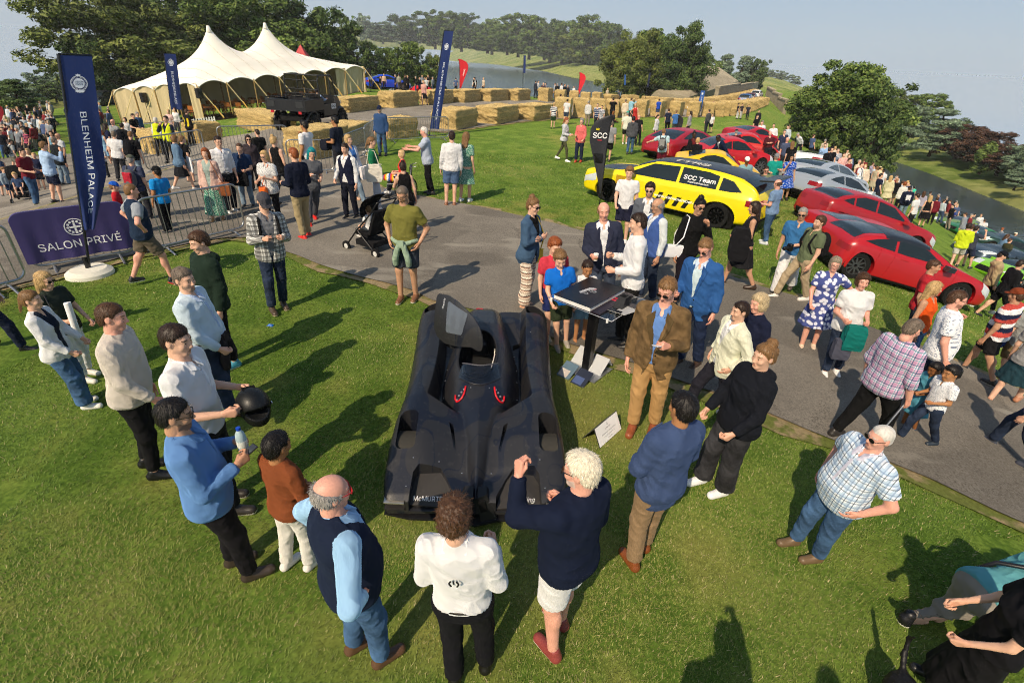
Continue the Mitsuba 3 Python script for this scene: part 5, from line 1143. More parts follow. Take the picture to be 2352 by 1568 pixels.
# the pole marquee
def on_ray(x,y,dist3):
 v=ray(x,y);return EYE+v*dist3
MA,MB,MC=on_ray(281,286,58),on_ray(470,273,53),on_ray(842,217,62)
MD=MA+MC-MB+np.array([0,0,.3])
scene['canvas']=principled([.86,.83,.75],.85,specular=.15,sheen=.2)
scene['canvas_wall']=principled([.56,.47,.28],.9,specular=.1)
def quad(s,t):return MB*(1-s)*(1-t)+MC*s*(1-t)+MA*(1-s)*t+MD*s*t
def peak_at(px_,py_):
 best=min(np.linspace(0,1,200),key=lambda s:abs(proj(quad(s,.5)+[0,0,6])[0]-px_));lo,hi=2,16
 for _ in range(40):
  m=(lo+hi)/2
  if proj(quad(best,.5)+[0,0,m])[1]>py_:lo=m
  else:hi=m
 return best,lo
PK=[peak_at(482,66),peak_at(611,59)]
def build_marquee():
 key=thing('marquee','large cream pole marquee with two tall peaks and scalloped eaves','marquee')
 NF,NS,EH=7,4,2.55
 ns,nt=7*14+1,4*12+1
 S,Tt=np.meshgrid(np.linspace(0,1,ns),np.linspace(0,1,nt),indexing='ij');P=quad(S.ravel()[:,None],Tt.ravel()[:,None]).reshape(ns,nt,3);LX,LY=np.linalg.norm(MC-MB),np.linalg.norm(MA-MB)
 base=np.full(S.shape,EH);e=np.minimum(np.minimum(S,1-S)*LX,np.minimum(Tt,1-Tt)*LY);base=base+.24*np.minimum(e,3.2)
 z=base.copy()
 for s0,h in PK:
  d=np.sqrt(((S-s0)*LX)**2+((Tt-.5)*LY*1.15)**2);z=np.maximum(z,base)+(h-3.3)*np.exp(-d/(1.35+.12*d))*np.clip(e/1.8,0,1)
 sc=lambda q,n:np.abs(np.sin(np.pi*q*n))**.8
 for dist,q,n in ((Tt*LY,S,NF),((1-Tt)*LY,S,NF),(S*LX,Tt,NS),((1-S)*LX,Tt,NS)):
  z=z+.38*np.exp(-dist/.55)*(sc(q,n)-.35)-.10*np.exp(-dist/.2)*0
 P=P.copy();P[...,2]+=z;n_=ns*nt;V=np.vstack([P.reshape(-1,3),P.reshape(-1,3)-[0,0,.025]]);I=np.arange(n_).reshape(ns,nt);q=np.stack([I[:-1,:-1],I[:-1,1:],I[1:,1:],I[1:,:-1]],-1).reshape(-1,4)
 part(key,'canopy',(V,np.vstack([q[:,::-1],q+n_])),'canvas')
 for i in range(1,NF*2):part(key,'seam',tube(P[i*7,2:-2]+[0,0,.004],.016,4),'canvas_wall')
 bd=np.r_[I[:,0],I[-1,1:],I[::-1,-1][1:],I[0,::-1][1:]]
 part(key,'eaves_hem',tube(P.reshape(-1,3)[bd]-[0,0,.02],.035,5),'canvas')
 for s0,h in PK:part(key,'king_pole',tube([quad(s0,.5),quad(s0,.5)+[0,0,h+.25]],.06,8),'matte','#8a6a42');part(key,'peak_cap',lathe_at(quad(s0,.5)+[0,0,h-.25],[(.001,.5),(.12,.45),(.24,0),(.001,0)]),'canvas')
 # walls of pleated canvas: the back, the left end and the right half of the front
 def wall(f,n,name='wall'):
  t_=np.linspace(0,1,n*10+1);Q=np.array([f(k) for k in t_]);d=unit(Q[-1]-Q[0]);nr=np.cross(d,[0,0,1.0]);Q=Q+np.outer(.05*np.sin(t_*n*2*np.pi*2.0),nr)
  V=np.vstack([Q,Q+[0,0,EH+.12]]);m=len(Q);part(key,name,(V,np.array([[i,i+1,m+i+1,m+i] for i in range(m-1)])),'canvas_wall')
 wall(lambda k:quad(k,1-.01),NF);wall(lambda k:quad(.995,k),NS)
 wall(lambda k:quad(.005,.30+.69*k),3);wall(lambda k:quad(.80+.19*k,.02),2);wall(lambda k:quad(.005,.02+.10*k),1)
 for i in range(NF+1):
  c=quad(i/NF,.0);part(key,'side_pole',tube([c,c+[0,0,EH]],.045,8),'matte','#a88a55')
  out=unit(MB-MA)*1.5;part(key,'guy_strap',tube([c+[0,0,EH-.05],c+out*1.2+[0,0,.05]],.035,5),'matte','#d9c68c');part(key,'guy_stake',tube([c+out*1.2+[0,0,-.05],c+out*.78+[0,0,.95]],.06,6),'matte','#c9a04e')
 for j in range(1,NS+1):
  c=quad(0,j/NS);part(key,'side_pole',tube([c,c+[0,0,EH]],.045,8),'matte','#a88a55');out=unit(MB-MC)*1.5
  part(key,'guy_strap',tube([c+[0,0,EH-.05],c+out+[0,0,.05]],.03,5),'matte','#d9c68c')
 V,F=sheet([q_[:2] for q_ in (quad(0,0),quad(1,0),quad(1,1),quad(0,1))],.05,.8);part(key,'floor',(V,F),'matte','#4a3a26')
def lathe_at(p,prof,n=20):V,F=lathe(prof,n);return V+p,F
build_marquee()
# brown wooden tables and chairs in it, speakers on poles
def table_set(c,ang,k):
 M=Mt(*c)@Mr('z',ang);key=thing('wooden_table','brown wooden table under the marquee','table','wooden tables under the marquee')
 part(key,'table_top',box(-.8,.8,-.42,.42,.70,.745),'matte','#7a4a24',T4=M,smooth=False)
 for x,y in ((-.7,-.34),(.7,-.34),(-.7,.34),(.7,.34)):part(key,'leg',box(x-.035,x+.035,y-.035,y+.035,0,.70),'matte','#6a3f1e',T4=M,smooth=False)
 for j,(x,y,a) in enumerate(((-.45,-.75,0),(.45,-.75,0),(-.45,.75,180),(.45,.75,180))):
  C=M@Mt(x,y,0)@Mr('z',a);ck=thing('folding_chair','brown wooden folding chair at a table under the marquee','chair','wooden folding chairs under the marquee')
  part(ck,'seat',box(-.22,.22,-.2,.2,.43,.46),'matte','#a5622a',T4=C,smooth=False);part(ck,'backrest',box(-.22,.22,-.22,-.19,.58,.90),'matte','#a5622a',T4=C,smooth=False)
  for lx in (-.2,.2):
   part(ck,'leg',tube([(lx,.2,0),(lx,-.21,.90)],.018,5),'matte','#8a5020',T4=C);part(ck,'leg',tube([(lx,-.2,0),(lx,.16,.44)],.018,5),'matte','#8a5020',T4=C)
for i,(s,t_) in enumerate(((.08,.2),(.2,.14),(.32,.2),(.44,.16),(.56,.22),(.68,.18),(.14,.45),(.3,.5),(.48,.5),(.64,.48))):table_set(quad(s,t_)+[0,0,.06],37*i,i)
def speaker(x,y,h,label):
 c=at(x,y) if not isinstance(x,np.ndarray) else x;key=thing('loudspeaker',label,'loudspeaker');M=Mt(*c)@Mr('z',160)
 part(key,'cabinet',box(-.2,.2,-.2,.2,h-.75,h,.02),'plastic','#121214',T4=M,smooth=25);part(key,'grille',box(-.17,.17,.2,.212,h-.71,h-.05),'matte','#1d1d20',T4=M,smooth=False);part(key,'stand',tube([(0,0,0),(0,0,h-.7)],.03,6),'matte','#15151a',T4=M)
speaker(quad(-.01,-.03),None,2.3,'black loudspeaker on a stand at the near corner of the marquee');speaker(quad(-.01,.62),None,2.3,'black loudspeaker at the left end of the marquee');speaker(quad(1.02,-.02),None,2.4,'black loudspeaker at the right end of the marquee')
key=thing('red_tent','small red pointed tent roof rising behind the marquee','tent');c=on_ray(693,150,78)
part(key,'roof',hull([c+d for d in ([-2,-1,-1],[2,-1,-1],[2,2,-1],[-2,2,-1],[0,.5,2.3],[0,.5,2.32])]),'flag_cloth','#b3202c',smooth=False);part(key,'wall',cat(box(c[0]-1.9,c[0]+1.9,c[1]-.9,c[1]+1.9,c[2]-4.2,c[2]-1.0)),'canvas_wall',smooth=False)
YC=place_car((1640,522),(1396,462),'L','hatch',1.0)
yellow=car(YC,'hatch','bright yellow hatchback with black roof, black stripes and team lettering on its windows','#e6d200',0,roof='#2b2d31',rim='#17171a')
def side_text(key,M,kind,txt,h,x,z,col,side,nm='lettering',bold=True,slant=0.0,rev=False,poly=None):
 """Lettering or a flat shape laid on a car's side."""
 K=KINDS[kind]
 if poly is None:m=text_mesh(txt,h,.003,bold);v=np.array(m.vertices);v[:,0]-=v[:,0].max()/2;f=np.array(m.faces)
 else:m=trimesh.creation.extrude_polygon(sg.Polygon(poly),.003,engine='earcut');v=np.array(m.vertices);f=np.array(m.faces)
 d=-1 if side=='L' else 1
 xx=x+d*v[:,0];zz=z+v[:,1];w,zb,zr=PCH(K['x'],K['w'])(xx),PCH(K['x'],K['zb'])(xx),PCH(K['x'],K['zr'])(xx)
 key_y=np.where(zz<zb,w*np.interp(zz/zb,[.3,.52,.9,1.0],[.99,1.0,.985,.93]),w*.93+(K['rw']-w*.93)*np.clip((zz-zb)/np.maximum(zr-zb,.05)/.88,0,1)**1.15)
 y=(key_y+.012+v[:,2])*(1 if side=='L' else-1)
 part(key,nm,(np.c_[xx,y,zz],f),'plastic',col,T4=M,smooth=False)
side_text(yellow,YC,'hatch','SCC Team',.105,-.84,1.10,'#e8e8e8','L');side_text(yellow,YC,'hatch','supercarclub.com',.04,-.84,1.03,'#e0e0e0','L')
side_text(yellow,YC,'hatch','www.vabumember.com',.075,-.50,.50,'#f0f0e4','L');side_text(yellow,YC,'hatch','',0,.98,.62,'#b08a18','L',nm='bronze_panel',poly=[(-.16,0),(.02,0),(.12,.24),(-.16,.24)])
for _k in range(5):side_text(yellow,YC,'hatch','',0,.28-.22*_k,.34,'#15161a','L',nm='stripe',poly=[(0,0),(.10,0),(.20,.32-.02*_k),(.10,.32-.02*_k)])
def roof_text(key,M,kind,txt,h,x,y,col):
 K=KINDS[kind];m=text_mesh(txt,h,.003,True);v=np.array(m.vertices);v=v-[v[:,0].max()/2,0,0];xx,yy=x-v[:,0],y-v[:,1];part(key,'roof_lettering',(np.c_[xx,yy,PCH(K['x'],K['zr'])(xx)+.03-.03*(yy/.6)**2+v[:,2]],np.array(m.faces)),'plastic',col,T4=M,smooth=False)
roof_text(yellow,YC,'hatch','TTRS',.24,-.45,.45,'#c9c4b8')
part(yellow,'rear_spoiler',hull([(-2.0+dx,s*.58,1.27+dz) for s in (-1,1) for dx,dz in ((0,.05),(-.32,.10),(-.30,.14),(0,.09))]),'paint','#1a1b1e',T4=YC,smooth=False)
RC=place_car((1944,636),(2172,702),'R','coupe',.86)
red_coupe=car(RC,'coupe','red two-door coupe with black roof, nearest of the red cars on the right','#a80d18',0,roof='#1d2026',rim='#6d6d70',rk=.45)
C_=lambda r,f,s,k,L,c,lod=1,syz=None,smax=1.45,**kw:car(place_car(r,f,s,k,syz,smax),k,L,c,lod,**kw)
C_((1915,588),(2115,640),'R','super','low red sports car squeezed between the red coupe and the red saloon','#a80d18',1,.82,rk=.5)
C_((1902,532),(2078,584),'R','sedan','red four-door saloon car beyond the red coupe','#9c0f18',1,.86,rk=.5)
C_((1880,476),(1988,502),'R','coupe','silver coupe next to the red saloon, nearest of the silver cars','#c2c8cc',1,.95,paint='metal_paint',rk=.6)
C_((1872,438),(1972,458),'R','coupe','silver sports car second from the red saloon','#ccd1d4',1,.95,paint='metal_paint',rk=.6)
C_((1866,404),(1952,421),'R','super','white sports car with rear wing, last of the pale row','#d9dadb',1,1.05)
C_((1575,425),(1705,440),'R','super','yellow low sports car hidden behind the yellow hatchback','#e0b400',1,1.0)
C_((1640,398),(1738,404),'R','coupe','red sports coupe directly behind the yellow cars','#b20e18',1,1.05)
C_((1668,368),(1762,380),'R','super','red sports car in the middle of the red group','#bb1a14',1,1.05)
C_((1562,372),(1638,362),'R','coupe','dark red car at the left of the red group with its boot to the lawn','#961020',1,1.0)
C_((1712,347),(1778,354),'R','super','farthest red sports car of the red group','#a8101e',1,1.05)
C_((2264,558),(2190,530),'L','super','lime green sports car by the lake, farthest of the green row','#5f7f2a',1,1.0)
C_((2290,584),(2222,552),'L','super','bright green sports car half hidden behind the man in lime','#1f6b3a',1,.95)
C_((2335,618),(2258,578),'L','coupe','dark teal green sports car in the green row by the lake','#20453f',1,1.0,paint='metal_paint')
C_((2372,664),(2276,620),'L','super','blue-grey sports car in the green row by the lake','#3a4a58',1,1.0,paint='metal_paint')
C_((2420,712),(2330,672),'L','super','vivid lime car cut by the right edge','#7fc020',1,1.0)
C_((2230,522),(2168,502),'L','super','black sports car at the far end of the green row','#16191c',1,1.0)
C_((866,206),(926,208),'R','coupe','bright blue sports car right of the marquee','#0f3fc0',1,None,1.3)
C_((944,206),(990,207),'R','super','black sports car beside the bright blue car','#15171b',1,None,1.3)
C_((855,198),(890,196),'R','estate','white car behind the bright blue car','#d4d8dc',2,None,1.2)
C_((1035,204),(1075,206),'R','sedan','dark grey car left of the red feather flag','#2c3035',2,None,1.2)
C_((1105,207),(1142,208),'R','sedan','dark green car among the crowd by the lake','#2f3d38',2,None,1.2)
C_((1172,209),(1208,211),'R','super','bright yellow sports car by the lake','#e2e000',1,None,1.2)
C_((1552,250),(1574,252),'R','sedan','white car on the track between the bale rows','#e2e4e6',2,None,1.2)
C_((1716,243),(1729,240),'R','hatch','blue rally car on the track near the bridge','#1c4f8a',2,None,1.2,name='rally_car')
C_((1729,238),(1738,236),'R','hatch','dark red rally car beside the blue one near the bridge','#5a2420',2,None,1.2,name='rally_car')
C_((1742,227),(1750,226),'R','hatch','white rally car farthest up the track at the bridge','#dcdcda',2,None,1.2,name='rally_car')
C_((1607,250),(1618,252),'R','hatch','dark blue car behind the bright blue banner on the track','#1a2c50',2,None,1.2,name='rally_car')
C_((255,287),(222,292),'L','estate','grey estate car at the left end of the marquee','#6d7378',1,None,1.2)
C_((262,240),(238,244),'L','estate','dark off-road car behind the left end of the marquee','#23272c',2,None,1.2)
C_((124,332),(78,340),'L','sedan','black saloon car in the left car park','#17191c',1,None,1.25)
C_((98,296),(68,300),'L','hatch','white hatchback in the left car park','#dfe2e4',1,None,1.2)
C_((132,288),(108,292),'L','super','lime yellow sports car in the left car park','#b8d820',2,None,1.2)
C_((50,322),(14,330),'L','sedan','grey car at the left edge of the car park','#5a6068',2,None,1.2)
C_((46,298),(20,302),'L','sedan','dark blue car behind the grey car in the left car park','#27303c',2,None,1.2)
C_((60,285),(34,288),'L','hatch','red car at the back of the left car park','#b0161c',2,None,1.2)
C_((210,262),(182,266),'L','estate','black estate car in the car park right of the tall banner','#1a1c1f',2,None,1.2)
# banners, barriers, stand and other things
def banner(fx,fy,tx,ty,width_px,cloth_px,label,text,color,side=1,base=None,name='banner',crest=True,wob=.05,curl=0.0,pole_h=None,fs=1.0):
 """Tall rectangular banner: pole foot at a pixel, top at a pixel; cloth_px = (width at the top, pixel row of its foot)."""
 G=at(fx,fy) if not isinstance(fx,np.ndarray) else fx;lo,hi=1,9
 for _ in range(40):
  m=(lo+hi)/2
  if proj(G+[0,0,m])[1]>ty:lo=m
  else:hi=m
 Hh=lo;top=G+[0,0,Hh]
 lo,hi=0,Hh
 for _ in range(40):
  m=(lo+hi)/2
  if proj(G+[0,0,m])[1]>cloth_px:lo=m
  else:hi=m
 zb=lo
 lean=np.zeros(3)
 q=proj(top);R_=unit(np.cross(_fwd(G),[0,0,1.0]));k=math.hypot(*(proj(top+R_)-q));lean=R_*(tx-q[0])/k
 W=width_px/k;X_=R_*side
 key=thing(name,label,'banner');ax_=lambda z:G+[0,0,z]+lean*(z/Hh)
 part(key,'pole',tube([ax_(z) for z in np.linspace(0,Hh,9)],.022,8),'plastic','#15181f');part(key,'top_arm',tube([ax_(Hh),ax_(Hh)+X_*W],.014,6),'plastic','#15181f')
 nrm=np.cross(X_,[0,0,1.0]);nrm=nrm if nrm@(EYE-G)>0 else-nrm
 def surf(u,z,off=0.0):
  t=(z-zb)/(Hh-zb);taper=np.clip(.35+2.0*t,0,1) if curl else 1.0
  b=wob*(np.sin(3.1*t+2.2*u)*(1-t)+.6*np.sin(9*u+5*t)*(1-t)**2+.25*np.sin(14*t+4*u)*(1-t))
  return G+np.outer(z,[0,0,1])+np.outer(z/Hh,lean)+np.outer(u*W*taper,X_)+np.outer(b+off,nrm)
 nu,nz=13,46;Ug,Zg=np.meshgrid(np.linspace(0,1,nu),np.linspace(zb,Hh-.01,nz));Vf=surf(Ug.ravel(),Zg.ravel(),.004);Vb=surf(Ug.ravel(),Zg.ravel(),-.004)
 I=np.arange(nu*nz).reshape(nz,nu);q2=np.stack([I[:-1,:-1],I[:-1,1:],I[1:,1:],I[1:,:-1]],-1).reshape(-1,4);cl=part(key,'cloth',(np.vstack([Vf,Vb]),np.vstack([q2,q2[:,::-1]+nu*nz])),'flag_cloth',color)
 s_=np.sign(np.cross(X_,[0,0,1.0])@nrm);
 def flat_to(m,nm,col):
  v=np.array(m[0] if isinstance(m,tuple) else m.vertices);f=np.array(m[1] if isinstance(m,tuple) else m.faces)
  u=.5+v[:,0]/W*side*1.0;part(cl,nm,(surf(u,v[:,1],.006+np.abs(v[:,2])),f),'flag_cloth',col,smooth=False)
 if text:
  h=W*.20*fs;t=text_mesh(text,h,.002);v=np.array(t.vertices);v=np.c_[v[:,1]-h/2,-v[:,0],v[:,2]];L=-v[:,1].min();avail=(Hh-zb)*.60;v[:,1]=v[:,1]*avail/L+Hh-(Hh-zb)*.30
  flat_to((v*[1,1,1],np.array(t.faces)),'lettering','#dfe6f2')
 if crest:
  c=Hh-(Hh-zb)*.15;r=W*.26;ring=sg.Point(0,0).buffer(r,24).difference(sg.Point(0,0).buffer(r*.93,24));inner=sg.Point(0,0).buffer(r*.66,24)
  ticks=[sg.Polygon([(r*.70*math.cos(a),r*.7*math.sin(a)),(r*.90*math.cos(a-.05),r*.9*math.sin(a-.05)),(r*.90*math.cos(a+.05),r*.9*math.sin(a+.05))]) for a in np.linspace(0,2*np.pi,31)[:-1]]
  rib=sg.Polygon([(-r*.62,-r*1.02),(-r*.3,-r*.86),(r*.3,-r*.86),(r*.62,-r*1.02),(r*.34,-r*1.22),(-r*.34,-r*1.22)]);crown=sg.Polygon([(-r*.22,r*.98),(r*.22,r*.98),(r*.28,r*1.22),(r*.1,r*1.12),(0,r*1.26),(-r*.1,r*1.12),(-r*.28,r*1.22)])
  ms=[trimesh.creation.extrude_polygon(p,.002,engine='earcut') for p in [ring,inner,rib,crown]+ticks]
  def fine(m):m=m.copy();m.apply_translation([0,c,0]);return m
  M_=cat(*[fine(m) for m in ms]);flat_to((M_[0]*[1,1,1]+[0,0,0],M_[1]),'crest','#d9dfeb')
  for j,w_ in enumerate(('SALON','PRIVÉ')):
   t=text_mesh(w_,r*.22,.0015);v=np.array(t.vertices);v[:,0]-=v[:,0].max()/2;v[:,1]+=c+r*(.10-.34*j);v[:,2]+=.003;flat_to((v,np.array(t.faces)),'crest_lettering','#26345f')
 if base=='disc':
  part(key,'base',lathe_at(G,[(.001,.13),(.28,.12),(.36,.06),(.37,0),(.001,0)],32),'matte','#d9d6c8',smooth=30);part(key,'socket',tube([G+[0,0,.12],G+[0,0,.32]],.035,8),'plastic','#1a1a1c')
 elif base:part(key,'base',box(G[0]-.35,G[0]+.35,G[1]-.2,G[1]+.2,G[2],G[2]+.03),'metal','#55585c',smooth=False)
 return key
def _fwd(G):v=(G-EYE)*[1,1,0];return unit(v)
banner(208,630,130,120,82,530,'tall dark blue banner with crest on a round white base at the left','BLENHEIM PALACE','#1b2f66',base='disc',wob=.07,curl=1)
banner(402,318,376,122,28,252,'blue banner with crest standing in front of the marquee','BLENHEIM PALACE','#1b2f66',base='plate',wob=.05)
banner(986,312,1020,68,22,296,'blue banner with crest in the middle, leaning right above the straw bales','BLENHEIM PALACE','#1b2f66',side=1,wob=.05,base='plate',fs=1.0)
banner(1598,268,1610,208,10,255,'bright blue banner beside the near straw bale row','BLENHEIM PALACE','#2b559e',wob=.04)
banner(1200,232,1203,128,5,168,'thin dark blue banner standing in front of the lake',None,'#1b2f66',crest=False)
banner(1432,238,1434,172,4,196,'thin blue banner before the big lakeside trees',None,'#2b559e',crest=False)
banner(1475,268,1491,168,4,200,'slim black-blue banner pole among the spectators by the bales',None,'#1a2240',crest=False)
def feather(fx,fy,top_y,width_px,color,label,text=None,tcol='#ffffff',lean=0,extra=False,flip=1):
 G=at(fx,fy);lo,hi=.8,8
 for _ in range(40):
  m=(lo+hi)/2
  if proj(G+[0,0,m])[1]>top_y:lo=m
  else:hi=m
 Hh=lo;X_=unit(np.cross(_fwd(G),[0,0,1.0]))*flip;nrm=unit(EYE*[1,1,0]-G*[1,1,0]);k=math.hypot(*(proj(G+[0,0,Hh*.7]+X_)-proj(G+[0,0,Hh*.7])));W=width_px/k;key=thing('feather_flag',label,'flag')
 zs=np.linspace(.16,1,28);edge=np.interp(zs,[.16,.4,.72,.86,.95,1.0],[.04,.42,.96,1.0,.72,.12]);pole=np.interp(zs,[0,.7,.88,.96,1],[0,.0,.05,.14,.40])
 A=[G+[0,0,z*Hh]-X_*p*W*.5+X_*lean*z for z,p in zip(zs,pole)];part(key,'pole',tube([G-[0,0,.05]]+[a+nrm*.0 for a in A],.018,6),'plastic','#16171a')
 def S(u,z,off):p=np.interp(z,zs,pole);e=np.interp(z,zs,edge);return G+np.outer(z*Hh,[0,0,1])+np.outer(-p*W*.5+u*W*(e+p*.5)+lean*z,X_)+np.outer(off+.03*np.sin(6*z+3*u),nrm)
 Ug,Zg=np.meshgrid(np.linspace(0,1,9),zs);I=np.arange(Ug.size).reshape(Ug.shape);q=np.stack([I[:-1,:-1],I[:-1,1:],I[1:,1:],I[1:,:-1]],-1).reshape(-1,4)
 cl=part(key,'cloth',(np.vstack([S(Ug.ravel(),Zg.ravel(),.003),S(Ug.ravel(),Zg.ravel(),-.003)]),np.vstack([q,q[:,::-1]+Ug.size])),'flag_cloth',color)
 def put_text(txt,h,u0,z0,col,vertical=False):
  t=text_mesh(txt,h,.001,bold=True);v=np.array(t.vertices)
  if vertical:v=np.c_[v[:,1],-v[:,0],v[:,2]]
  else:v[:,0]-=v[:,0].max()/2
  e=np.interp(z0,zs,edge);part(cl,'lettering',(S(u0+flip*v[:,0]/(W*e),z0+v[:,1]/Hh,.006+v[:,2]),np.array(t.faces)),'plastic',col,smooth=False)
 if text:put_text(*text)
 if extra:
  put_text('SCC',Hh*.055,.47,.765,'#f2f2f2');put_text('TEAM',Hh*.014,.47,.735,'#c03038')
  e_=.55;part(cl,'panel',(S(np.array([.2,.9,.9,.2]),np.array([.50,.50,.60,.60]),.006),np.array([[0,1,2],[0,2,3]])),'plastic','#0b0b0c',smooth=False)
  cr=np.array([(-.5,0),(.5,0),(.6,.7),(.25,.35),(0,.8),(-.25,.35),(-.6,.7)])*Hh*.035;m=trimesh.creation.extrude_polygon(sg.Polygon(cr),.002,engine='earcut');v=np.array(m.vertices);part(cl,'crown_emblem',(S(.62+v[:,0]/W,.845+v[:,1]/Hh,.006+v[:,2]),np.array(m.faces)),'plastic','#d8c820',smooth=False)
 return key
feather(1376,476,266,42,'#2b2d33','dark grey feather flag with yellow crown in front of the yellow car',extra=True,flip=-1)
feather(1545,345,265,12,'#26282c','black feather flag behind the yellow car by the red cars')
feather(1056,222,136,20,'#c8202c','red feather flag before the lake, left of the two',('DRIVE',.16,.5,.75,'#f0dada',True))
feather(1326,233,167,14,'#d02230','red feather flag before the lake, right of the two')
feather(-4,332,232,46,'#a3202a','red feather flag cut by the left edge of the view',('HOSPITALITY',.14,.55,.86,'#e8cfcf',True))
def barrier(x0,y0,x1,y1,label,h=1.1,n=None,cover=False,feet=True):
 a,b=at(x0,y0),at(x1,y1);L=np.linalg.norm(b-a);X_=unit(b-a);Y_=unit(np.cross([0,0,1.0],X_));Z_=np.cross(X_,Y_);M=Mframe(a,X_,Y_,Z_);key=thing('crowd_barrier',label,'barrier');r=.16
 arc=lambda cx,cz,a0,a1:[(cx+r*math.cos(t_),0,cz+r*math.sin(t_)) for t_ in np.linspace(a0,a1,6)]
 loop=arc(L-r,h-r,0,math.pi/2)+arc(r,h-r,math.pi/2,math.pi)+arc(r,.15+r,math.pi,1.5*math.pi)+arc(L-r,.15+r,1.5*math.pi,2*math.pi)
 part(key,'frame',tube(loop,.021,8,True),'metal','#a9adb0',T4=M);n=n or int(L/.125)
 for i in range(1,n):part(key,'bar',tube([(L*i/n,0,.15),(L*i/n,0,h)],.0085,6),'metal','#a2a6a9',T4=M)
 for x in (.28,L-.28):
  if feet:part(key,'foot',tube([(x,-.32,.015),(x,-.05,.10),(x,.05,.10),(x,.32,.015)],.022,6),'metal','#b4b7ba',T4=M)
  part(key,'foot_post',tube([(x,0,.08),(x,0,.17)],.02,6),'metal','#b4b7ba',T4=M)
 return key,M,L,h
barrier(-60,690,72,655,'crowd barrier at the left edge of the lawn, next to the purple banner cover')
kb,MB_,LB,hB=barrier(84,632,318,590,'crowd barrier hidden under the purple lettered cover',feet=True)
def cover():
 key=thing('barrier_cover','purple fabric cover with white crest and lettering hung over a crowd barrier','fabric cover');s=-1 if (MB_[:3,1]@(EYE-MB_[:3,3]))<0 else 1
 xs,zs=np.linspace(-.05,LB+.05,60),np.linspace(.22,hB+.02,18);Xg,Zg=np.meshgrid(xs,zs);t=(hB-Zg)/hB;f=lambda x,z:s*(.035+.02*np.sin(x*9+2)*np.clip((hB-z)/hB,0,1)+.014*np.sin(x*23)*np.clip((hB-z)/hB,0,1))
 rnd=np.clip(1-((np.abs((Xg-LB/2)/(LB/2+.05)))**14),0,1);Zc=np.where(Zg>hB-.14,Zg-.12*(1-rnd)*(Zg-hB+.14)/.14,Zg);Yf=f(Xg,Zg);n_=Xg.size;I=np.arange(n_).reshape(Xg.shape);q=np.stack([I[:-1,:-1],I[:-1,1:],I[1:,1:],I[1:,:-1]],-1).reshape(-1,4)
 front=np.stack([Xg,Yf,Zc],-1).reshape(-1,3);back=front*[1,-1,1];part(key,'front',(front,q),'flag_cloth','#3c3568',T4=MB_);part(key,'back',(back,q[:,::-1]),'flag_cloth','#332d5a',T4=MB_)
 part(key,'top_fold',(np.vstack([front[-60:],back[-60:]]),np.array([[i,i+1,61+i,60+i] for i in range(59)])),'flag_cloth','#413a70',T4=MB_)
 fl=1 if s<0 else-1
 def dec(m,nm,dx,dz,col):
  v=np.array(m[0]) if isinstance(m,tuple) else np.array(m.vertices);fc=m[1] if isinstance(m,tuple) else np.array(m.faces);x=LB/2+fl*(v[:,0]+dx);z=v[:,1]+dz;part(key,nm,(np.c_[x,f(x,z)+s*(.004+v[:,2]),z],fc),'flag_cloth',col,T4=MB_,smooth=False)
 t=text_mesh('SALON PRIVÉ',.135,.002);t.apply_translation([-t.bounds[1][0]/2,0,0]);dec(t,'lettering',0,.40,'#e9e9ee')
 r=.155;ms=[sg.Point(0,0).buffer(r,20).difference(sg.Point(0,0).buffer(r*.9,20)),sg.box(-r*.5,-r*.1,r*.5,r*.1),sg.box(-r*.1,-r*.5,r*.1,r*.5)]+[sg.Point(r*.66*math.cos(a),r*.66*math.sin(a)).buffer(r*.13,6) for a in np.linspace(0,6.28,13)[:-1]]
 dec(cat(*[trimesh.creation.extrude_polygon(p,.002,engine='earcut') for p in ms]),'crest',0,.76,'#e9e9ee')
cover()
barrier(352,588,566,535,'crowd barrier between the man in the navy gilet and the lawn, seen full length',h=1.12)
barrier(342,402,478,372,'crowd barrier in front of the marshals in yellow vests')
barrier(512,362,668,355,'crowd barrier across the road behind the young man in black')
barrier(668,402,770,400,'crowd barrier behind the man in the white t-shirt',h=1.12)
barrier(772,398,842,360,'crowd barrier in line with the green sweater woman and the straw bale',h=1.12)
barrier(842,356,884,318,'crowd barrier that the small boy climbs on',h=1.12)
barrier(890,328,1030,322,'crowd barrier standing below the middle blue banner',h=1.1)
barrier(330,330,460,318,'crowd barrier behind the marshals by the picket fence')
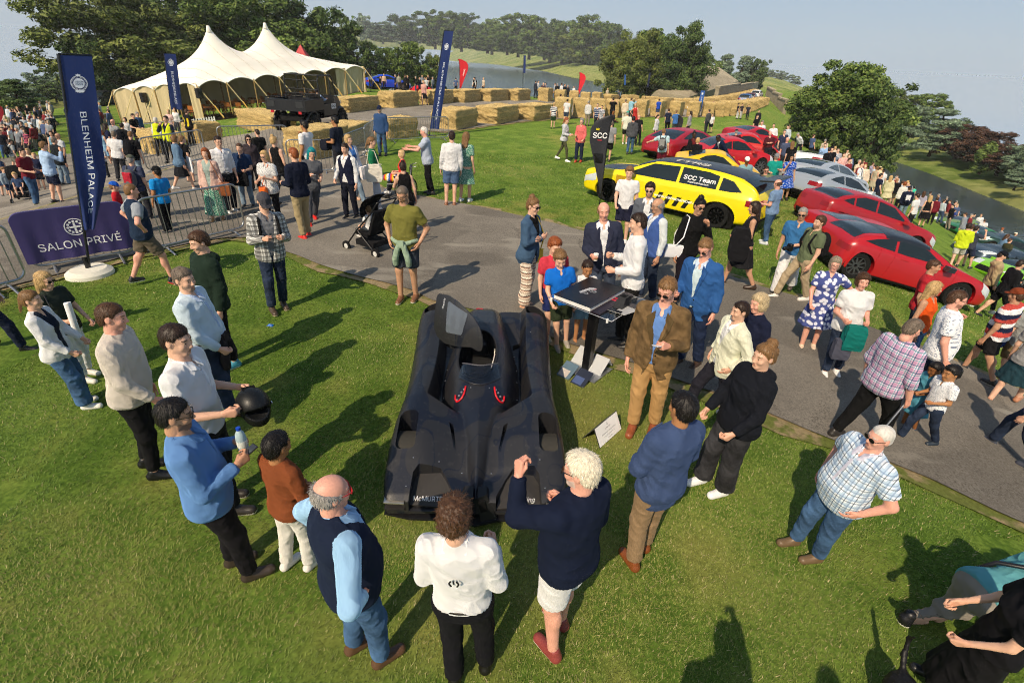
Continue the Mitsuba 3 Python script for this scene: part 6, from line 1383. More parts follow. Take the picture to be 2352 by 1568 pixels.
# display stand with books
def stand():
 key=thing('display_stand','black pillar display stand with a clear top and mirrored foot plate','display stand');foot=at(1342,868);up=np.array([0,0,1.0]);zt=1.02
 c=[at(1275,690,zt),at(1425,747,zt),at(1462,672,zt),at(1330,640,zt)];o=sum(c)/4;X_=unit(c[1]-c[0]);Y_=np.cross(up,X_);F_=np.array([o[0]-0.0,o[1],0]);F_=foot*.45+np.array([o[0],o[1],0])*.55;M=Mframe(F_,X_,Y_,up)
 part(key,'foot_plate',box(-.28,.28,-.25,.25,.012,.026),'metal','#c6c9cc',T4=M,smooth=False)
 part(key,'pillar',box(-.055,.055,-.055,.055,.026,zt-.02,.004),'plastic','#0d0d0f',T4=M,smooth=False)
 To=Mframe(o-up*0,X_,Y_,up);scene['acrylic']={'type':'thindielectric','int_ior':1.3}
 hx=np.linalg.norm(c[1]-c[0])/2;hy=np.linalg.norm(c[3]-c[0])/2
 part(key,'top_plate',(np.array([(-hx,-hy,-.004),(hx,-hy,-.004),(hx,hy,-.004),(-hx,hy,-.004)]),np.array([[0,1,2,3]])),'acrylic',T4=To);part(key,'top_edge',tube([(-hx,-hy,-.01),(hx,-hy,-.01),(hx,hy,-.01),(-hx,hy,-.01)],.006,5,True),'metal','#c9ccd0',T4=To);part(key,'top_bracket',box(-.16,.16,-.12,.12,-.028,-.012),'plastic','#101012',T4=To,smooth=False)
 for x in (-hx+.06,hx-.06):part(key,'clip',box(x-.012,x+.012,-hy-.012,-hy+.01,-.05,.005),'plastic','#e2e2e0',T4=To,smooth=False)
 # brochures in the rack by the foot
 for j,(x,y,a,col) in enumerate(((-.13,-.30,20,'#5b7082'),(.12,-.32,-10,'#2a3040'))):
  k=thing('brochure',('brochure with a pale blue car picture at the foot of the display stand','brochure with a dark picture at the foot of the display stand')[j],'brochure');Mb=M@Mt(x,y,.05)@Mr('x',28);part(k,'cover',box(-.105,.105,-.15,.15,0,.006),'plastic',col,T4=Mb,smooth=False);part(k,'picture',box(-.09,.05,-.10,.02,.0065,.0085),'plastic',('#b9b2ab','#4a5a86')[j],T4=Mb,smooth=False)
 for j,(x,y) in enumerate(((-.16,.10),(.14,.06))):
  k=thing('leaflet_rack',('pale grey leaflet holder behind the stand pillar','pale grey leaflet holder right of the stand pillar')[j],'leaflet holder');Mb=M@Mt(x,y,.10)@Mr('x',38);part(k,'sheet',box(-.11,.11,-.15,.15,0,.008),'matte','#b9bcbe',T4=Mb,smooth=False);part(k,'support',box(-.11,.11,.13,.145,-.16,-.003),'matte','#8c8f92',T4=Mb,smooth=False)
 b=thing('book','very large dark book with a picture of a race car on the display stand','book');Mb=To@Mt(-.12,.0,.0) 
 bw,bd=hx*.58,hy*.98
 part(b,'pages',box(-bw,bw,-bd,bd,.004,.056),'matte','#d9d8d4',T4=Mb,smooth=False);part(b,'cover',box(-bw-.006,bw+.006,-bd-.006,bd+.006,.057,.063),'plastic','#10131c',T4=Mb,smooth=False);part(b,'back_cover',box(-bw-.006,bw+.006,-bd-.006,bd+.006,-.002,.0035),'plastic','#10131c',T4=Mb,smooth=False)
 ws=[lathe([(.035,0),(.05,0),(.05,.0012),(.035,.0012)],20),lathe([(.001,0),(.012,0),(.012,.0012),(.001,.0012)],12)]
 for n_,(x,y,s) in enumerate(((.02,.02,1.0),(-.02,-.10,.8))):part(b,'printed_wheel',cat(*[xf(w,Mt(x,y,.0635)@Ms((s*1.2,s*.8,1))) for w in ws]),'plastic','#8d9096',T4=Mb,smooth=False)
 part(b,'printed_body',xf(cat(trimesh.creation.extrude_polygon(sg.Polygon([(-.10,-.12),(-.06,-.15),(-.045,-.05),(-.03,.05),(.03,.10),(.01,.14),(-.07,.10),(-.085,.0)]),.001,engine='earcut')),Mt(0,0,.0635)),'plastic','#a9abb0',T4=Mb,smooth=False)
 for y in (.07,.105):part(b,'printed_lamp',box(.005,.03,y,y+.01,.0645,.0655),'plastic','#c0284a',T4=Mb,smooth=False)
 k2=thing('magazine','dark magazine with two red stripes beside the large book on the stand','magazine');mx=bw+.075-.12;part(k2,'cover',box(mx-.065,mx+.065,-bd,bd,.001,.018),'plastic','#241c24',T4=To,smooth=False)
 for y in (.06,.13):part(k2,'stripe',box(mx-.06,mx+.06,y,y+.035,.0185,.0195),'plastic','#c8243c',T4=To,smooth=False)
 k3=thing('camera_case','open black carbon model case on the display stand','case');part(k3,'body',hull([(mx+.12+a*.07,.0+e*.10,.004) for a in (-1,1) for e in (-1,1)]+[(mx+.14+a*.05,.03+e*.06,.15) for a in (-1,1) for e in (-1,1)]),'satin_black','#17181a',T4=To,smooth=20);part(k3,'opening',box(mx+.10,mx+.17,-.03,.06,.10,.152),'matte','#060606',T4=To,smooth=False)
 for j,(x,y,w,d,a,col,L) in enumerate(((mx+.22,.12,.10,.07,8,'#3a3638','dark brochure showing a car and red mark at the right of the stand'),(mx+.24,-.08,.08,.12,-14,'#a8a8a8','pale grey brochure at the right of the stand'),(mx+.02,-.19,.06,.05,-4,'#15161a','small black booklet at the front edge of the stand'),(mx+.16,-.20,.08,.035,6,'#1a1b1f','black brochure lying over the front edge of the stand'))):
  k=thing('brochure',L,'brochure');Mb=To@Mt(x,y,.002+.004*j)@Mr('z',a);part(k,'pages',box(-w,w,-d,d,0,.004),'matte','#d5d5d2',T4=Mb,smooth=False);part(k,'cover',box(-w,w,-d,d,.0045,.006),'plastic',col,T4=Mb,smooth=False)
stand()
def tent_card():
 key=thing('sign','white folded sign card with small grey lettering on the grass beside the race car','sign');a,b,c,d=at(1372,1027),at(1424,984),at(1394,950,.20),at(1352,985,.20)
 a,b=at(1378,1030),at(1428,985);X_=unit(b-a);L=np.linalg.norm(b-a);n=np.cross(X_,[0,0,1.0]);n=n if n@(EYE-a)>0 else-n;Y_=unit(-n*.11+np.array([0,0,.22]));N_=np.cross(X_,Y_);h=.245
 M=Mframe(a,X_,Y_,N_ if N_@n>0 else-N_);part(key,'frame',box(0,L,0,h,-.006,-.001),'matte','#3a3c40',T4=M,smooth=False);part(key,'face',box(.008,L-.008,.008,h-.008,0,.002),'matte','#eeeeee',T4=M,smooth=False)
 Y2=unit(n*.11*0-n*.14+np.array([0,0,-.22]));M2=Mframe(a+Y_*h,X_,Y2,np.cross(X_,Y2));part(key,'back',box(0,L,0,h*1.02,-.004,.001),'matte','#46483f',T4=M2,smooth=False)
 for j,(txt,z,s) in enumerate((('McMURTRY',.150,.016),('SPÉIRLING ELECTRIC HYPERCAR',.105,.013),('SINGLE SEAT ELECTRIC FAN CAR',.070,.010),('SALON PRIVÉ',.035,.009))):
  t=text_mesh(txt,s,.001);v=np.array(t.vertices);k=min(1,L*.86/v[:,0].max());v[:,0]=(v[:,0]-v[:,0].max()/2)*k+L/2;v[:,1]+=z;v[:,2]+=.0025;part(key,'lettering',(v,np.array(t.faces)),'matte','#8a8a8e',T4=M,smooth=False)
 part(key,'emblem',xf(lathe([(.009,0),(.013,0),(.013,.001),(.009,.001)],16),Mt(L/2,.195,.0025)),'matte','#8a8a8e',T4=M,smooth=False)
tent_card()
key=thing('plastic_scrap','small bright blue plastic scrap lying on the grass','litter');c=at(620,748);part(key,'piece',hull([c+d for d in ([-.05,-.02,0],[.05,-.03,0],[.06,.02,.015],[-.03,.04,.01],[0,0,.035],[.03,-.01,.03])]),'plastic','#1766c8',smooth=False)
# black utility vehicle
def utv():
 key=thing('utility_vehicle','black open utility vehicle with roll cage and load bed, driving past the marquee','utility vehicle');rw,fw=at(742,297),at(793,281);X_=unit(fw-rw);wb=np.linalg.norm(fw-rw)
 X_=unit((at(793,280)-at(700,299))*[1,1,0]);s=1.0;o=at(720,297);M=Mframe(o,X_,np.cross([0,0,1.0],X_),[0,0,1.0])@Ms(1.36)
 P_=lambda nm,m,b='plastic',c='#17181a',**k:part(key,nm,m,b,c,T4=M,**k)
 P_('chassis',box(-1.4,1.35,-.45,.45,.42,.62,.02),'matte','#101011',smooth=False);P_('load_bed',cat(box(-1.62,-.32,-.78,.78,.78,.84),box(-1.62,-1.56,-.78,.78,.84,1.16),box(-.38,-.32,-.78,.78,.84,1.16),box(-1.56,-.38,-.78,-.73,.84,1.16),box(-1.56,-.38,.73,.78,.84,1.16)),smooth=False,c='#1b1c1f')
 P_('tailgate_panel',box(-1.635,-1.62,-.7,-.42,.9,1.1),c='#2a2b2e',smooth=False);P_('tailgate_panel',box(-1.635,-1.62,.42,.7,.9,1.1),c='#2a2b2e',smooth=False);P_('bonnet',hull([(.75,-.62,.7),(.75,.62,.7),(1.5,-.5,.72),(1.5,.5,.72),(.75,-.6,1.22),(.75,.6,1.22),(1.35,-.5,1.12),(1.35,.5,1.12),(1.55,-.42,.9),(1.55,.42,.9)]),c='#1a1b1d',smooth=25)
 P_('cab_side',box(-.3,.75,-.74,-.69,.55,.95),smooth=False,c='#1c1d20');P_('cab_side',box(-.3,.75,.69,.74,.55,.95),smooth=False,c='#1c1d20');P_('floor',box(-.3,.9,-.69,.69,.5,.55),'matte','#0e0e0f',smooth=False)
 for y in (-.36,.36):
  sk=P_('seat',hull([(-.2,y-.26,.78),(-.2,y+.26,.78),(.3,y-.26,.82),(.3,y+.26,.82),(.3,y-.24,.70),(.3,y+.24,.70),(-.2,y-.24,.68),(-.2,y+.24,.68)]),'leather','#1d1d1f',smooth=20);P_('seat_back',hull([(-.2,y-.24,.8),(-.2,y+.24,.8),(-.3,y-.22,1.3),(-.3,y+.22,1.3),(-.1,y-.24,.8),(-.1,y+.24,.8),(-.22,y-.2,1.3),(-.22,y+.2,1.3)]),'leather','#1a1a1c',smooth=20)
 for y in (-.68,.68):P_('roll_cage',tube([(-.38,y,.85),(-.42,y,1.75),(-.34,y,1.92),(.5,y,1.92),(.62,y,1.86),(1.0,y*.9,1.15)],.025,7),'plastic','#1a1a1b');P_('roll_cage_post',tube([(.42,y,.9),(.42,y,1.9)],.022,6),'plastic','#1a1a1b')
 for x,z in ((-.42,1.75),(-.36,1.92),(.55,1.9),(-.42,1.45),(-.42,1.3)):P_('cross_bar',tube([(x,-.68,z),(x,.68,z)],.02,6),'plastic','#1a1a1b')
 for y in np.linspace(-.55,.55,5):P_('screen_bar',tube([(-.43,y,1.16),(-.43,y,1.5)],.012,5),'plastic','#2a2a2c')
 P_('bed_rail',tube([(-1.6,-.76,1.2),(-.36,-.76,1.2),(-.36,.76,1.2),(-1.6,.76,1.2)],.018,5),'plastic','#232426');P_('steering_wheel',tube([(.62+.03*math.sin(t_),.36+.17*math.cos(t_),1.15+.16*math.sin(t_)) for t_ in np.linspace(0,6.28,15)[:-1]],.014,5,True),'leather','#141414')
 P_('number_board',box(.28,.62,-.752,-.742,.76,.94),'matte','#d8d8d6',smooth=False)
 t=text_mesh('P42',.10,.003,bold=True);v=np.array(t.vertices);v[:,0]-=v[:,0].max()/2;P_('number_text',(np.c_[.45+v[:,0],-.7525-v[:,2],.80+v[:,1]],np.array(t.faces)),'matte','#202022',smooth=False)
 for y in (-.55,.55):P_('tail_lamp',box(-1.645,-1.62,y-.06,y+.06,.70,.78),'plastic','#b02028',smooth=False);P_('headlamp',box(1.54,1.56,y*.7-.09,y*.7+.09,.86,.98),'plastic','#d8d2c4',smooth=False)
 R_=.33
 for x in (-1.0,1.08):
  for y in (-.66,.66):
   Mw=M@Mt(x,y,R_);w=part(key,'wheel',lathe([(.16,-.13),(R_*.92,-.14),(R_,-.10),(R_,.10),(R_*.92,.14),(.16,.13)],24,'y'),'matte','#1b1b1b',T4=Mw,smooth=30);part(w,'rim',lathe([(.001,-.09),(.165,-.10),(.165,.10),(.001,.09)],16,'y'),'metal','#45464a',T4=Mw,smooth=30)
   tr=[xf(box(-.03,.03,-.13,.13,R_-.01,R_+.022),Mr('y',a)) for a in np.arange(0,360,24)];part(w,'tread',cat(*tr),'matte','#161616',T4=Mw,smooth=False);labels[f'{w}__tread']={'kind':'stuff'}
   P_('mudguard',tube([(x+.42*math.cos(a),y,R_+.42*math.sin(a)) for a in np.linspace(.3,2.84,9)],.06,6),'plastic','#151517')
 return M
UTV=utv()
# stone bridge parapets beyond the track
scene['stone']=vivid(lambda p,n,uv:mix([.20,.17,.11],[.36,.31,.22],fbm(p.x*.6,p.y*.6,p.z*2,4))*(.7+.5*fbm(p.x*5,p.y*5,p.z*6,3)),.9)
def parapet(pts,h,label,slope=None):
 P=[np.array(at(x,y)) for x,y in pts];key=thing('stone_bridge_wall',label,'wall')
 for i,(a,b) in enumerate(zip(P,P[1:])):
  X_=unit((b-a)*[1,1,0]);L=np.linalg.norm((b-a)[:2]);n=max(1,int(L/6));Y_=np.cross([0,0,1.0],X_)
  for k in range(n):
   c=a+(b-a)*(k+.5)/n;part(key,'panel',xf(box(-L/n/2+.06,L/n/2-.06,-.3,.3,-2,h),Mframe(c,X_,Y_,[0,0,1.0])),'stone',smooth=False)
  part(key,'coping',xf(box(-L/2,L/2,-.4,.4,h+.003,h+.28),Mframe((a+b)/2,X_,Y_,[0,0,1.0])),'stone',smooth=False)
parapet([(1640,240),(1690,226),(1722,216),(1742,210)],2.6,'pale stone parapet on the left side of the bridge beyond the track')
parapet([(1800,262),(1785,246),(1772,232),(1760,220)],2.0,'pale stone parapet on the right side of the bridge, beside the spreading tree')
key=thing('stone_abutment','broad pale stone abutment with sloping top left of the bridge','wall');a,b=at(1622,238),at(1716,216);u=unit((b-a)*[1,1,0]);v=np.cross([0,0,1.0],u);
part(key,'terrace',hull([a+v*3,b+v*3,a+v*10,b+v*10]+[p+[0,0,z] for p,z in ((a+v*3,.8),(b+v*3,3.0),(a+(b-a)*.45+v*8,6.0),(b+v*9,6.2),(a+v*9,1.2))]),'stone',smooth=False)
part(key,'archway',hull([a+(b-a)*.62+v*2.6+[0,0,z]+u*x for x in (-2.2,2.2) for z in (0,1.6)]+[a+(b-a)*.62+v*2.6+[0,0,2.2],a+(b-a)*.62+v*3.2+[0,0,2.2]]),'matte','#2a241a',smooth=False)
# patterns of cloth (uv: across and up the body, in metres)
PRINTS={}
_PK=[('plaid_blue','#dfe8f0',('#a9c0d6',.075,.03,.0,.7),('#27364f',.075,.007,.5,.8),('#5d7ea6',.075,.010,.1,.5)),('plaid_black','#e2e2de',('#16171b',.062,.03,0.,.62),('#16171b',.062,.008,.45,.5),('#16171b',.062,.001,.2,0.)),
  ('plaid_purple','#d9cfe0',('#b07aa0',.082,.034,0.,.6),('#27456b',.082,.012,.3,.8),('#3f8a92',.082,.009,.62,.7))]
_DT=[('circle_print','#46518c','#d5d8e6',.085,.36),('small_print','#e4e6ea','#5a6a8a',.03,.2),('floral_print','#1c4bb0','#b9c4d8',.06,.24),('green_print','#3f7d68','#cfdcd2',.03,.25),('grey_print','#d9d9d8','#7d8088',.022,.3)]
for _i,_e in enumerate(_PK+_DT):PRINTS[_e[0]]=_i
def _print(p,n,uv):
 k=dr.floor((uv.x+50)/100);u=uv.x-100*k
 def pick(vals,off=0):
  r=mi.Float(float(vals[0]))
  for i in range(1,len(vals)):r=dr.select(k>i+off-.5,mi.Float(float(vals[i])),r)
  return r
 def pickc(cols,off=0):
  L=[lin(c) for c in cols];return mi.Color3f(*[pick([l[q] for l in L],off) for q in range(3)])
 c=pickc([e[1] for e in _PK])
 for j in (2,3,4):
  per,w,o,st=(pick([e[j][q] for e in _PK]) for q in (1,2,3,4));col=pickc([e[j][0] for e in _PK])
  for t in (u,uv.y):
   a=dr.abs(dr.abs((t/per+o)-dr.floor(t/per+o))-0.5)*per;m=smoothstep(w*0.5+0.0012,w*0.5-0.0012,a)*st;c=c*(1-m)+col*m
 per,r=pick([e[3] for e in _DT],3),pick([e[4] for e in _DT],3);a,b,q=voronoi(u/per,uv.y/per);m=smoothstep(r+.06,r-.06,a)
 d=pickc([e[1] for e in _DT],3)*(1-m)+pickc([e[2] for e in _DT],3)*m
 return dr.select(k>2.5,d,c)
scene['print_cloth']=vivid(_print,.92,specular=.15)
def _mott(c0,c1,f=7,g=60):
 a,b=lin(c0),lin(c1)
 def fn(V,c):
  t=np.clip(nfbm(V*[f,f,f*.7],3,5)*1.3-.2+.35*(nfbm(V*g,2,9)-.5),0,1)[:,None];return a*(1-t)+b*t
 return fn
tweed,denim,dark_denim,pale_denim,black_denim=_mott('#4f3f2a','#836a48',20,120),_mott('#20355a','#56789c'),_mott('#141b2b','#33415a'),_mott('#55697a','#8fa5b8'),_mott('#1b1b1e','#434348')
def hoops(cols,per=.07,off=0.0):
 L=[lin(c) for c in cols]
 def fn(V,c):
  k=np.floor((V[:,2]+.03*V[:,0]+off)/per).astype(int)%len(L);return np.array(L)[k]
 return fn
def blocks(fn_):
 def fn(V,c):
  m,col=fn_(V);c=c.copy();c[m]=lin(col);return c
 return fn
# the people round the black car
P=person
P(1040,1148,1082,1545,4,'curly brown-haired man seen from behind in a white shirt at the race car nose',H=1.78,hair='curly',hc='brown',top='shirt',tc='#f1f1f2',bot='trousers',bc='#15151a',shoe='#15130f',arms=('hold','hold'),legs='rest',nod=14)
P(1335,1042,1275,1468,318,'white-haired man in navy sweater and white shorts raising one hand beside the black race car',H=1.8,fat=.22,hair='thick',hc='#d8cfb8',top='sweater',tc='#141c30',bot='shorts',bc='#e9e6df',shoe='#8a3f3c',sole='#e8e2da',skin='pink',arms=('hold','up'),glasses='dark',beard='white',nod=10,look=-20)
P(757,1093,850,1505,52,'bald man in dark navy gilet over light blue shirt with hand on hip, lower left',H=1.74,fat=.32,hair='ring',hc='grey',skin='pink',top='gilet',tc='#172135',inner='#8fb6dc',bot='jeans',bc='#333',bpat=denim,shoe='#5b4130',arms=('hip','hip'),glasses='#b3202a',nod=10)
P(392,918,563,1310,62,'dark-haired man in blue shirt and black trousers holding a phone and a water bottle',H=1.76,fat=.16,hair='short',hc='black',skin='tan',top='loose',tc='#587fb2',bot='trousers',bc='#17161a',shoe='#3a3029',arms=('phone','phone'),glasses='dark',beard='dark',nod=14)
P(636,993,688,1302,28,'boy with short black hair in a brown suede jacket, seen from behind',H=1.45,hs=1.14,hair='short',hc='black',skin='olive',top='sweater',tc='#7a4326',bot='trousers',bc='#cfccc4',shoe='#ddd8d0',arms=('front','front'),extra=())
P(398,745,535,1160,80,'man in white polo shirt holding a black crash helmet in both hands',H=1.82,fat=.05,hair='short',hc='dark',skin='fair',top='polo',tc='#e9ecf2',bot='trousers',bc='#1b1b20',shoe='#2b2723',sole='#c9c4ba',arms=('hold','hold'),look=12,nod=12)
P(258,695,352,1085,70,'young man in pale grey jumper and black trousers with hands down',H=1.8,fat=.18,hair='short',hc='brown',skin='pink',top='sweater',tc='#b9b2a8',bot='slim',bc='#141416',shoe='#0e0e10',arms=('low','down'),legs='rest')
P(413,617,532,942,82,'bearded man in pale blue shirt with a dark jumper tied round his waist',H=1.8,fat=.34,hair='short',hc='greybrown',skin='fair',top='shirt',tc='#b9cbe8',bot='jeans',bc='#222',bpat=dark_denim,shoe='#5a3a22',arms=('low','down'),beard='greybrown',look=25,nod=10)
P(450,530,520,842,215,'boy in dark green hooded top and black joggers holding a red phone',H=1.7,hair='thick',hc='brown',skin='fair',top='hoodie',tc='#1c2a22',inner=None,bot='slim',bc='#101013',shoe='#3f8aa0',sole='#d8dde0',arms=('phone','down'),nod=16,legs='rest')
P(62,672,200,930,72,'girl with a ponytail in an open white shirt and flared blue jeans',H=1.62,sex='f',hair='pony',hc='light',skin='fair',top='cardigan',tc='#eceef2',inner='#1c2333',bot='wide',bc='#234',bpat=denim,shoe='#e8e4da',arms=('low','low'),extra=('long',))
P(97,630,205,868,95,'blonde woman in sunglasses and dark green top holding a rolled white paper',H=1.68,sex='f',fat=.15,hair='long',hc='blond',skin='fair',top='tee',tc='#28302a',bot='slim',bc='#dcdad4',shoe='#d6d2c8',arms=('hold','low'),glasses='dark')
P(302,422,357,650,40,'man in navy gilet and khaki shorts with hands on hips by the purple banner',H=1.78,fat=.12,hair='buzz',hc='light',skin='pink',top='gilet',tc='#1c2a40',inner='#8d949c',bot='shorts',bc='#5f564a',shoe='#1b1d22',sole='#e6e6e6',arms=('hip','hip'),legs='walk',extra=('innershort',))
P(610,442,640,712,140,'man in grey cap and black and white checked shirt looking at his phone',H=1.76,hair='short',hc='greybrown',skin='fair',hat='#44444a',top='cardigan',tc='#ddd',pattern='plaid_black',inner='#6d7076',bot='jeans',bc='#222',bpat=dark_denim,shoe='#4a3d30',sole='#b8aa94',arms=('phone','phone'),nod=30)
P(920,427,938,690,188,'man in olive green t-shirt with a pale green jumper tied round his waist',H=1.78,fat=.08,hair='buzz',hc='greybrown',skin='tan',top='tee',tc='#6f6d35',bot='shorts',bc='#3a3f4a',shoe='#7a5236',sole='#e8dfd2',arms=('pocket','pocket'),glasses='clear',beard='greybrown',nod=30,look=10)
P(1230,452,1203,705,118,'woman in denim jacket and striped trousers with folded arms and sunglasses',H=1.72,sex='f',hair='bun',hc='light',skin='fair',top='coat',tc='#3d5570',inner='#141416',bot='wide',bc='#d8c8b4',bpat=hoops(['#e6dccb','#e6dccb','#9a7c68','#e6dccb','#c9a58f','#5a4a44'],.016),shoe='#c79a7c',arms=('cross','cross'),glasses='dark',look=10)
P(1280,570,1290,797,170,'boy in bright blue polo shirt looking down at the display table',H=1.34,hs=1.2,hair='thick',hc='light',skin='fair',top='polo',tc='#1466c4',bot='shorts',bc='#2b3524',shoe='#9a9488',sole='#d6d2ca',arms=('low','down'),nod=28)
P(1274,543,1266,775,160,'boy in red t-shirt standing behind the boy in the blue polo shirt',H=1.42,hs=1.16,hair='thick',hc='ginger',skin='fair',top='tee',tc='#c23a48',bot='shorts',bc='#1f2a5a',shoe='#9aa08a',nod=16)
P(1352,598,1330,785,175,'small girl with dark hair in a white top behind the display table',H=1.2,hs=1.28,sex='f',hair='pony',hc='dark',skin='olive',top='tee',tc='#e9e6e6',bot='shorts',bc='#6f95b0',shoe='#a8744e',nod=20)
P(1378,462,1383,735,182,'balding man in dark blazer and white shirt holding a paper coffee cup',H=1.82,fat=.12,hair='ring',hc='light',skin='pink',top='jacket',tc='#2c3044',inner='#dfe5f2',bot='trousers',bc='#3c4658',shoe='#3a2a20',arms=('hold','down'),nod=12)
P(1462,474,1432,795,275,'young man in white long-sleeved top gesturing with both hands over the display table',H=1.84,hair='short',hc='dark',skin='fair',top='sweater',tc='#eef0f4',bot='trousers',bc='#1c1b1c',shoe='#121214',arms=('phone','hold'),nod=10)
P(1508,452,1482,692,250,'older man in blue and grey gilet with a rucksack strap, behind the man in white',H=1.76,hair='ring',hc='grey',skin='tan',top='gilet',tc='#3f5a9a',inner='#cfd8e6',bot='jeans',bc='#223',bpat=dark_denim,shoe='#3b3f48',glasses='clear')
P(1490,418,1470,640,200,'bearded man in grey suit and sunglasses near the yellow car',H=1.8,hair='thick',hc='dark',skin='fair',top='jacket',tc='#5a606a',inner='#dfe3e8',bot='trousers',bc='#4d525c',shoe='#22201f',glasses='dark',beard='dark')
P(1446,378,1425,560,195,'boy in white sports t-shirt beside the yellow car',H=1.6,hs=1.06,hair='thick',hc='light',skin='fair',top='tee',tc='#e9ebee',bot='shorts',bc='#1f2236',shoe='#ddd',arms=('low','down'),nod=14)
P(1530,640,1475,988,205,'man in brown tweed jacket, blue shirt and tan chinos looking at his phone',H=1.84,fat=.12,hair='short',hc='light',skin='pink',top='jacket',tc='#5b4a30',pattern=tweed,inner='#5f83bd',bot='trousers',bc='#b08a5a',shoe='#8a4a2c',arms=('down','phone'),glasses='dark',nod=24,look=14)
P(1613,550,1578,840,225,'man in bright blue blazer and sunglasses looking down',H=1.84,fat=.08,hair='short',hc='light',skin='pink',top='jacket',tc='#2c5690',inner='#bcd0e6',bot='trousers',bc='#1f2a44',shoe='#3a2a20',arms=('hold','down'),glasses='dark',nod=28)
P(1617,455,1545,690,170,'woman in black holding a hand to her face and a white shoulder bag',H=1.72,sex='f',hair='bun',hc='black',skin='tan',top='sweater',tc='#121214',bot='slim',bc='#16121a',shoe='#111',arms=('down','face'),glasses='dark',legs='walk')
P(1706,697,1618,962,262,'young man in cream fleece jacket over white t-shirt',H=1.78,hair='short',hc='dark',skin='fair',top='coat',tc='#dedbbf',inner='#eceff2',bot='trousers',bc='#22222c',shoe='#e6e8ea',arms=('pocket','pocket'),legs='walk')
P(1740,675,1690,955,255,'older blonde woman in navy jumper behind the cream jacket',H=1.66,sex='f',fat=.1,hair='bob',hc='#b9a681',skin='pink',top='sweater',tc='#171d33',bot='trousers',bc='#2a2f40',shoe='#d8d8d8')
P(1767,793,1630,1122,250,'young woman with hair in a bun, black sweatshirt and wide dark grey jeans',H=1.74,sex='f',hair='bun',hc='light',skin='fair',top='hoodie',tc='#15171f',bot='wide',bc='#333',bpat=black_denim,shoe='#e8e8e8',arms=('low','low'),legs='rest')
P(1577,905,1462,1278,335,'black-haired man in mid blue blazer seen from behind with tan trousers',H=1.78,fat=.06,hair='thick',hc='black',skin='olive',top='jacket',tc='#3c4d70',bot='trousers',bc='#8a7358',shoe='#7d4420',sole='#5a3018',arms=('front','front'),legs='rest')
P(2037,986,1842,1268,262,'grey-haired man in blue and white checked shirt and jeans with hands in pockets',H=1.72,fat=.42,hair='buzz',hc='white',skin='pink',top='loose',tc='#ccd',pattern='plaid_blue',bot='jeans',bc='#345',bpat=denim,shoe='#6b5740',arms=('pocket','pocket'),glasses='dark',extra=('short',))
P(2112,738,1965,1012,75,'large bearded man in purple checked shirt on the path',H=1.8,fat=.6,hair='short',hc='greybrown',skin='pink',top='loose',tc='#cbd',pattern='plaid_purple',bot='trousers',bc='#121214',shoe='#2c2825',arms=('down','down'),legs='walk',glasses='clear',beard='greybrown',nod=22,extra=('rolled',))
P(2148,838,2082,985,265,'small girl in a teal blue dress and yellow leggings',H=1.12,hs=1.32,sex='f',hair='pony',hc='black',skin='brown',top='dress',tc='#4a8aa0',shoe='#22405a',arms=('low','hold'),nod=18,extra=('short',))
P(2190,842,2100,1018,268,'small boy in pale shirt and dark jeans beside the girl in teal',H=1.18,hs=1.28,hair='thick',hc='black',skin='olive',top='polo',tc='#dfe6ee',pattern='small_print',bot='trousers',bc='#1e2430',bpat=dark_denim,shoe='#26303c',arms=('hold','hold'),legs='walk')
P(2203,668,2115,935,120,'bearded man in white patterned short-sleeved shirt reaching out one arm',H=1.8,fat=.22,hair='short',hc='brown',skin='pink',top='loose',tc='#e6e8ec',pattern='small_print',bot='trousers',bc='#1f2838',bpat=dark_denim,shoe='#222',arms=('down','out'),glasses='clear',beard='brown',nod=14,extra=('short',))
P(2150,650,2070,855,150,'blonde woman in an orange sleeveless top with her back half turned',H=1.68,sex='f',fat=.1,hair='long',hc='blond',skin='tan',top='tank',tc='#e0521a',bot='jeans',bc='#345',bpat=denim,shoe='#c9b8a0',look=-40)
P(2146,602,2075,800,130,'man in dark red t-shirt behind the blonde woman',H=1.78,hair='short',hc='brown',skin='tan',top='tee',tc='#a3242e',bot='trousers',bc='#232a3a',shoe='#222')
P(1985,630,1905,862,195,'woman with brown bob in white t-shirt holding a teal rucksack',H=1.68,sex='f',fat=.14,hair='bob',hc='brown',skin='pink',top='tee',tc='#f0f0f0',bot='slim',bc='#1f2b44',bpat=dark_denim,shoe='#e8e6e2',arms=('hold','hold'),legs='rest')
P(1921,594,1852,800,205,'older woman in white cardigan and blue dress printed with white circles',H=1.66,sex='f',fat=.2,hair='bob',hc='#8f8470',skin='pink',top='dress',tc='#556',pattern='circle_print',shoe='#d6bfa6',arms=('low','hip'),glasses='clear',extra=('short',))
P(1889,500,1810,690,262,'bearded man in olive polo shirt with a black rucksack and a camera',H=1.8,hair='thick',hc='brown',skin='fair',top='polo',tc='#5f6a50',bot='trousers',bc='#a8977c',shoe='#dcd6ce',arms=('hold','down'),legs='walk',beard='brown')
P(1843,478,1795,675,215,'grey-haired man in blue polo shirt and white trousers walking on the path edge',H=1.78,fat=.1,hair='short',hc='grey',skin='tan',top='polo',tc='#356a9e',bot='wide',bc='#dfe0e4',shoe='#4a4038',arms=('down','down'),legs='walk',glasses='dark')
P(1732,462,1690,662,285,'woman with long dark hair in a black dress with a jacket over her arm',H=1.68,sex='f',hair='long',hc='dark',skin='tan',top='dress',tc='#1d1d20',shoe='#3a2c22',arms=('down','hold'),legs='walk')
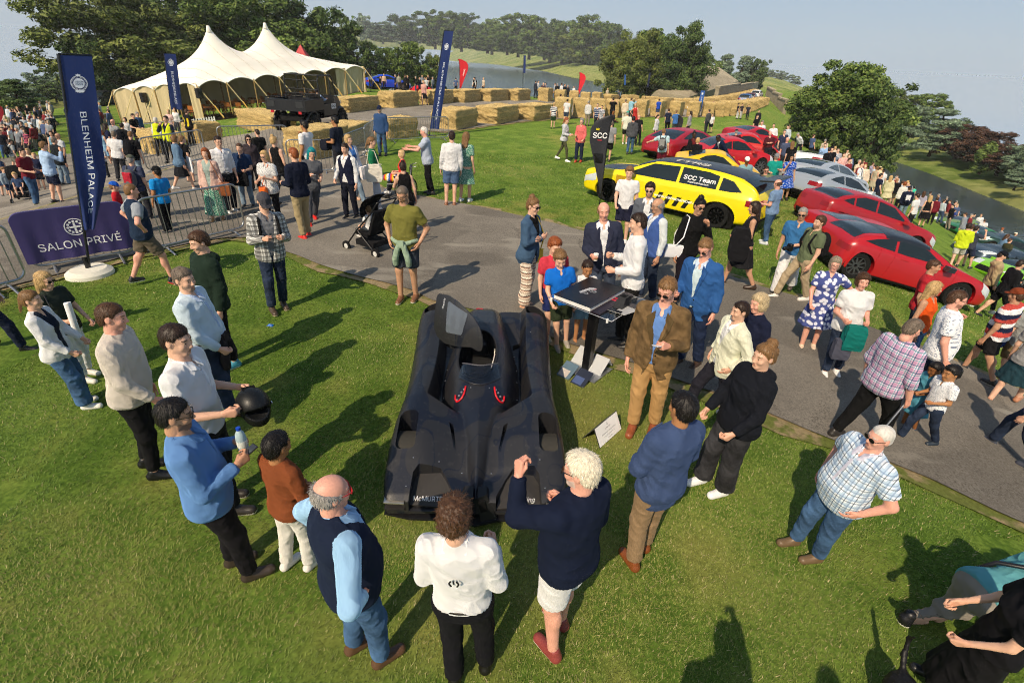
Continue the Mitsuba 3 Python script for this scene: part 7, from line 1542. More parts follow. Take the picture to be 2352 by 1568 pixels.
P(1784,414,1756,560,320,'balding man in grey blue t-shirt and jeans behind the yellow car',H=1.78,fat=.15,hair='ring',hc='brown',skin='pink',top='tee',tc='#6f89ab',bot='jeans',bc='#345',bpat=denim,shoe='#c8ccd0',arms=('hold','hold'))
P(2337,674,2238,868,335,'man in brown cap and red, white and navy hooped rugby shirt',H=1.8,fat=.2,hair='short',hc='brown',skin='tan',hat='#7a3a22',top='tee',tc='#222',pattern=hoops(['#1d2440','#e2e2e4','#b5473f'],.085),bot='shorts',bc='#1b1b1e',shoe='#2c2a2a',sole='#cfcac2',arms=('down','down'),legs='walk')
_k1=next(k for k,v in labels.items() if v.get('label','').startswith('curly brown-haired man seen'))
for _x,_z,_a in ((-.022,1.30,30),(.022,1.30,-30),(0,1.30,0),(-.022,1.275,-30),(.022,1.275,30)):
 part(_k1,'emblem',xf(box(-.004,.004,-.155,-.149,-.012,.012),Mt(_x,0,_z)@Mr('y',_a)),'matte','#1a1a1c',T4=WORLD[_k1]['M'],smooth=False)
# people on the road at the left
K_=dict
def Q(hx,hy,fx,fy,yaw,label,top,tc,bot,bc,**k):return person(hx,hy,fx,fy,yaw,label,top=top,tc=tc,bot=bot,bc=bc,**k)
Q(103,335,135,467,25,'man in light blue shirt and navy shorts pointing, left of the tall banner','loose','#9db7e0','shorts','#1a2036',arms=('up','down'),hair='short',hc='light',shoe='#23252b')
Q(53,341,87,474,85,'man in maroon t-shirt and jeans on the road at the left','tee','#6a1f2c','jeans','#345',bpat=denim,arms=('hold','hold'),hair='short',hc='dark',shoe='#5a5a3a')
Q(10,386,31,460,100,'child in grey-blue top and shorts near the left edge','sweater','#8a9aa6','shorts','#2a3550',H=1.25,hs=1.25,hair='thick',hc='light')
Q(13,353,14,452,120,'woman with bare shoulders in a denim dress at the left edge','dress','#3a4a66','trousers','#222',sex='f',hair='long',hc='brown',H=1.65)
Q(128,314,153,427,20,'man in dark jacket directly left of the tall blue banner','coat','#1c2226','jeans','#567',bpat=pale_denim,hair='short',hc='greybrown')
Q(82,353,98,440,150,'woman in navy top and shorts behind the man in light blue','tee','#252a44','shorts','#20222c',sex='f',hair='short',hc='blond',H=1.62)
Q(67,342,86,436,160,'blonde woman in a pale top behind the man in maroon','tee','#c9bfae','shorts','#8a7f70',sex='f',hair='long',hc='blond',H=1.65)
Q(30,325,38,396,20,'man with a black rucksack seen from behind at the left','tee','#9aa0a2','shorts','#6a6a60',hair='short',hc='dark')
Q(44,293,52,362,190,'man in grey shirt by the cars at the left','polo','#777f86','trousers','#2d3138',hair='buzz',hc='grey')
Q(63,300,69,362,200,'woman in a pink striped top by the cars at the left','tee','#b0708a','trousers','#25242c',pattern=hoops(['#c05a72','#2a2632'],.05),sex='f',hair='long',hc='brown')
Q(7,300,14,366,140,'man in dark t-shirt at the left edge by the red flag','tee','#20232c','jeans','#345',bpat=denim,hair='short',hc='dark')
Q(121,300,138,388,160,'woman with long brown hair left of the tall banner','tank','#6f9ab0','jeans','#345',bpat=denim,sex='f',hair='long',hc='brown')
Q(139,303,150,405,200,'bald man in sunglasses half behind the tall blue banner','tee','#b5b9be','trousers','#2a2d35',hair='bald',skin='tan',glasses='dark')
Q(233,296,251,380,195,'girl in a light blue dress right of the tall banner','dress','#7ea6c4','trousers','#222',sex='f',hair='long',hc='ginger',H=1.5,hs=1.06)
Q(229,333,246,412,170,'child with a cap reading a phone right of the tall banner','tee','#a9adb4','trousers','#23262e',hat='#8f9ba8',H=1.4,hs=1.1,arms=('phone','phone'))
Q(267,303,282,418,350,'man in a loose white t-shirt and dark trousers seen from behind','tee','#e9eaea','trousers','#2b2d33',fat=.12,hair='short',hc='greybrown')
Q(246,284,262,372,30,'woman in dark blue top behind the man in the white t-shirt','tee','#1e2440','jeans','#223',bpat=dark_denim,sex='f',hair='long',hc='dark')
Q(264,266,276,368,190,'man in sunglasses and grey shirt facing the camera near the marquee','loose','#8b8f93','trousers','#33363c',hair='bald',skin='pink',glasses='dark',beard='grey')
Q(284,283,298,372,10,'man in black carrying a large dark rucksack near the white t-shirt man','coat','#15161a','trousers','#1e2024',hair='thick',hc='dark')
Q(305,308,318,425,355,'young man in black t-shirt with a black rucksack seen from behind','tee','#131418','jeans','#9ab',bpat=pale_denim,hair='buzz',hc='light')
Q(292,269,300,345,170,'woman in a pale patterned blouse near the marquee corner','loose','#b9babb','trousers','#30333a',sex='f',hair='bob',hc='brown',pattern='grey_print')
Q(311,255,320,345,95,'man in black t-shirt holding a drink at the marquee corner','tee','#101114','trousers','#1a1b20',hair='short',hc='dark',arms=('hold','hold'))
Q(320,250,330,338,100,'older man in denim shirt beside the man in black at the marquee','shirt','#34537a','trousers','#3b4250',hair='short',hc='grey')
Q(363,269,370,360,5,'white-haired woman in a yellow high visibility vest seen from behind','hivis','#c8e020','trousers','#1c1d22',inner='#e2e2e0',sex='f',hair='bob',hc='white')
Q(387,264,394,376,185,'marshal in yellow high visibility vest speaking on a radio','hivis','#c8e020','trousers','#16171b',inner='#1b2036',hair='short',hc='dark',arms=('face','down'))
Q(432,249,442,334,25,'steward in black and yellow jacket behind the marshals','coat','#17181c','trousers','#17181c',hair='short',hc='brown',pattern=blocks(lambda V:((np.abs(V[:,0])>.09)&(np.abs(V[:,0])<.17)&(V[:,2]>.95)&(V[:,2]<1.35),'#d8c414')))
Q(393,250,396,322,180,'blonde woman in pink top at the marquee entrance','tee','#d8b0a8','trousers','#ddd',sex='f',hair='bob',hc='blond')
Q(407,245,411,318,185,'woman in white blouse at the marquee entrance beside the blonde woman','shirt','#e0dcd8','trousers','#3a3a40',sex='f',hair='long',hc='brown')
Q(300,366,338,508,355,'man in grey sun hat carrying a red and grey rucksack','tee','#3a4058','trousers','#2a2c33',hair='short',hc='grey',hat='#55584e')
Q(264,422,292,545,60,'boy in blue cap and red top behind the purple cover','tee','#b0202c','trousers','#1c2030',hair='short',hc='light',hat='#1e55b8',H=1.35,hs=1.15)
Q(361,381,388,537,290,'boy in black cap and bright blue t-shirt behind the barrier','tee','#1a86d0','trousers','#15171c',hair='short',hc='black',skin='olive',hat='#141518',H=1.5,hs=1.08,arms=('hold','down'))
Q(402,317,426,438,40,'woman in denim jacket carrying a large white paper','coat','#5b7590','kneeskirt','#1a1b20',sex='f',hair='bob',hc='light',shoe='#e2e0dc',arms=('down','low'),legs='walk')
Q(419,314,441,422,30,'boy with a black rucksack beside the woman in the denim jacket','tee','#17181c','shorts','#22252c',hair='short',hc='light',H=1.5,hs=1.08)
Q(472,340,502,510,165,'woman in a long pale floral dress and pink cardigan','cardigan','#c9a89c','longskirt','#8fa096',inner='#9aaaa2',sex='f',hair='long',hc='ginger',shoe='#b98a5a',arms=('down','down'),H=1.7,bpat='green_print')
Q(501,312,534,490,130,'man in white shirt and dark trousers beside the woman in the floral dress','shirt','#e6e8f2','trousers','#15181f',hair='short',hc='dark',glasses='clear',H=1.82,shoe='#c9c9c9',extra=('rolled',))
Q(551,331,572,478,175,'young man in navy polo shirt holding a black jacket','polo','#1d3050','jeans','#9ab',bpat=pale_denim,hair='short',hc='brown',arms=('hold','hold'))
Q(571,313,590,440,150,'long-haired woman in dark floral blouse and sunglasses','loose','#3a3238','trousers','#1d1d22',sex='f',hair='long',hc='dark',glasses='dark')
Q(592,299,606,415,300,'young man in black t-shirt looking left across the road','tee','#141518','trousers','#1f2127',hair='buzz',hc='dark')
Q(606,347,634,520,185,'blonde woman in sunglasses and patterned blouse with an orange bag','loose','#d0d0d0','slim','#17181c',pattern='grey_print',sex='f',hair='long',hc='blond',glasses='dark',shoe='#d8a01a',arms=('hold','phone'),extra=('short',))
Q(625,313,661,470,15,'woman with a bun in a black vest top and patterned leggings','tank','#131316','leggings','#33343a',sex='f',hair='bun',hc='blond',legs='walk')
Q(672,336,704,548,300,'ginger-haired man in navy jumper, beige chinos and red trainers','sweater','#161c2e','trousers','#9a8a68',hair='short',hc='ginger',shoe='#d22a20',sole='#e8b0a0',arms=('hold','hold'),H=1.8)
Q(726,340,718,514,150,'woman with teal dyed hair in grey overalls and red shoes','tee','#55585f','trousers','#4a4d54',sex='f',hair='long',hc='teal',shoe='#d8261c',arms=('phone','hold'),nod=22,legs='walk')
Q(699,274,716,440,285,'young man in white t-shirt holding his chin','tee','#ecedef','trousers','#22242a',hair='quiff',hc='black',skin='olive',arms=('chin','down'),H=1.8)
Q(768,264,784,420,285,'young man in navy t-shirt holding a dark jacket','tee','#1a2030','trousers','#25272e',hair='thick',hc='black',skin='olive',glasses='clear',arms=('hold','hold'),H=1.8)
Q(791,329,808,503,195,'waiter in navy waistcoat and white shirt','gilet','#161a30','trousers','#181a26',inner='#e4e6f0',hair='short',hc='dark',shoe='#101012',arms=('low','down'),nod=14,H=1.8)
Q(792,310,830,468,120,'woman in pale blue walking behind the waiter with a spotted bag','cardigan','#c8cdd6','jeans','#9ab',bpat=pale_denim,inner='#3a6ab0',sex='f',hair='bob',hc='blond',shoe='#c9a084',legs='walk')
Q(870,241,880,358,185,'man in navy cap and denim jacket behind the barrier','coat','#2f4a74','jeans','#456',bpat=denim,hair='short',hc='grey',hat=('cap','#17203c','#17203c'),beard='grey',H=1.82,nod=20)
Q(872,278,880,350,8,'small boy in navy top and maroon trousers climbing on the barrier','sweater','#1a1d30','slim','#6a1a30',hair='short',hc='light',H=1.15,hs=1.3,arms=('down','out'))
Q(853,310,868,484,80,'girl in green jumper and grey leggings with a white shoulder bag','sweater','#1c6a48','slim','#a9b0bc',sex='f',hair='pony',hc='light',shoe='#d8d4ce',H=1.7)
Q(966,284,990,446,268,'white-haired man in pale striped shirt pushing the wheelchair','loose','#a9b4c6','trousers','#17181b',hair='short',hc='white',skin='pink',arms=('reach','reach'),fat=.1,extra=('short',))
Q(921,374,942,540,340,'woman with dark bun in a black vest top raising her hands to her hair','tank','#121215','trousers','#22252c',sex='f',hair='bun',hc='dark',fat=.2,arms=('down','face'))
Q(1043,283,1034,474,350,'man in white jumper and blue shorts seen from behind','sweater','#dcdcd8','shorts','#4a6284',hair='short',hc='dark',shoe='#7a4a30',legs='stand',H=1.82)
Q(1074,297,1068,464,20,'woman in a green patterned dress beside the man in the white jumper','dress','#4a8a70','trousers','#222',pattern='green_print',sex='f',hair='long',hc='light',shoe='#dfe0e2',extra=('short',))
# people on the lawn in the middle and at the red cars
Q(970,170,976,244,190,'woman in pink top and black skirt walking along the track','tee','#c9988c','skirt','#16161a',sex='f',hair='bob',hc='blond',legs='walk')
Q(1273,233,1269,296,10,'boy in a black and white hooped top and green shorts','tee','#ddd','shorts','#2a4028',pattern=hoops(['#e2e2e2','#1d2740'],.06),H=1.4,hs=1.1,hair='short',hc='blond')
Q(1284,218,1287,268,20,'person in black top behind the hooped boy','tee','#15161a','trousers','#1a1b20',hair='buzz',hc='dark')
Q(1305,230,1298,286,15,'man in white t-shirt at the second near bale','tee','#e6e6ea','shorts','#3a4458',hair='short',hc='dark')
Q(1305,271,1290,370,110,'young woman in pale grey hooded top and olive leggings','hoodie','#b9bcc0','leggings','#4a4a36',sex='f',hair='pony',hc='ginger',shoe='#e6e6e6',arms=('hold','hold'),legs='walk')
Q(1336,272,1328,373,200,'woman in coral pink top half behind the dark feather flag','loose','#d86a68','trousers','#232a40',sex='f',hair='bob',hc='grey',fat=.15,shoe='#c0452c',arms=('hold','low'))
Q(1350,234,1348,290,30,'man in beige patterned shirt by the near bales','loose','#b8a890','trousers','#8a8070',hair='short',hc='grey',pattern='grey_print')
Q(1369,240,1369,300,195,'man in navy and white hooped polo shirt behind the dark flag','polo','#1b2a4a','trousers','#20242e',pattern=hoops(['#1f3358','#1f3358','#cfd4de'],.045),hair='short',hc='greybrown')
Q(1381,246,1378,302,210,'woman in a thin striped top beside the hooped polo shirt','tee','#ccc','trousers','#20242e',pattern=hoops(['#d8d8dc','#2d3854'],.04),sex='f',hair='short',hc='brown')
Q(1407,224,1404,284,20,'man in black t-shirt photographing over the bales','tee','#141518','trousers','#16171b',hair='short',hc='dark',arms=('up','up'))
Q(1409,254,1400,324,130,'man in charcoal shirt looking at his phone by the dark flag','loose','#2b2d32','trousers','#23262c',hair='short',hc='black',skin='brown',arms=('phone','hold'))
Q(1435,229,1432,286,15,'man in pale pink linen seen from behind by the bales','loose','#e0c4ac','trousers','#d8c8b4',hair='short',hc='greybrown')
Q(1446,225,1447,280,60,'person in light blue hooded top by the bales','hoodie','#8fc0d8','trousers','#2a2d34',hair='short',hc='brown',arms=('up','down'))
Q(1453,238,1457,300,200,'woman in a red dress with hand on hip by the bales','dress','#b0302c','trousers','#222',sex='f',hair='bob',hc='blond',arms=('hip','down'))
Q(1440,257,1434,332,8,'man in teal cap and cream shirt with black shorts','loose','#dcdac4','shorts','#17181c',hair='short',hc='grey',hat='#2aa08c',shoe='#ddd',fat=.15,extra=('short',))
Q(1455,269,1445,355,15,'man in dark grey hooded top and jeans on the lawn','hoodie','#4a4d52','jeans','#345',bpat=denim,hair='thick',hc='black')
Q(1462,267,1464,335,30,'bald man in black beside the man in the dark grey hooded top','polo','#1c1c20','trousers','#1b1c20',hair='bald',skin='pink')
Q(1389,285,1380,365,110,'boy in black t-shirt right of the dark feather flag','tee','#141417','jeans','#223',bpat=dark_denim,hair='thick',hc='brown',H=1.6,arms=('hold','hold'))
Q(1407,279,1393,372,20,'man in grey t-shirt and black shorts with a grey bag','tee','#8a8c90','shorts','#1a1a1d',hair='buzz',hc='greybrown',fat=.15)
Q(1513,268,1500,332,120,'woman in white and grey top and black leggings on the lawn','hoodie','#cfcfd2','leggings','#17181c',sex='f',hair='pony',hc='dark',legs='walk')
Q(1520,296,1516,398,20,'man in pale blue t-shirt and maroon shorts behind the yellow car','tee','#aecbe6','shorts','#5a1828',hair='buzz',hc='light',arms=('down','out'))
Q(1531,252,1531,310,10,'woman in navy top and black trousers, left of the couple on the lawn','tee','#20263c','slim','#14151a',sex='f',hair='short',hc='brown')
Q(1550,257,1547,314,15,'man in blue polo shirt, right of the couple on the lawn','polo','#3f6aa8','trousers','#3a3d44',hair='short',hc='light')
Q(1587,259,1576,317,300,'woman in grey coat with a pink collar on the lawn','coat','#9a9698','trousers','#1c1c20',sex='f',hair='long',hc='dark',legs='walk')
Q(1514,229,1508,272,40,'man in bright blue shirt leaning on the near bales','polo','#2348b0','shorts','#3a4868',hair='short',hc='dark')
Q(1628,268,1619,308,330,'man in dark grey shirt on the open lawn by the track','shirt','#4a4c50','trousers','#2c2f38',hair='short',hc='dark')
Q(1634,272,1630,306,200,'child in white top beside the man in dark grey','tee','#dcdcde','shorts','#22242a',H=1.4,hs=1.1,hair='short',hc='brown')
Q(1590,304,1584,402,175,'woman in black with a red shawl by the red cars','cardigan','#17161a','trousers','#1a1a1e',inner='#5a1c20',sex='f',hair='bun',hc='black',skin='dark')
Q(1599,322,1592,412,30,'blonde woman in black t-shirt by the red cars','tee','#141418','trousers','#222530',sex='f',hair='bob',hc='blond',arms=('hold','hold'))
Q(1648,313,1650,404,262,'man in navy suit leaning over the red car','jacket','#18213a','trousers','#1a2033',inner='#d8dce4',hair='buzz',hc='black',skin='dark',bend=35,arms=('reach','down'))
Q(1625,318,1636,388,100,'person in white bending over the red cars','shirt','#e6e6e8','trousers','#2a2c34',hair='short',hc='dark',bend=45)
Q(1687,304,1680,380,15,'man in dark cap and maroon t-shirt among the red cars','tee','#4a1620','shorts','#4a4a3a',hair='short',hc='grey',hat='#23242a',fat=.2)
Q(1759,321,1759,382,195,'bald man in maroon shirt with folded arms by the red cars','shirt','#4a1c24','trousers','#20222a',hair='bald',skin='pink',arms=('cross','cross'))
Q(1740,299,1742,345,200,'person in white beyond the red cars, left of the two','shirt','#e2e2e4','trousers','#33363f',hair='short',hc='black')
Q(1764,303,1770,352,210,'man in white shirt beyond the red cars, right of the two','shirt','#e8e8ea','trousers','#c8c0b0',hair='short',hc='dark',fat=.1)
Q(1796,320,1790,372,185,'man in navy polo shirt walking between the car rows','polo','#2a3048','trousers','#23262e',hair='short',hc='greybrown')
Q(1803,337,1794,398,185,'bald man in slate grey t-shirt between the car rows','tee','#46506a','trousers','#23262e',hair='bald',skin='pink',glasses='dark')
Q(1815,343,1806,412,20,'woman with long fair hair in black between the car rows','tee','#141417','slim','#16171a',sex='f',hair='long',hc='light')
Q(1834,328,1829,362,250,'man in white bending forward beyond the pale cars','shirt','#e4e4e4','trousers','#2a2d36',hair='short',hc='grey',bend=30,legs='walk')
Q(1739,276,1737,296,200,'lone person in dark clothes on the far lawn','coat','#25262c','trousers','#23252c',hair='short',hc='dark')
Q(1692,252,1692,274,100,'person in black and white by the near bale row, left of the three','tee','#2a2a30','trousers','#ccc',hair='short',hc='dark')
Q(1701,255,1700,274,160,'person in dark top by the near bale row, middle of the three','tee','#3a3238','trousers','#bbb',hair='short',hc='brown')
Q(1716,261,1715,276,200,'person in dark clothes by the near bale row, right of the three','tee','#30303c','trousers','#2a2c34',hair='short',hc='dark')
Q(1636,250,1634,268,180,'marshal in yellow vest inside the near bale row','hivis','#d0dc20','trousers','#222',hair='short',hc='brown')
Q(1783,360,1762,460,190,'man in teal t-shirt and grey cap looking at his phone','tee','#168a80','shorts','#a88a50',hair='short',hc='grey',hat='#7d8084',arms=('hold','phone'),fat=.2,nod=20)
Q(1810,378,1800,460,190,'woman in a blue floral dress and dark cardigan on her phone','dress','#1c3fa0','trousers','#222',pattern='floral_print',sex='f',hair='long',hc='black',skin='tan',arms=('face','down'),extra=('short',))
Q(1754,392,1742,505,190,'man in olive t-shirt and sunglasses with folded arms behind the yellow car','tee','#6c7358','trousers','#23252c',hair='short',hc='dark',skin='pink',glasses='dark',arms=('cross','cross'),nod=16,fat=.1)
Q(1703,402,1696,470,190,'man in white cap and teal checked shirt between the yellow cars','shirt','#7aa0a8','trousers','#333',hair='short',hc='grey',hat='#dcdcdc',skin='brown')
Q(1886,347,1884,400,200,'man in pale blue beyond the white sports car','shirt','#8fb0d8','trousers','#333842',hair='short',hc='brown')
Q(1902,354,1899,412,195,'man in black t-shirt beyond the silver cars','tee','#17181c','trousers','#22242a',hair='short',hc='dark')
Q(1915,357,1914,410,200,'person in grey beyond the silver cars','shirt','#9a9ea6','trousers','#444',hair='short',hc='greybrown')
Q(1929,364,1926,425,190,'man in pink shirt beyond the silver cars','shirt','#d0a09a','trousers','#5a5448',hair='short',hc='brown')
Q(1941,367,1938,425,200,'woman in pale blouse beside the man in pink','shirt','#d6d2ca','trousers','#c0b8a8',sex='f',hair='bob',hc='light')
# the line of people along the lake
for hx,hy,fx,fy,yaw,L,top,tc,bot,bc,kw in (
 (2000,388,1993,426,90,'man in lilac shirt at the upper end of the lakeside line','shirt','#b0a8c4','trousers','#22242e',{}),
 (2019,396,2006,440,40,'person in cream sun hat in the lakeside line','shirt','#d2c8a4','trousers','#c8bc98',K_(hat=('sunhat','#cfc49c'))),
 (2008,410,1999,446,60,'woman in beige in the lakeside line','dress','#b0a68c','trousers','#222',K_(sex='f',hair='bob',hc='light')),
 (2023,414,2014,452,30,'person in black cap and white top in the lakeside line','tee','#dcdcda','trousers','#9a9484',K_(hat='#16171b')),
 (2040,411,2031,474,40,'fair-haired woman in a long cream coat by the lake','coat','#cfc8a4','kneeskirt','#cfc8a4',K_(sex='f',hair='long',hc='blond')),
 (2057,418,2044,477,10,'bald man in black t-shirt and olive shorts by the lake','tee','#15161a','shorts','#5a5444',K_(hair='bald',skin='tan')),
 (2053,409,2050,452,60,'person in white behind the bald man in black by the lake','shirt','#e2e2e4','trousers','#333',{}),
 (2076,423,2056,490,20,'woman in white blouse and black trousers by the lake','loose','#d6d2cc','trousers','#17181c',K_(sex='f',hair='bob',hc='ginger')),
 (2079,418,2072,470,60,'blonde person behind the white blouse by the lake','tee','#d8ccb0','trousers','#445',K_(sex='f',hair='long',hc='blond')),
 (2094,428,2091,462,30,'boy in turquoise t-shirt by the lake','tee','#3fbfa4','shorts','#333',K_(H=1.35,hs=1.1,hc='dark')),
 (2087,439,2066,506,25,'man in navy jacket with a white-patched rucksack and pale jeans','coat','#1a2036','jeans','#89a',K_(bpat=pale_denim,hat='#1a1d2c')),
 (2098,466,2085,534,330,'young man in white t-shirt near the nose of the silver car','tee','#ecedee','trousers','#17181c',K_(hair='thick',hc='dark')),
 (2119,450,2104,505,40,'woman in grey-lilac blouse by the lake','loose','#a09cae','jeans','#567',K_(bpat=pale_denim,sex='f',hair='long',hc='brown')),
 (2131,443,2124,492,60,'man in grey-green shirt behind the line by the lake','shirt','#5a6058','trousers','#333',K_(hc='dark')),
 (2136,452,2113,522,30,'blonde woman in a black dress with a black bag by the lake','dress','#141417','trousers','#222',K_(sex='f',hair='long',hc='blond')),
 (2150,465,2133,516,40,'woman in dark red jacket and black trousers by the lake','coat','#6a1c28','trousers','#17181c',K_(sex='f',hair='bob',hc='brown')),
 (2014,438,2008,480,100,'man in navy polo shirt beside the silver car','polo','#1c2238','trousers','#2a2d36',K_(hc='dark')),
 (1968,388,1966,450,140,'person in white with black straps beside the silver cars','tee','#e2e2e2','trousers','#333',K_(pattern=blocks(lambda V:(np.abs(np.abs(V[:,0])-.09)<.03,'#15161a')))),
 (2223,525,2188,616,40,'boy in lime yellow hooded top and grey shorts','hoodie','#c4dc28','shorts','#b8b8b0',K_(hair='thick',hc='dark',legs='walk',arms=('hold','hold'))),
 (2228,520,2204,612,40,'person in blue striped top behind the lime hooded top','tee','#4a8ac8','shorts','#23283a',K_(pattern=hoops(['#4a90d0','#c8dcea'],.04))),
 (2241,520,2209,618,70,'man in dark grey t-shirt photographing the green cars with a phone','tee','#3a3d4a','shorts','#2a3048',K_(arms=('up','up'),hc='dark',legs='walk')),
 (2186,482,2183,520,90,'child in blue at the water edge beyond the cars','tee','#2a3f8a','trousers','#333',K_(H=1.3,hs=1.15)),
 (2247,489,2240,540,200,'person in white beyond the green cars','shirt','#e6e6e6','trousers','#99a',K_(hc='light')),
 (2231,493,2226,536,100,'dark-haired person in grey beyond the green cars','tee','#55585f','trousers','#333',K_(hc='black')),
 (2296,525,2288,572,100,'woman in grey top beyond the teal car','tee','#8a8f98','trousers','#334',K_(sex='f',hair='bob',hc='ginger')),
 (2296,546,2284,610,100,'woman in denim jacket bending by the teal car','coat','#6a88a8','trousers','#889',K_(sex='f',hair='long',hc='brown',bend=15)),
 (2312,552,2297,625,90,'man in olive brown jacket by the blue-grey car','coat','#3f3f2c','trousers','#2c2d28',K_(hc='brown')),
 (2327,533,2316,590,100,'person in white with a white sun hat by the lake','shirt','#e4e0d8','trousers','#ccc',K_(hat=('sunhat','#e6dfcc')))):
 Q(hx,hy,fx,fy,yaw,L,top,tc,bot,bc,**kw)
Q(2306,592,2248,714,120,'man in beige hooded top and dark cap carrying a green bag','hoodie','#a3906e','slim','#17181c',hair='short',hc='dark',hat='#14161e',shoe='#b8b8b4',legs='walk',nod=24)
Q(2350,612,2268,735,100,'man in open black shirt and black shorts near the right edge','cardigan','#15161a','shorts','#131417',inner='#3a3b3e',hair='short',hc='dark',arms=('hold','hold'),legs='walk')
Q(2392,700,2290,880,20,'person in khaki shorts cut by the right edge behind the rugby shirt','tee','#8a8d8c','shorts','#6a5a40',shoe='#222',legs='walk')
Q(2420,740,2300,925,60,'woman in a dark teal skirt and sandals cut by the right edge','tee','#8a8a8a','kneeskirt','#1f3a44',sex='f',hair='bob',hc='brown',shoe='#b07a5a',legs='walk')
Q(2452,850,2312,1050,330,'person in dark trousers cut by the right edge on the path','tee','#8d8f90','jeans','#223',bpat=dark_denim,shoe='#3a3d48',sole='#d8d4cc',legs='walk')
Q(-70,640,20,800,70,'person in navy trousers and black shoes cut by the left edge','sweater','#1a2034','trousers','#1a2236',shoe='#151518',legs='walk')
# the two at the lower right corner, and two whose shadows fall into view
g2=at(2240,1425)
CRO=person(None,None,2180,1470,85,'photographer in teal t-shirt crouching on the grass at the lower right',H=1.78,hair='short',hc='dark',top='tee',tc='#5c9aa0',bot='shorts',bc='#8a8478',shoe='#17181c',sole='#e8e4de',legs='crouch',arms=('bend','bend'),bend=80,seat=.36,nod=20,lod=0)
person(2440,1330,2160,1590,300,'woman in a long black dress with a wristwatch at the lower right corner',H=1.7,sex='f',hair='long',hc='light',top='tee',tc='#141417',bot='longskirt',bc='#131316',shoe='#1a1a1c',arms=('low','low'),lod=0)
if 1:
 for (sx,sy),L in (((1668,1450),'tall man standing just outside the bottom of the view'),((1905,1560),'man standing just outside the bottom edge at the right')):
  q=at(sx,sy);s_=np.array([.36,.66]);s_=s_/np.linalg.norm(s_);ft=q[:2]-s_*(1.72/(.66/math.hypot(.36,.66)))
  person(None,None,0,0,0,L,at3=(ft[0],ft[1],0),top='shirt',tc='#46505c',bot='trousers',bc='#2a2d34',arms=('up' if sx<1800 else 'down','down'),lod=1)
# small figures far off
def far_one(hx,hy,fy,yaw,top,tc,bc,label,group,**k):
 person(hx,hy,hx-1,fy,yaw,label,top=top,tc=tc,bot='trousers',bc=bc,group=group,lod=2,**k)
GL='spectators by the lake behind the far bales'
for i,(x,y,fy,tc,bc) in enumerate(((853,160,206,'#7a7f86','#333'),(866,159,204,'#dcd8cc','#445'),(884,170,208,'#c9a88c','#222'),(910,171,212,'#1a2036','#1a1c24'),(918,170,210,'#a8a890','#555'),(932,172,213,'#121318','#131418'),(938,174,212,'#16181c','#16181c'),(964,163,206,'#d8c020','#444'),(978,176,210,'#cfd2d4','#555'),(1042,167,204,'#1a1b20','#222'),(1053,168,206,'#e2e2e0','#444'),(1083,170,208,'#c0a080','#333'),(1086,187,214,'#c8dc30','#333'),(1107,178,214,'#e8e8ea','#445'),(1119,184,214,'#c2ccd6','#445'),(1128,177,211,'#a8aab0','#333'),(1136,177,210,'#d8d4cc','#333'),(1139,184,215,'#e6e6e8','#222'),(1146,181,212,'#a0b0bc','#333'),(1163,183,214,'#15161a','#15161a'),(1196,184,214,'#b8bcc4','#3a4a6a'),(1212,187,216,'#6a3a34','#222'),(1095,178,210,'#a02a30','#222'),(1074,181,211,'#6a727a','#222'))):
 far_one(x,y,fy,(20+77*i)%360,'shirt',tc,bc,'distant person in %s among the crowd by the lake'%('dark clothes' if sum(lin(tc))<.12 else 'bright yellow' if tc in ('#c8dc30','#d8c020') else 'white' if sum(lin(tc))>1.9 else 'red' if tc in ('#a02a30','#6a3a34') else 'pale clothes'),GL,hair='short',hc=('dark','brown','blond','grey')[i%4])
GT='spectators standing on the track by the far bales'
for i,(x,y,fy,tc,bc) in enumerate(((1230,185,226,'#2a2f3c','#2a2f3c'),(1236,184,226,'#e2e2e2','#222'),(1247,188,232,'#4a3a40','#3a3c48'),(1252,189,232,'#6a6a78','#4a4c5a'),(1274,190,231,'#aab2ba','#16171b'),(1279,190,232,'#1a1b20','#16171b'),(1289,189,232,'#dcdcdc','#1a1b20'),(1296,192,233,'#1c1d21','#1b1c20'),(1303,195,232,'#26282e','#222'),(1317,199,233,'#dcdcd8','#2a3f8a'),(1340,200,228,'#e6e6e6','#333'),(1350,199,228,'#e0e0e0','#333'),(1420,209,238,'#3a3d48','#222'))):
 far_one(x,y,fy,(50+61*i)%360,'coat' if i%2 else 'shirt',tc,bc,'distant person in %s standing on the track'%('dark clothes' if sum(lin(tc))<.25 else 'white' if sum(lin(tc))>1.9 else 'grey'),GT,hair='short',hc=('dark','brown','grey')[i%3])
GC='crowd in the left car park'
rc_=np.random.default_rng(12)
for i in range(74):
 x=rc_.uniform(2,128) if i<62 else rc_.uniform(212,262);fy=np.interp(x,[0,130,260],[318,292,262])+rc_.uniform(-26,46);h=30+(fy-262)*.28;tc=('#e2e2e4','#20242e','#8a9098','#4a5a80','#c9b8a4','#7a2a30','#15161a','#b8c4cc')[int(rc_.integers(8))]
 far_one(x,fy-h,fy,rc_.uniform(0,360),('tee','shirt','coat')[i%3],tc,('#22242c','#3a4a66','#8a8474')[i%3],'distant person in %s in the crowd at the left car park'%('dark clothes' if sum(lin(tc))<.3 else 'white' if sum(lin(tc))>1.9 else 'coloured clothes'),GC,hair='short',hc=('dark','brown','blond','grey')[i%4])
GS='spectators along the car rows on the right'
r6=np.random.default_rng(31)
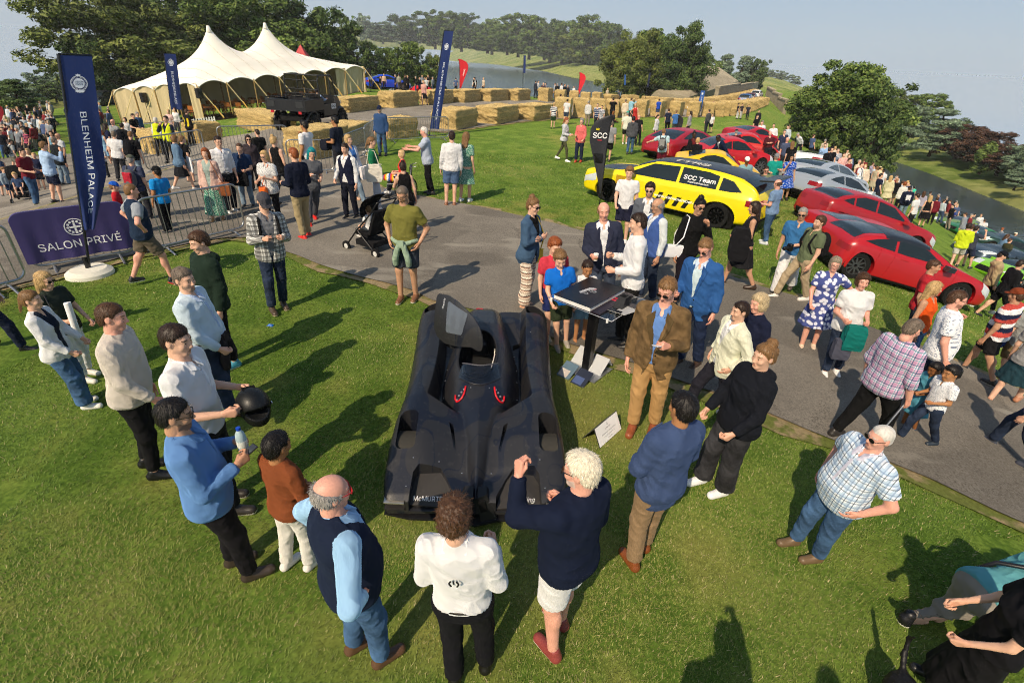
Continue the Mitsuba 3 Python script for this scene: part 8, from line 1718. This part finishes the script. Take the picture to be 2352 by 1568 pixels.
for i in range(34):
 x,fy=((1905,405),(1955,428),(1980,440),(2150,500),(2175,520),(2215,545),(2330,590),(1850,372),(1780,345),(1730,332),(1950,440),(2030,470),(2070,485),(2120,505))[i%14];x,fy=x+r6.uniform(-26,26),fy+r6.uniform(-10,14);tc=('#e2e2e4','#20242e','#8a9098','#4a5a80','#c9b8a4','#7a2a30','#15161a','#b8c4cc')[int(r6.integers(8))]
 far_one(x+12,fy-(52 if x>1900 else 36),fy,r6.uniform(0,360),('tee','shirt','coat')[i%3],tc,('#22242c','#3a4a66','#8a8474')[i%3],'distant person in %s along the right-hand car rows'%('dark clothes' if sum(lin(tc))<.3 else 'white' if sum(lin(tc))>1.9 else 'coloured clothes'),GS,hair='short',hc=('dark','brown','blond','grey')[i%4])
GB='spectators behind the far bale row'
for i in range(30):
 x=r6.uniform(850,1400);fy=float(np.interp(x,[850,1000,1200,1400],[210,213,216,232]))+r6.uniform(-3,4);tc=('#e2e2e4','#20242e','#8a9098','#4a5a80','#c9b8a4','#15161a')[int(r6.integers(6))]
 far_one(x,fy-r6.uniform(34,40),fy,r6.uniform(0,360),('tee','shirt')[i%2],tc,('#22242c','#3a4a66')[i%2],'distant person in %s behind the far bale row'%('dark clothes' if sum(lin(tc))<.3 else 'white' if sum(lin(tc))>1.9 else 'coloured clothes'),GB,hair='short',hc=('dark','brown','blond','grey')[i%4])
GM='people inside the marquee'
for i,(x,y,fy) in enumerate(((645,185,240),(665,183,238),(690,188,236),(712,182,232))):
 far_one(x,y,fy,90*i,'shirt',('#4a4438','#20222a','#2a2a30','#17181c')[i],'#222','person in dark clothes standing inside the marquee',GM,hair='short',hc='dark')
# things people carry, wear or push
BY={v['label']:k for k,v in labels.items() if v.get('category')=='person'}
def who(txt):
 return next(k for l,k in BY.items() if txt in l)
def hand(txt,s='R'):return WORLD[who(txt)]['frames'][s]
def phone(txt,s,label,col='#1a1a1e',tilt=0):
 f=hand(txt,s);o=(f@[.10,.0,-.03,1])[:3];X_=unit(f[:3,0]);Z_=unit(f[:3,1]);k=thing('phone',label,'phone');M=Mframe(o,X_,np.cross(Z_,X_),Z_)@Mr('x',tilt);part(k,'case',box(-.075,.075,-.037,.037,-.005,.005,.003),'plastic',col,T4=M,smooth=False);part(k,'screen',box(-.07,.07,-.033,.033,.0055,.007),'glass_dark','#3a3f48',T4=M,smooth=False)
phone('blue shirt and black trousers','R','dark phone held up by the man in the blue shirt');phone('dark green hooded','R','red phone in the hand of the boy in green','#c01822');phone('checked shirt looking','R','black phone held by the man in the checked shirt');phone('brown tweed','L','silver phone held by the man in tweed','#b8bcc4');phone('teal t-shirt and grey cap','L','phone held by the man in the teal t-shirt');phone('teal dyed hair','R','white phone held by the woman with teal hair','#ddd');phone('charcoal shirt','R','phone held by the man in charcoal')
k=thing('crash_helmet','black carbon crash helmet with open visor held by the man in the white polo','helmet');fr,fl=hand('holding a black crash helmet','R'),hand('holding a black crash helmet','L');o=((fr@[.16,0,-.02,1])[:3]+(fl@[.16,0,-.02,1])[:3])/2-[0,0,.06]
HM=Mframe(o,unit(fr[:3,0]),np.cross([0,0,1.0],unit(fr[:3,0])),[0,0,1.0])@Mr('z',-70)@Mr('y',10)
def helm(P):
 d=smin(ell(P,np.array([0,0,.02]),[.155,.13,.145]),ell(P,np.array([.08,0,-.07]),[.085,.085,.07]),.05);d=smax(d,-ell(P,np.array([.15,0,.03]),[.11,.105,.05]),.008);return smax(d,-ell(P,np.array([0,0,-.15]),[.11,.10,.12]),.01)
V,F=nets(helm,(-.2,-.18,-.2),(.2,.18,.2),.009);part(k,'shell',(V,F),'satin_black','#111214',T4=HM);part(k,'visor_opening',xf(hull([(.085,y,z) for y in (-.07,.07) for z in (.0,.06)]+[(.10,0,.03)]),np.eye(4)),'matte','#030303',T4=HM,smooth=False)
for y in (-.125,.125):part(k,'visor_pivot',xf(lathe([(.001,0),(.018,0),(.014,.008),(.001,.009)],12,'y'),Mt(.05,y,.03)),'metal','#b9bcc0',T4=HM,smooth=30)
for z in (.07,.09,.11):part(k,'vent_slot',box(-.09,.02,-.05,.05,z+.035,z+.04),'matte','#050505',T4=HM,smooth=False)
k=thing('water_bottle','clear plastic water bottle with blue cap held by the man in the blue shirt','bottle');f=hand('blue shirt and black trousers','L');o=(f@[.08,0,-.05,1])[:3]
part(k,'body',lathe_at(o-[0,0,.06],[(.001,0),(.034,.004),(.036,.03),(.033,.08),(.036,.13),(.03,.17),(.013,.2),(.001,.2)],20),'plastic','#a9c0c4',smooth=40);part(k,'cap',lathe_at(o+[0,0,.14],[(.001,0),(.016,0),(.016,.022),(.001,.024)],14),'plastic','#1746b0',smooth=30);part(k,'label',lathe_at(o+[0,0,.0],[(.035,0),(.0366,0),(.0366,.05),(.035,.05)],18),'plastic','#d8dcd0',smooth=30)
k=thing('paper_cup','white paper coffee cup with brown sleeve held by the man in the dark blazer','cup');f=hand('dark blazer and white shirt','R');o=(f@[.08,0,-.035,1])[:3]
part(k,'cup',lathe_at(o-[0,0,.05],[(.001,0),(.028,0),(.038,.10),(.001,.10)],18),'matte','#e9e6df',smooth=30);part(k,'sleeve',lathe_at(o-[0,0,.03],[(.0295,0),(.032,0),(.0375,.045),(.035,.045)],18),'matte','#9a7448',smooth=30);part(k,'lid',lathe_at(o+[0,0,.05],[(.001,0),(.041,0),(.04,.012),(.001,.014)],18),'plastic','#f0f0ee',smooth=30)
k=thing('paper_roll','rolled white paper held upright by the blonde woman in dark green','paper roll');f=hand('blonde woman in sunglasses and dark green','R');o=(f@[.08,0,-.02,1])[:3];part(k,'sheet',tube([o+[-.02,0,-.18],o+[.02,0,.24]],.035,14),'matte','#e8e8ea')
def strap_bag(txt,label,col,at_local,size,strap=True,cat_='bag',name='shoulder_bag',rnd=25,mat='leather',flap=None,cross=True):
 W_=WORLD[who(txt)];M=W_['M'];k=thing(name,label,cat_);x,y,z=at_local;w,d,h=size
 part(k,'body',hull([(x+a*w*q,y+e*d*q2,z+c*h) for a in (-1,1) for e in (-1,1) for c,q,q2 in ((-1,.9,.8),(-.6,1,1),(.6,.95,1),(1,.85,.7))]),mat,col,T4=M,smooth=rnd)
 if flap:part(k,'flap',hull([(x+a*w*.9,y+e*d*1.06,z+c*h) for a in (-1,1) for e in (-.2,1) for c in (.1,1.02)]),mat,flap,T4=M,smooth=False)
 if strap:
  sx=-.08 if (x>0)==cross else .14*np.sign(x);part(k,'strap',tube([(x,y+d,z+h),(sx*.3+x*.6,.15,1.18),(sx,.06,1.47),(sx*.9,-.06,1.48),(sx*.3+x*.6,-.15,1.15),(x,y-d,z+h)],.010,5),mat,col,T4=M)
 return k
strap_bag('denim jacket and striped','bright yellow shoulder bag of the woman in the denim jacket','#e2bc10',(-.29,.02,.80),(.13,.04,.10),cross=False,flap='#d8b008')
strap_bag('holding a hand to her face','white shoulder bag of the woman in black','#e6e6e8',(.27,.06,.92),(.16,.04,.10),cross=False)
strap_bag('blonde woman in sunglasses and patterned','orange shoulder bag of the blonde woman in sunglasses','#d8641a',(.05,.2,.86),(.09,.04,.13))
strap_bag('blonde woman in sunglasses and dark green','black shoulder bag of the blonde woman in dark green','#15151a',(.25,-.02,.92),(.06,.14,.13),cross=False)
strap_bag('green jumper and grey','large white cloth bag of the girl in the green jumper','#d6d0c4',(.28,.02,.98),(.07,.2,.2),mat='cloth',cross=False)
strap_bag('walking behind the waiter','white bag with coloured spots carried behind the waiter','#e4e0e2',(-.2,.16,.80),(.16,.05,.16),mat='cloth',strap=False)
strap_bag('long pale floral','tan leather bag of the woman in the floral dress','#8a4f28',(-.30,.06,.84),(.12,.10,.15),cross=False)
strap_bag('large white paper','large white paper sheet carried by the woman in denim','#e8e9ea',(.12,.26,.86),(.20,.015,.24),strap=False,cat_='paper',name='paper_sheet',mat='matte')
strap_bag('holding a black jacket','black jacket over the arm of the young man in navy','#15161a',(0,.26,.86),(.2,.06,.18),strap=False,cat_='jacket',name='carried_jacket',mat='cloth')
strap_bag('holding a dark jacket','dark jacket over the arm of the young man in the navy t-shirt','#181c28',(-.05,.3,1.02),(.18,.1,.14),strap=False,cat_='jacket',name='carried_jacket',mat='cloth')
strap_bag('black dress with a jacket','black jacket hanging over the arm of the dark-haired woman','#18181b',(-.2,.16,.98),(.13,.17,.32),strap=False,cat_='jacket',name='carried_jacket',mat='cloth')
strap_bag('bob in white t-shirt','teal rucksack held by the woman with the brown bob','#0f6a64',(-.02,.32,.86),(.14,.09,.19),strap=False,name='rucksack',cat_='rucksack',mat='cloth',rnd=50)
strap_bag('bob in white t-shirt','grey folded coat hanging under the teal rucksack','#4a4d5c',(.08,.30,.64),(.12,.07,.16),strap=False,name='carried_jacket',cat_='jacket',mat='cloth',rnd=50)
strap_bag('carrying a green bag','bright green bag carried by the man in the beige hooded top','#26b070',(-.24,.2,.72),(.10,.05,.10),strap=False,mat='cloth')
strap_bag('hooped rugby shirt','navy jacket carried by the man in the rugby shirt','#1c2c5a',(.28,.06,.72),(.10,.12,.14),strap=False,cat_='jacket',name='carried_jacket',mat='cloth',rnd=50)
def jumper_waist(txt,label,col):
 W_=WORLD[who(txt)];k=thing('tied_jumper',label,'jumper');th=np.linspace(0,2*np.pi,25)[:-1];part(k,'waist_roll',tube(np.c_[.185*np.cos(th),.14*np.sin(th),.98+.02*np.sin(3*th)],.035,8,True),'cloth',col,T4=W_['M'])
 for s in (-1,1):part(k,'sleeve',tube([(s*.02,.17,.98),(s*.06,.19,.88),(s*.10,.18,.74),(s*.10,.17,.64)],[.04,.045,.05,.04],8),'cloth',col,T4=W_['M'])
 part(k,'knot',hull([(x,.17+y,.97+z) for x in (-.05,.05) for y in (0,.05) for z in (-.05,.05)]),'cloth',col,T4=W_['M'],smooth=60)
jumper_waist('olive green t-shirt with a pale','pale green jumper tied round the waist of the man in olive','#8fa58e');jumper_waist('dark jumper tied round','dark grey jumper tied round the waist of the bearded man','#2b2728')
def rucksack(txt,label,col,col2=None,s=1.0):
 W_=WORLD[who(txt)];M=W_['M']@W_['B'];k=thing('rucksack',label,'rucksack');f=lambda P:smax(smin(ell(P,np.array([0,-.235,1.20]),[.155*s,.12*s,.25*s]),ell(P,np.array([0,-.28,1.08]),[.13*s,.09,.12]),.04),P[:,1]+.13,.02)
 V,F=nets(f,(-.22,-.46,.85),(.22,-.1,1.52),.022);part(k,'body',(V,F),'cloth',col,T4=M)
 for sx in (-.1,.1):part(k,'strap',tube([(sx,-.14,1.40),(sx*1.15,-.05,1.485),(sx*1.2,.09,1.42),(sx*1.3,.15,1.25),(sx*1.6,.05,1.08),(sx*1.3,-.13,1.02)],.020,6),'cloth',col,T4=M)
 if col2:part(k,'pocket',hull([(x,-.36,z) for x in (-.09,.09) for z in (1.12,1.36)]+[(x,-.31,z) for x in (-.11,.11) for z in (1.10,1.38)]),'cloth',col2,T4=M,smooth=40)
rucksack('black and white checked','black rucksack of the man in the checked shirt','#141517');rucksack('olive polo','black rucksack of the bearded man in olive','#17181a');rucksack('red and grey rucksack','red and grey rucksack below the grey sun hat','#5a5c60','#b02a3a');rucksack('black t-shirt with a black rucksack','black rucksack of the young man in the black t-shirt','#17181c');rucksack('boy with a black rucksack','black rucksack of the boy beside the denim jacket','#15161a',None,.9);rucksack('large dark rucksack','large dark rucksack near the white t-shirt','#15181f',None,1.2);rucksack('maroon shorts','grey and black rucksack of the man in pale blue','#4a4b4e','#8a8c8c');rucksack('white-patched','navy rucksack with white patch by the lake','#1a2036','#d8d8dc');rucksack('black rucksack seen from behind at','black rucksack of the man at the far left','#16171b')
k=thing('camera','black camera with long lens held by the bearded man in olive','camera');f=hand('olive polo','R');M=f@Mt(.10,0,-.05);part(k,'body',box(-.04,.04,-.07,.07,-.05,.05,.01),'plastic','#101012',T4=M,smooth=25);part(k,'lens',tube([(.04,0,0),(.16,0,-.02)],[.04,.036],12),'plastic','#16161a',T4=M)
k=thing('camera','black camera held low by the crouching photographer','camera');f=WORLD[CRO]['frames']['R'];M=f@Mt(.09,0,-.05);part(k,'body',box(-.05,.05,-.075,.075,-.05,.05,.01),'plastic','#101012',T4=M,smooth=25);part(k,'lens',tube([(.05,0,0),(.15,0,-.02)],[.045,.042],12),'plastic','#121214',T4=M)
k=thing('camera_strap','black strap across the back of the crouching photographer','strap');M=WORLD[CRO]['M']@WORLD[CRO]['B'];part(k,'band',tube([(.15,.12,1.38),(.12,-.02,1.475),(.06,-.13,1.40),(-.04,-.155,1.25),(-.14,-.13,1.08),(-.19,.0,1.0)],.016,6),'leather','#15151a',T4=M)
k=thing('umbrella','grey folded walking umbrella held by the large man in purple checks','umbrella');f=hand('purple checked','R');o=(f@[.07,0,-.03,1])[:3];part(k,'shaft',tube([o,o+np.array([-.25,-.12,-.52])],[.014,.008],6),'metal','#8a8d92');part(k,'handle',tube([o+[.03,.015,.06],o],.022,8),'plastic','#6a6d72')
# pushchair with toddler; wheelchair with seated woman
def pushchair(c,yaw,label,s=1.0,col='#131316'):
 M=Mt(*c)@Mr('z',-yaw)@Ms(s);k=thing('pushchair',label,'pushchair');q=lambda n,m,b='plastic',cc=col,**kw:part(k,n,m,b,cc,T4=M,**kw)
 for x in (-.24,.24):
  q('frame_bar',tube([(x,.42,.10),(x,.10,.45),(x,-.30,.82),(x,-.46,1.02)],.014,6));q('frame_leg',tube([(x,-.32,.10),(x,.12,.48)],.014,6))
  for y in (.42,-.32):w=q('wheel',xf(lathe([(.05,-.018),(.09,-.02),(.095,0),(.09,.02),(.05,.018)],18,'x'),Mt(x,y,.095)),'matte','#1a1a1b',smooth=30);part(w,'hub',xf(lathe([(.001,-.014),(.05,-.014),(.05,.014),(.001,.014)],12,'x'),Mt(x,y,.095)),'plastic','#c8c8c4',T4=M,smooth=30)
 q('handle',tube([(-.24,-.46,1.02),(-.2,-.5,1.05),(.2,-.5,1.05),(.24,-.46,1.02)],.016,6));q('seat',hull([(x,y,z) for x in (-.2,.2) for y,z in ((.18,.42),(-.12,.40),(.18,.36),(-.12,.34))]),'cloth','#17171a',smooth=30);q('seat_back',hull([(x,y,z) for x in (-.2,.2) for y,z in ((-.12,.40),(-.32,.86),(-.18,.40),(-.37,.84))]),'cloth','#17171a',smooth=30)
 hd=[];
 for i in range(9):
  a=math.radians(10+12*i);
  for x in np.linspace(-.23,.23,7):hd.append((x,-.34+.40*math.sin(a)*.9*math.cos(x*2),.78+.34*math.cos(a)*math.cos(x*2.2)))
 I=np.arange(63).reshape(9,7);q('hood',(np.array(hd),np.stack([I[:-1,:-1],I[:-1,1:],I[1:,1:],I[1:,:-1]],-1).reshape(-1,4)),'cloth','#141416');q('basket',hull([(x,y,z) for x in (-.2,.2) for y in (-.24,.2) for z in (.16,.26)]),'cloth','#1b1b1e',smooth=False);return M
pc=at(856,578);PM=pushchair(pc,300,'black pushchair with a toddler beside the man in olive',1.15)
person(None,None,0,0,300,'toddler in white t-shirt sitting in the black pushchair',H=.92,hs=1.5,at3=(PM@[0,.02,.42,1])[:3],seat=.84,legs='sit',hair='buzz',hc='light',top='tee',tc='#ecebea',bot='shorts',bc='#3a4048',shoe='#c9c6c0',lod=1,arms=('low','low'))
pc2=at(60,462);PM2=pushchair(pc2,150,'small pushchair on the road at the far left',1.0,'#1c2438')
person(None,None,0,0,150,'small fair child sitting in the pushchair at the far left',H=.92,hs=1.5,at3=(PM2@[0,.02,.42,1])[:3],seat=.84,legs='sit',hair='thick',hc='blond',top='tee',tc='#3a4a6a',bot='shorts',bc='#2a3044',lod=1,arms=('low','low'))
def wheelchair(c,yaw):
 M=Mt(*c)@Mr('z',-yaw);k=thing('wheelchair','wheelchair with a seated woman in red, pushed by the white-haired man','wheelchair');q=lambda n,m,b='plastic',cc='#15151a',**kw:part(k,n,m,b,cc,T4=M,**kw)
 for x in (-.28,.28):
  th=np.linspace(0,2*np.pi,29)[:-1];w=q('wheel',tube(np.c_[0*th+x,.30*np.cos(th)-.12,.30+.30*np.sin(th)],.016,6,True),'matte','#1c1c1d');part(w,'rim',tube(np.c_[0*th+x*1.08,.27*np.cos(th)-.12,.30+.27*np.sin(th)],.008,5,True),'metal','#c4c7ca',T4=M)
  for a in np.arange(0,180,45):q('spoke',tube([(x,-.12+.29*math.cos(math.radians(a)),.30+.29*math.sin(math.radians(a))),(x,-.12-.29*math.cos(math.radians(a)),.30-.29*math.sin(math.radians(a)))],.004,4),'metal','#b8bbbe')
  q('castor',xf(lathe([(.02,-.015),(.08,-.016),(.08,.016),(.02,.015)],14,'x'),Mt(x*.9,.42,.08)),'matte','#1a1a1a',smooth=30);q('frame',tube([(x*.9,.42,.16),(x*.9,.40,.46),(x*.9,-.25,.48),(x*.9,-.32,.95),(x*.9,-.46,.98)],.014,6),'metal','#a8abae');q('armrest',box(x-.03,x+.03,-.2,.2,.66,.70),'leather','#151517',smooth=False)
 q('seat',box(-.25,.25,-.24,.24,.46,.50),'leather','#16161a',smooth=False);q('back',box(-.25,.25,-.30,-.26,.50,.94),'leather','#16161a',smooth=False);q('footrest',box(-.2,.2,.44,.62,.10,.13),'metal','#8a8d90',smooth=False)
 return M
wm=wheelchair(at(925,456),262)
person(None,None,0,0,262,'fair-haired woman in red top sitting in the wheelchair',H=1.62,at3=(wm@[0,-.05,.5,1])[:3],seat=.83,legs='sit',sex='f',fat=.1,hair='bob',hc='#c9a878',top='tee',tc='#d0342c',bot='trousers',bc='#2a2c34',shoe='#d8d8d8',lod=1,arms=('hold','hold'))
k=thing('blanket','striped colourful blanket on the lap of the woman in the wheelchair','blanket');V,F=nets(lambda P:smax(ell(P,np.array([0,.22,.60]),[.27,.34,.12]),-(P[:,2]-.52),.02),(-.35,-.2,.4),(.35,.65,.8),.025);part(k,'cloth',(V,F),'cloth',np.array([lin(('#e0b020','#c83a2c','#2a5aa0','#e8e4dc')[int(q)]) for q in np.floor((V[:,1]+1)/.05).astype(int)%4]),T4=wm)
person(None,None,0,0,math.degrees(math.atan2(UTV[0,0],UTV[1,0])),'driver in dark gilet sitting in the black utility vehicle',H=1.7,at3=(UTV@[.02,-.36,.80,1])[:3],seat=.84,legs='sit',top='gilet',tc='#15171f',inner='#8fa4c4',bot='trousers',bc='#1a1c22',hair='short',hc='dark',hat='#17181d',lod=1,arms=('reach','reach'))
k=thing('red_dome_tent','low red dome tent among the cars behind the far bales','tent');c=at(968,213);part(k,'canopy',lathe_at(c+[0,0,-.05],[(.001,.85),(.7,.72),(1.3,.42),(1.7,0),(1.66,-.03),(.001,.6)],24),'flag_cloth','#d81c24',smooth=30);part(k,'pole',tube([c,c+[0,0,.8]],.03,6),'metal','#999')
# a black dog at the lower edge: only its raised tail and back show
def dog():
 k=thing('dog','black dog with raised tail at the bottom edge of the lawn','dog');g=at(2046,1690);M=Mt(*g)@Mr('z',-200)@Ms(.62)
 B_=[((0,-.28,.46),(0,.28,.48),.15,.18),((0,.28,.50),(0,.48,.70),.12,.09),((0,.46,.72),(0,.56,.74),.10,.085),((0,.56,.71),(0,.70,.67),.055,.04),((0,-.34,.52),(0,-.52,.66),.035,.028),((0,-.52,.66),(0,-.60,.84),.028,.02),((0,-.60,.84),(.01,-.54,.95),.02,.014)]
 for s in (-1,1):B_+=[((s*.09,.24,.42),(s*.10,.22,.22),.065,.04),((s*.10,.22,.22),(s*.10,.25,.04),.038,.03),((s*.10,.25,.03),(s*.10,.31,.025),.034,.028),((s*.09,-.26,.42),(s*.11,-.20,.27),.09,.05),((s*.11,-.20,.27),(s*.11,-.36,.17),.045,.032),((s*.11,-.36,.17),(s*.11,-.32,.03),.03,.028),((s*.11,-.32,.025),(s*.11,-.25,.022),.034,.028),((s*.07,.44,.78),(s*.11,.42,.66),.03,.022)]
 def f(P):
  d=None
  for a,b,r0,r1 in B_:e=cap(P,a,b,r0,r1);d=e if d is None else smin(d,e,.035)
  return d
 V,F=nets(f,(-.3,-.75,-.03),(.3,.8,1.05),.018);V=V+vnormals(V,F)*((nfbm(V*[40,40,30],3,4)-.5)*.02)[:,None];part(k,'body',(V,F),'hair','#141214',T4=M,tone=.7+.8*nfbm(V*50,2,2))
dog()
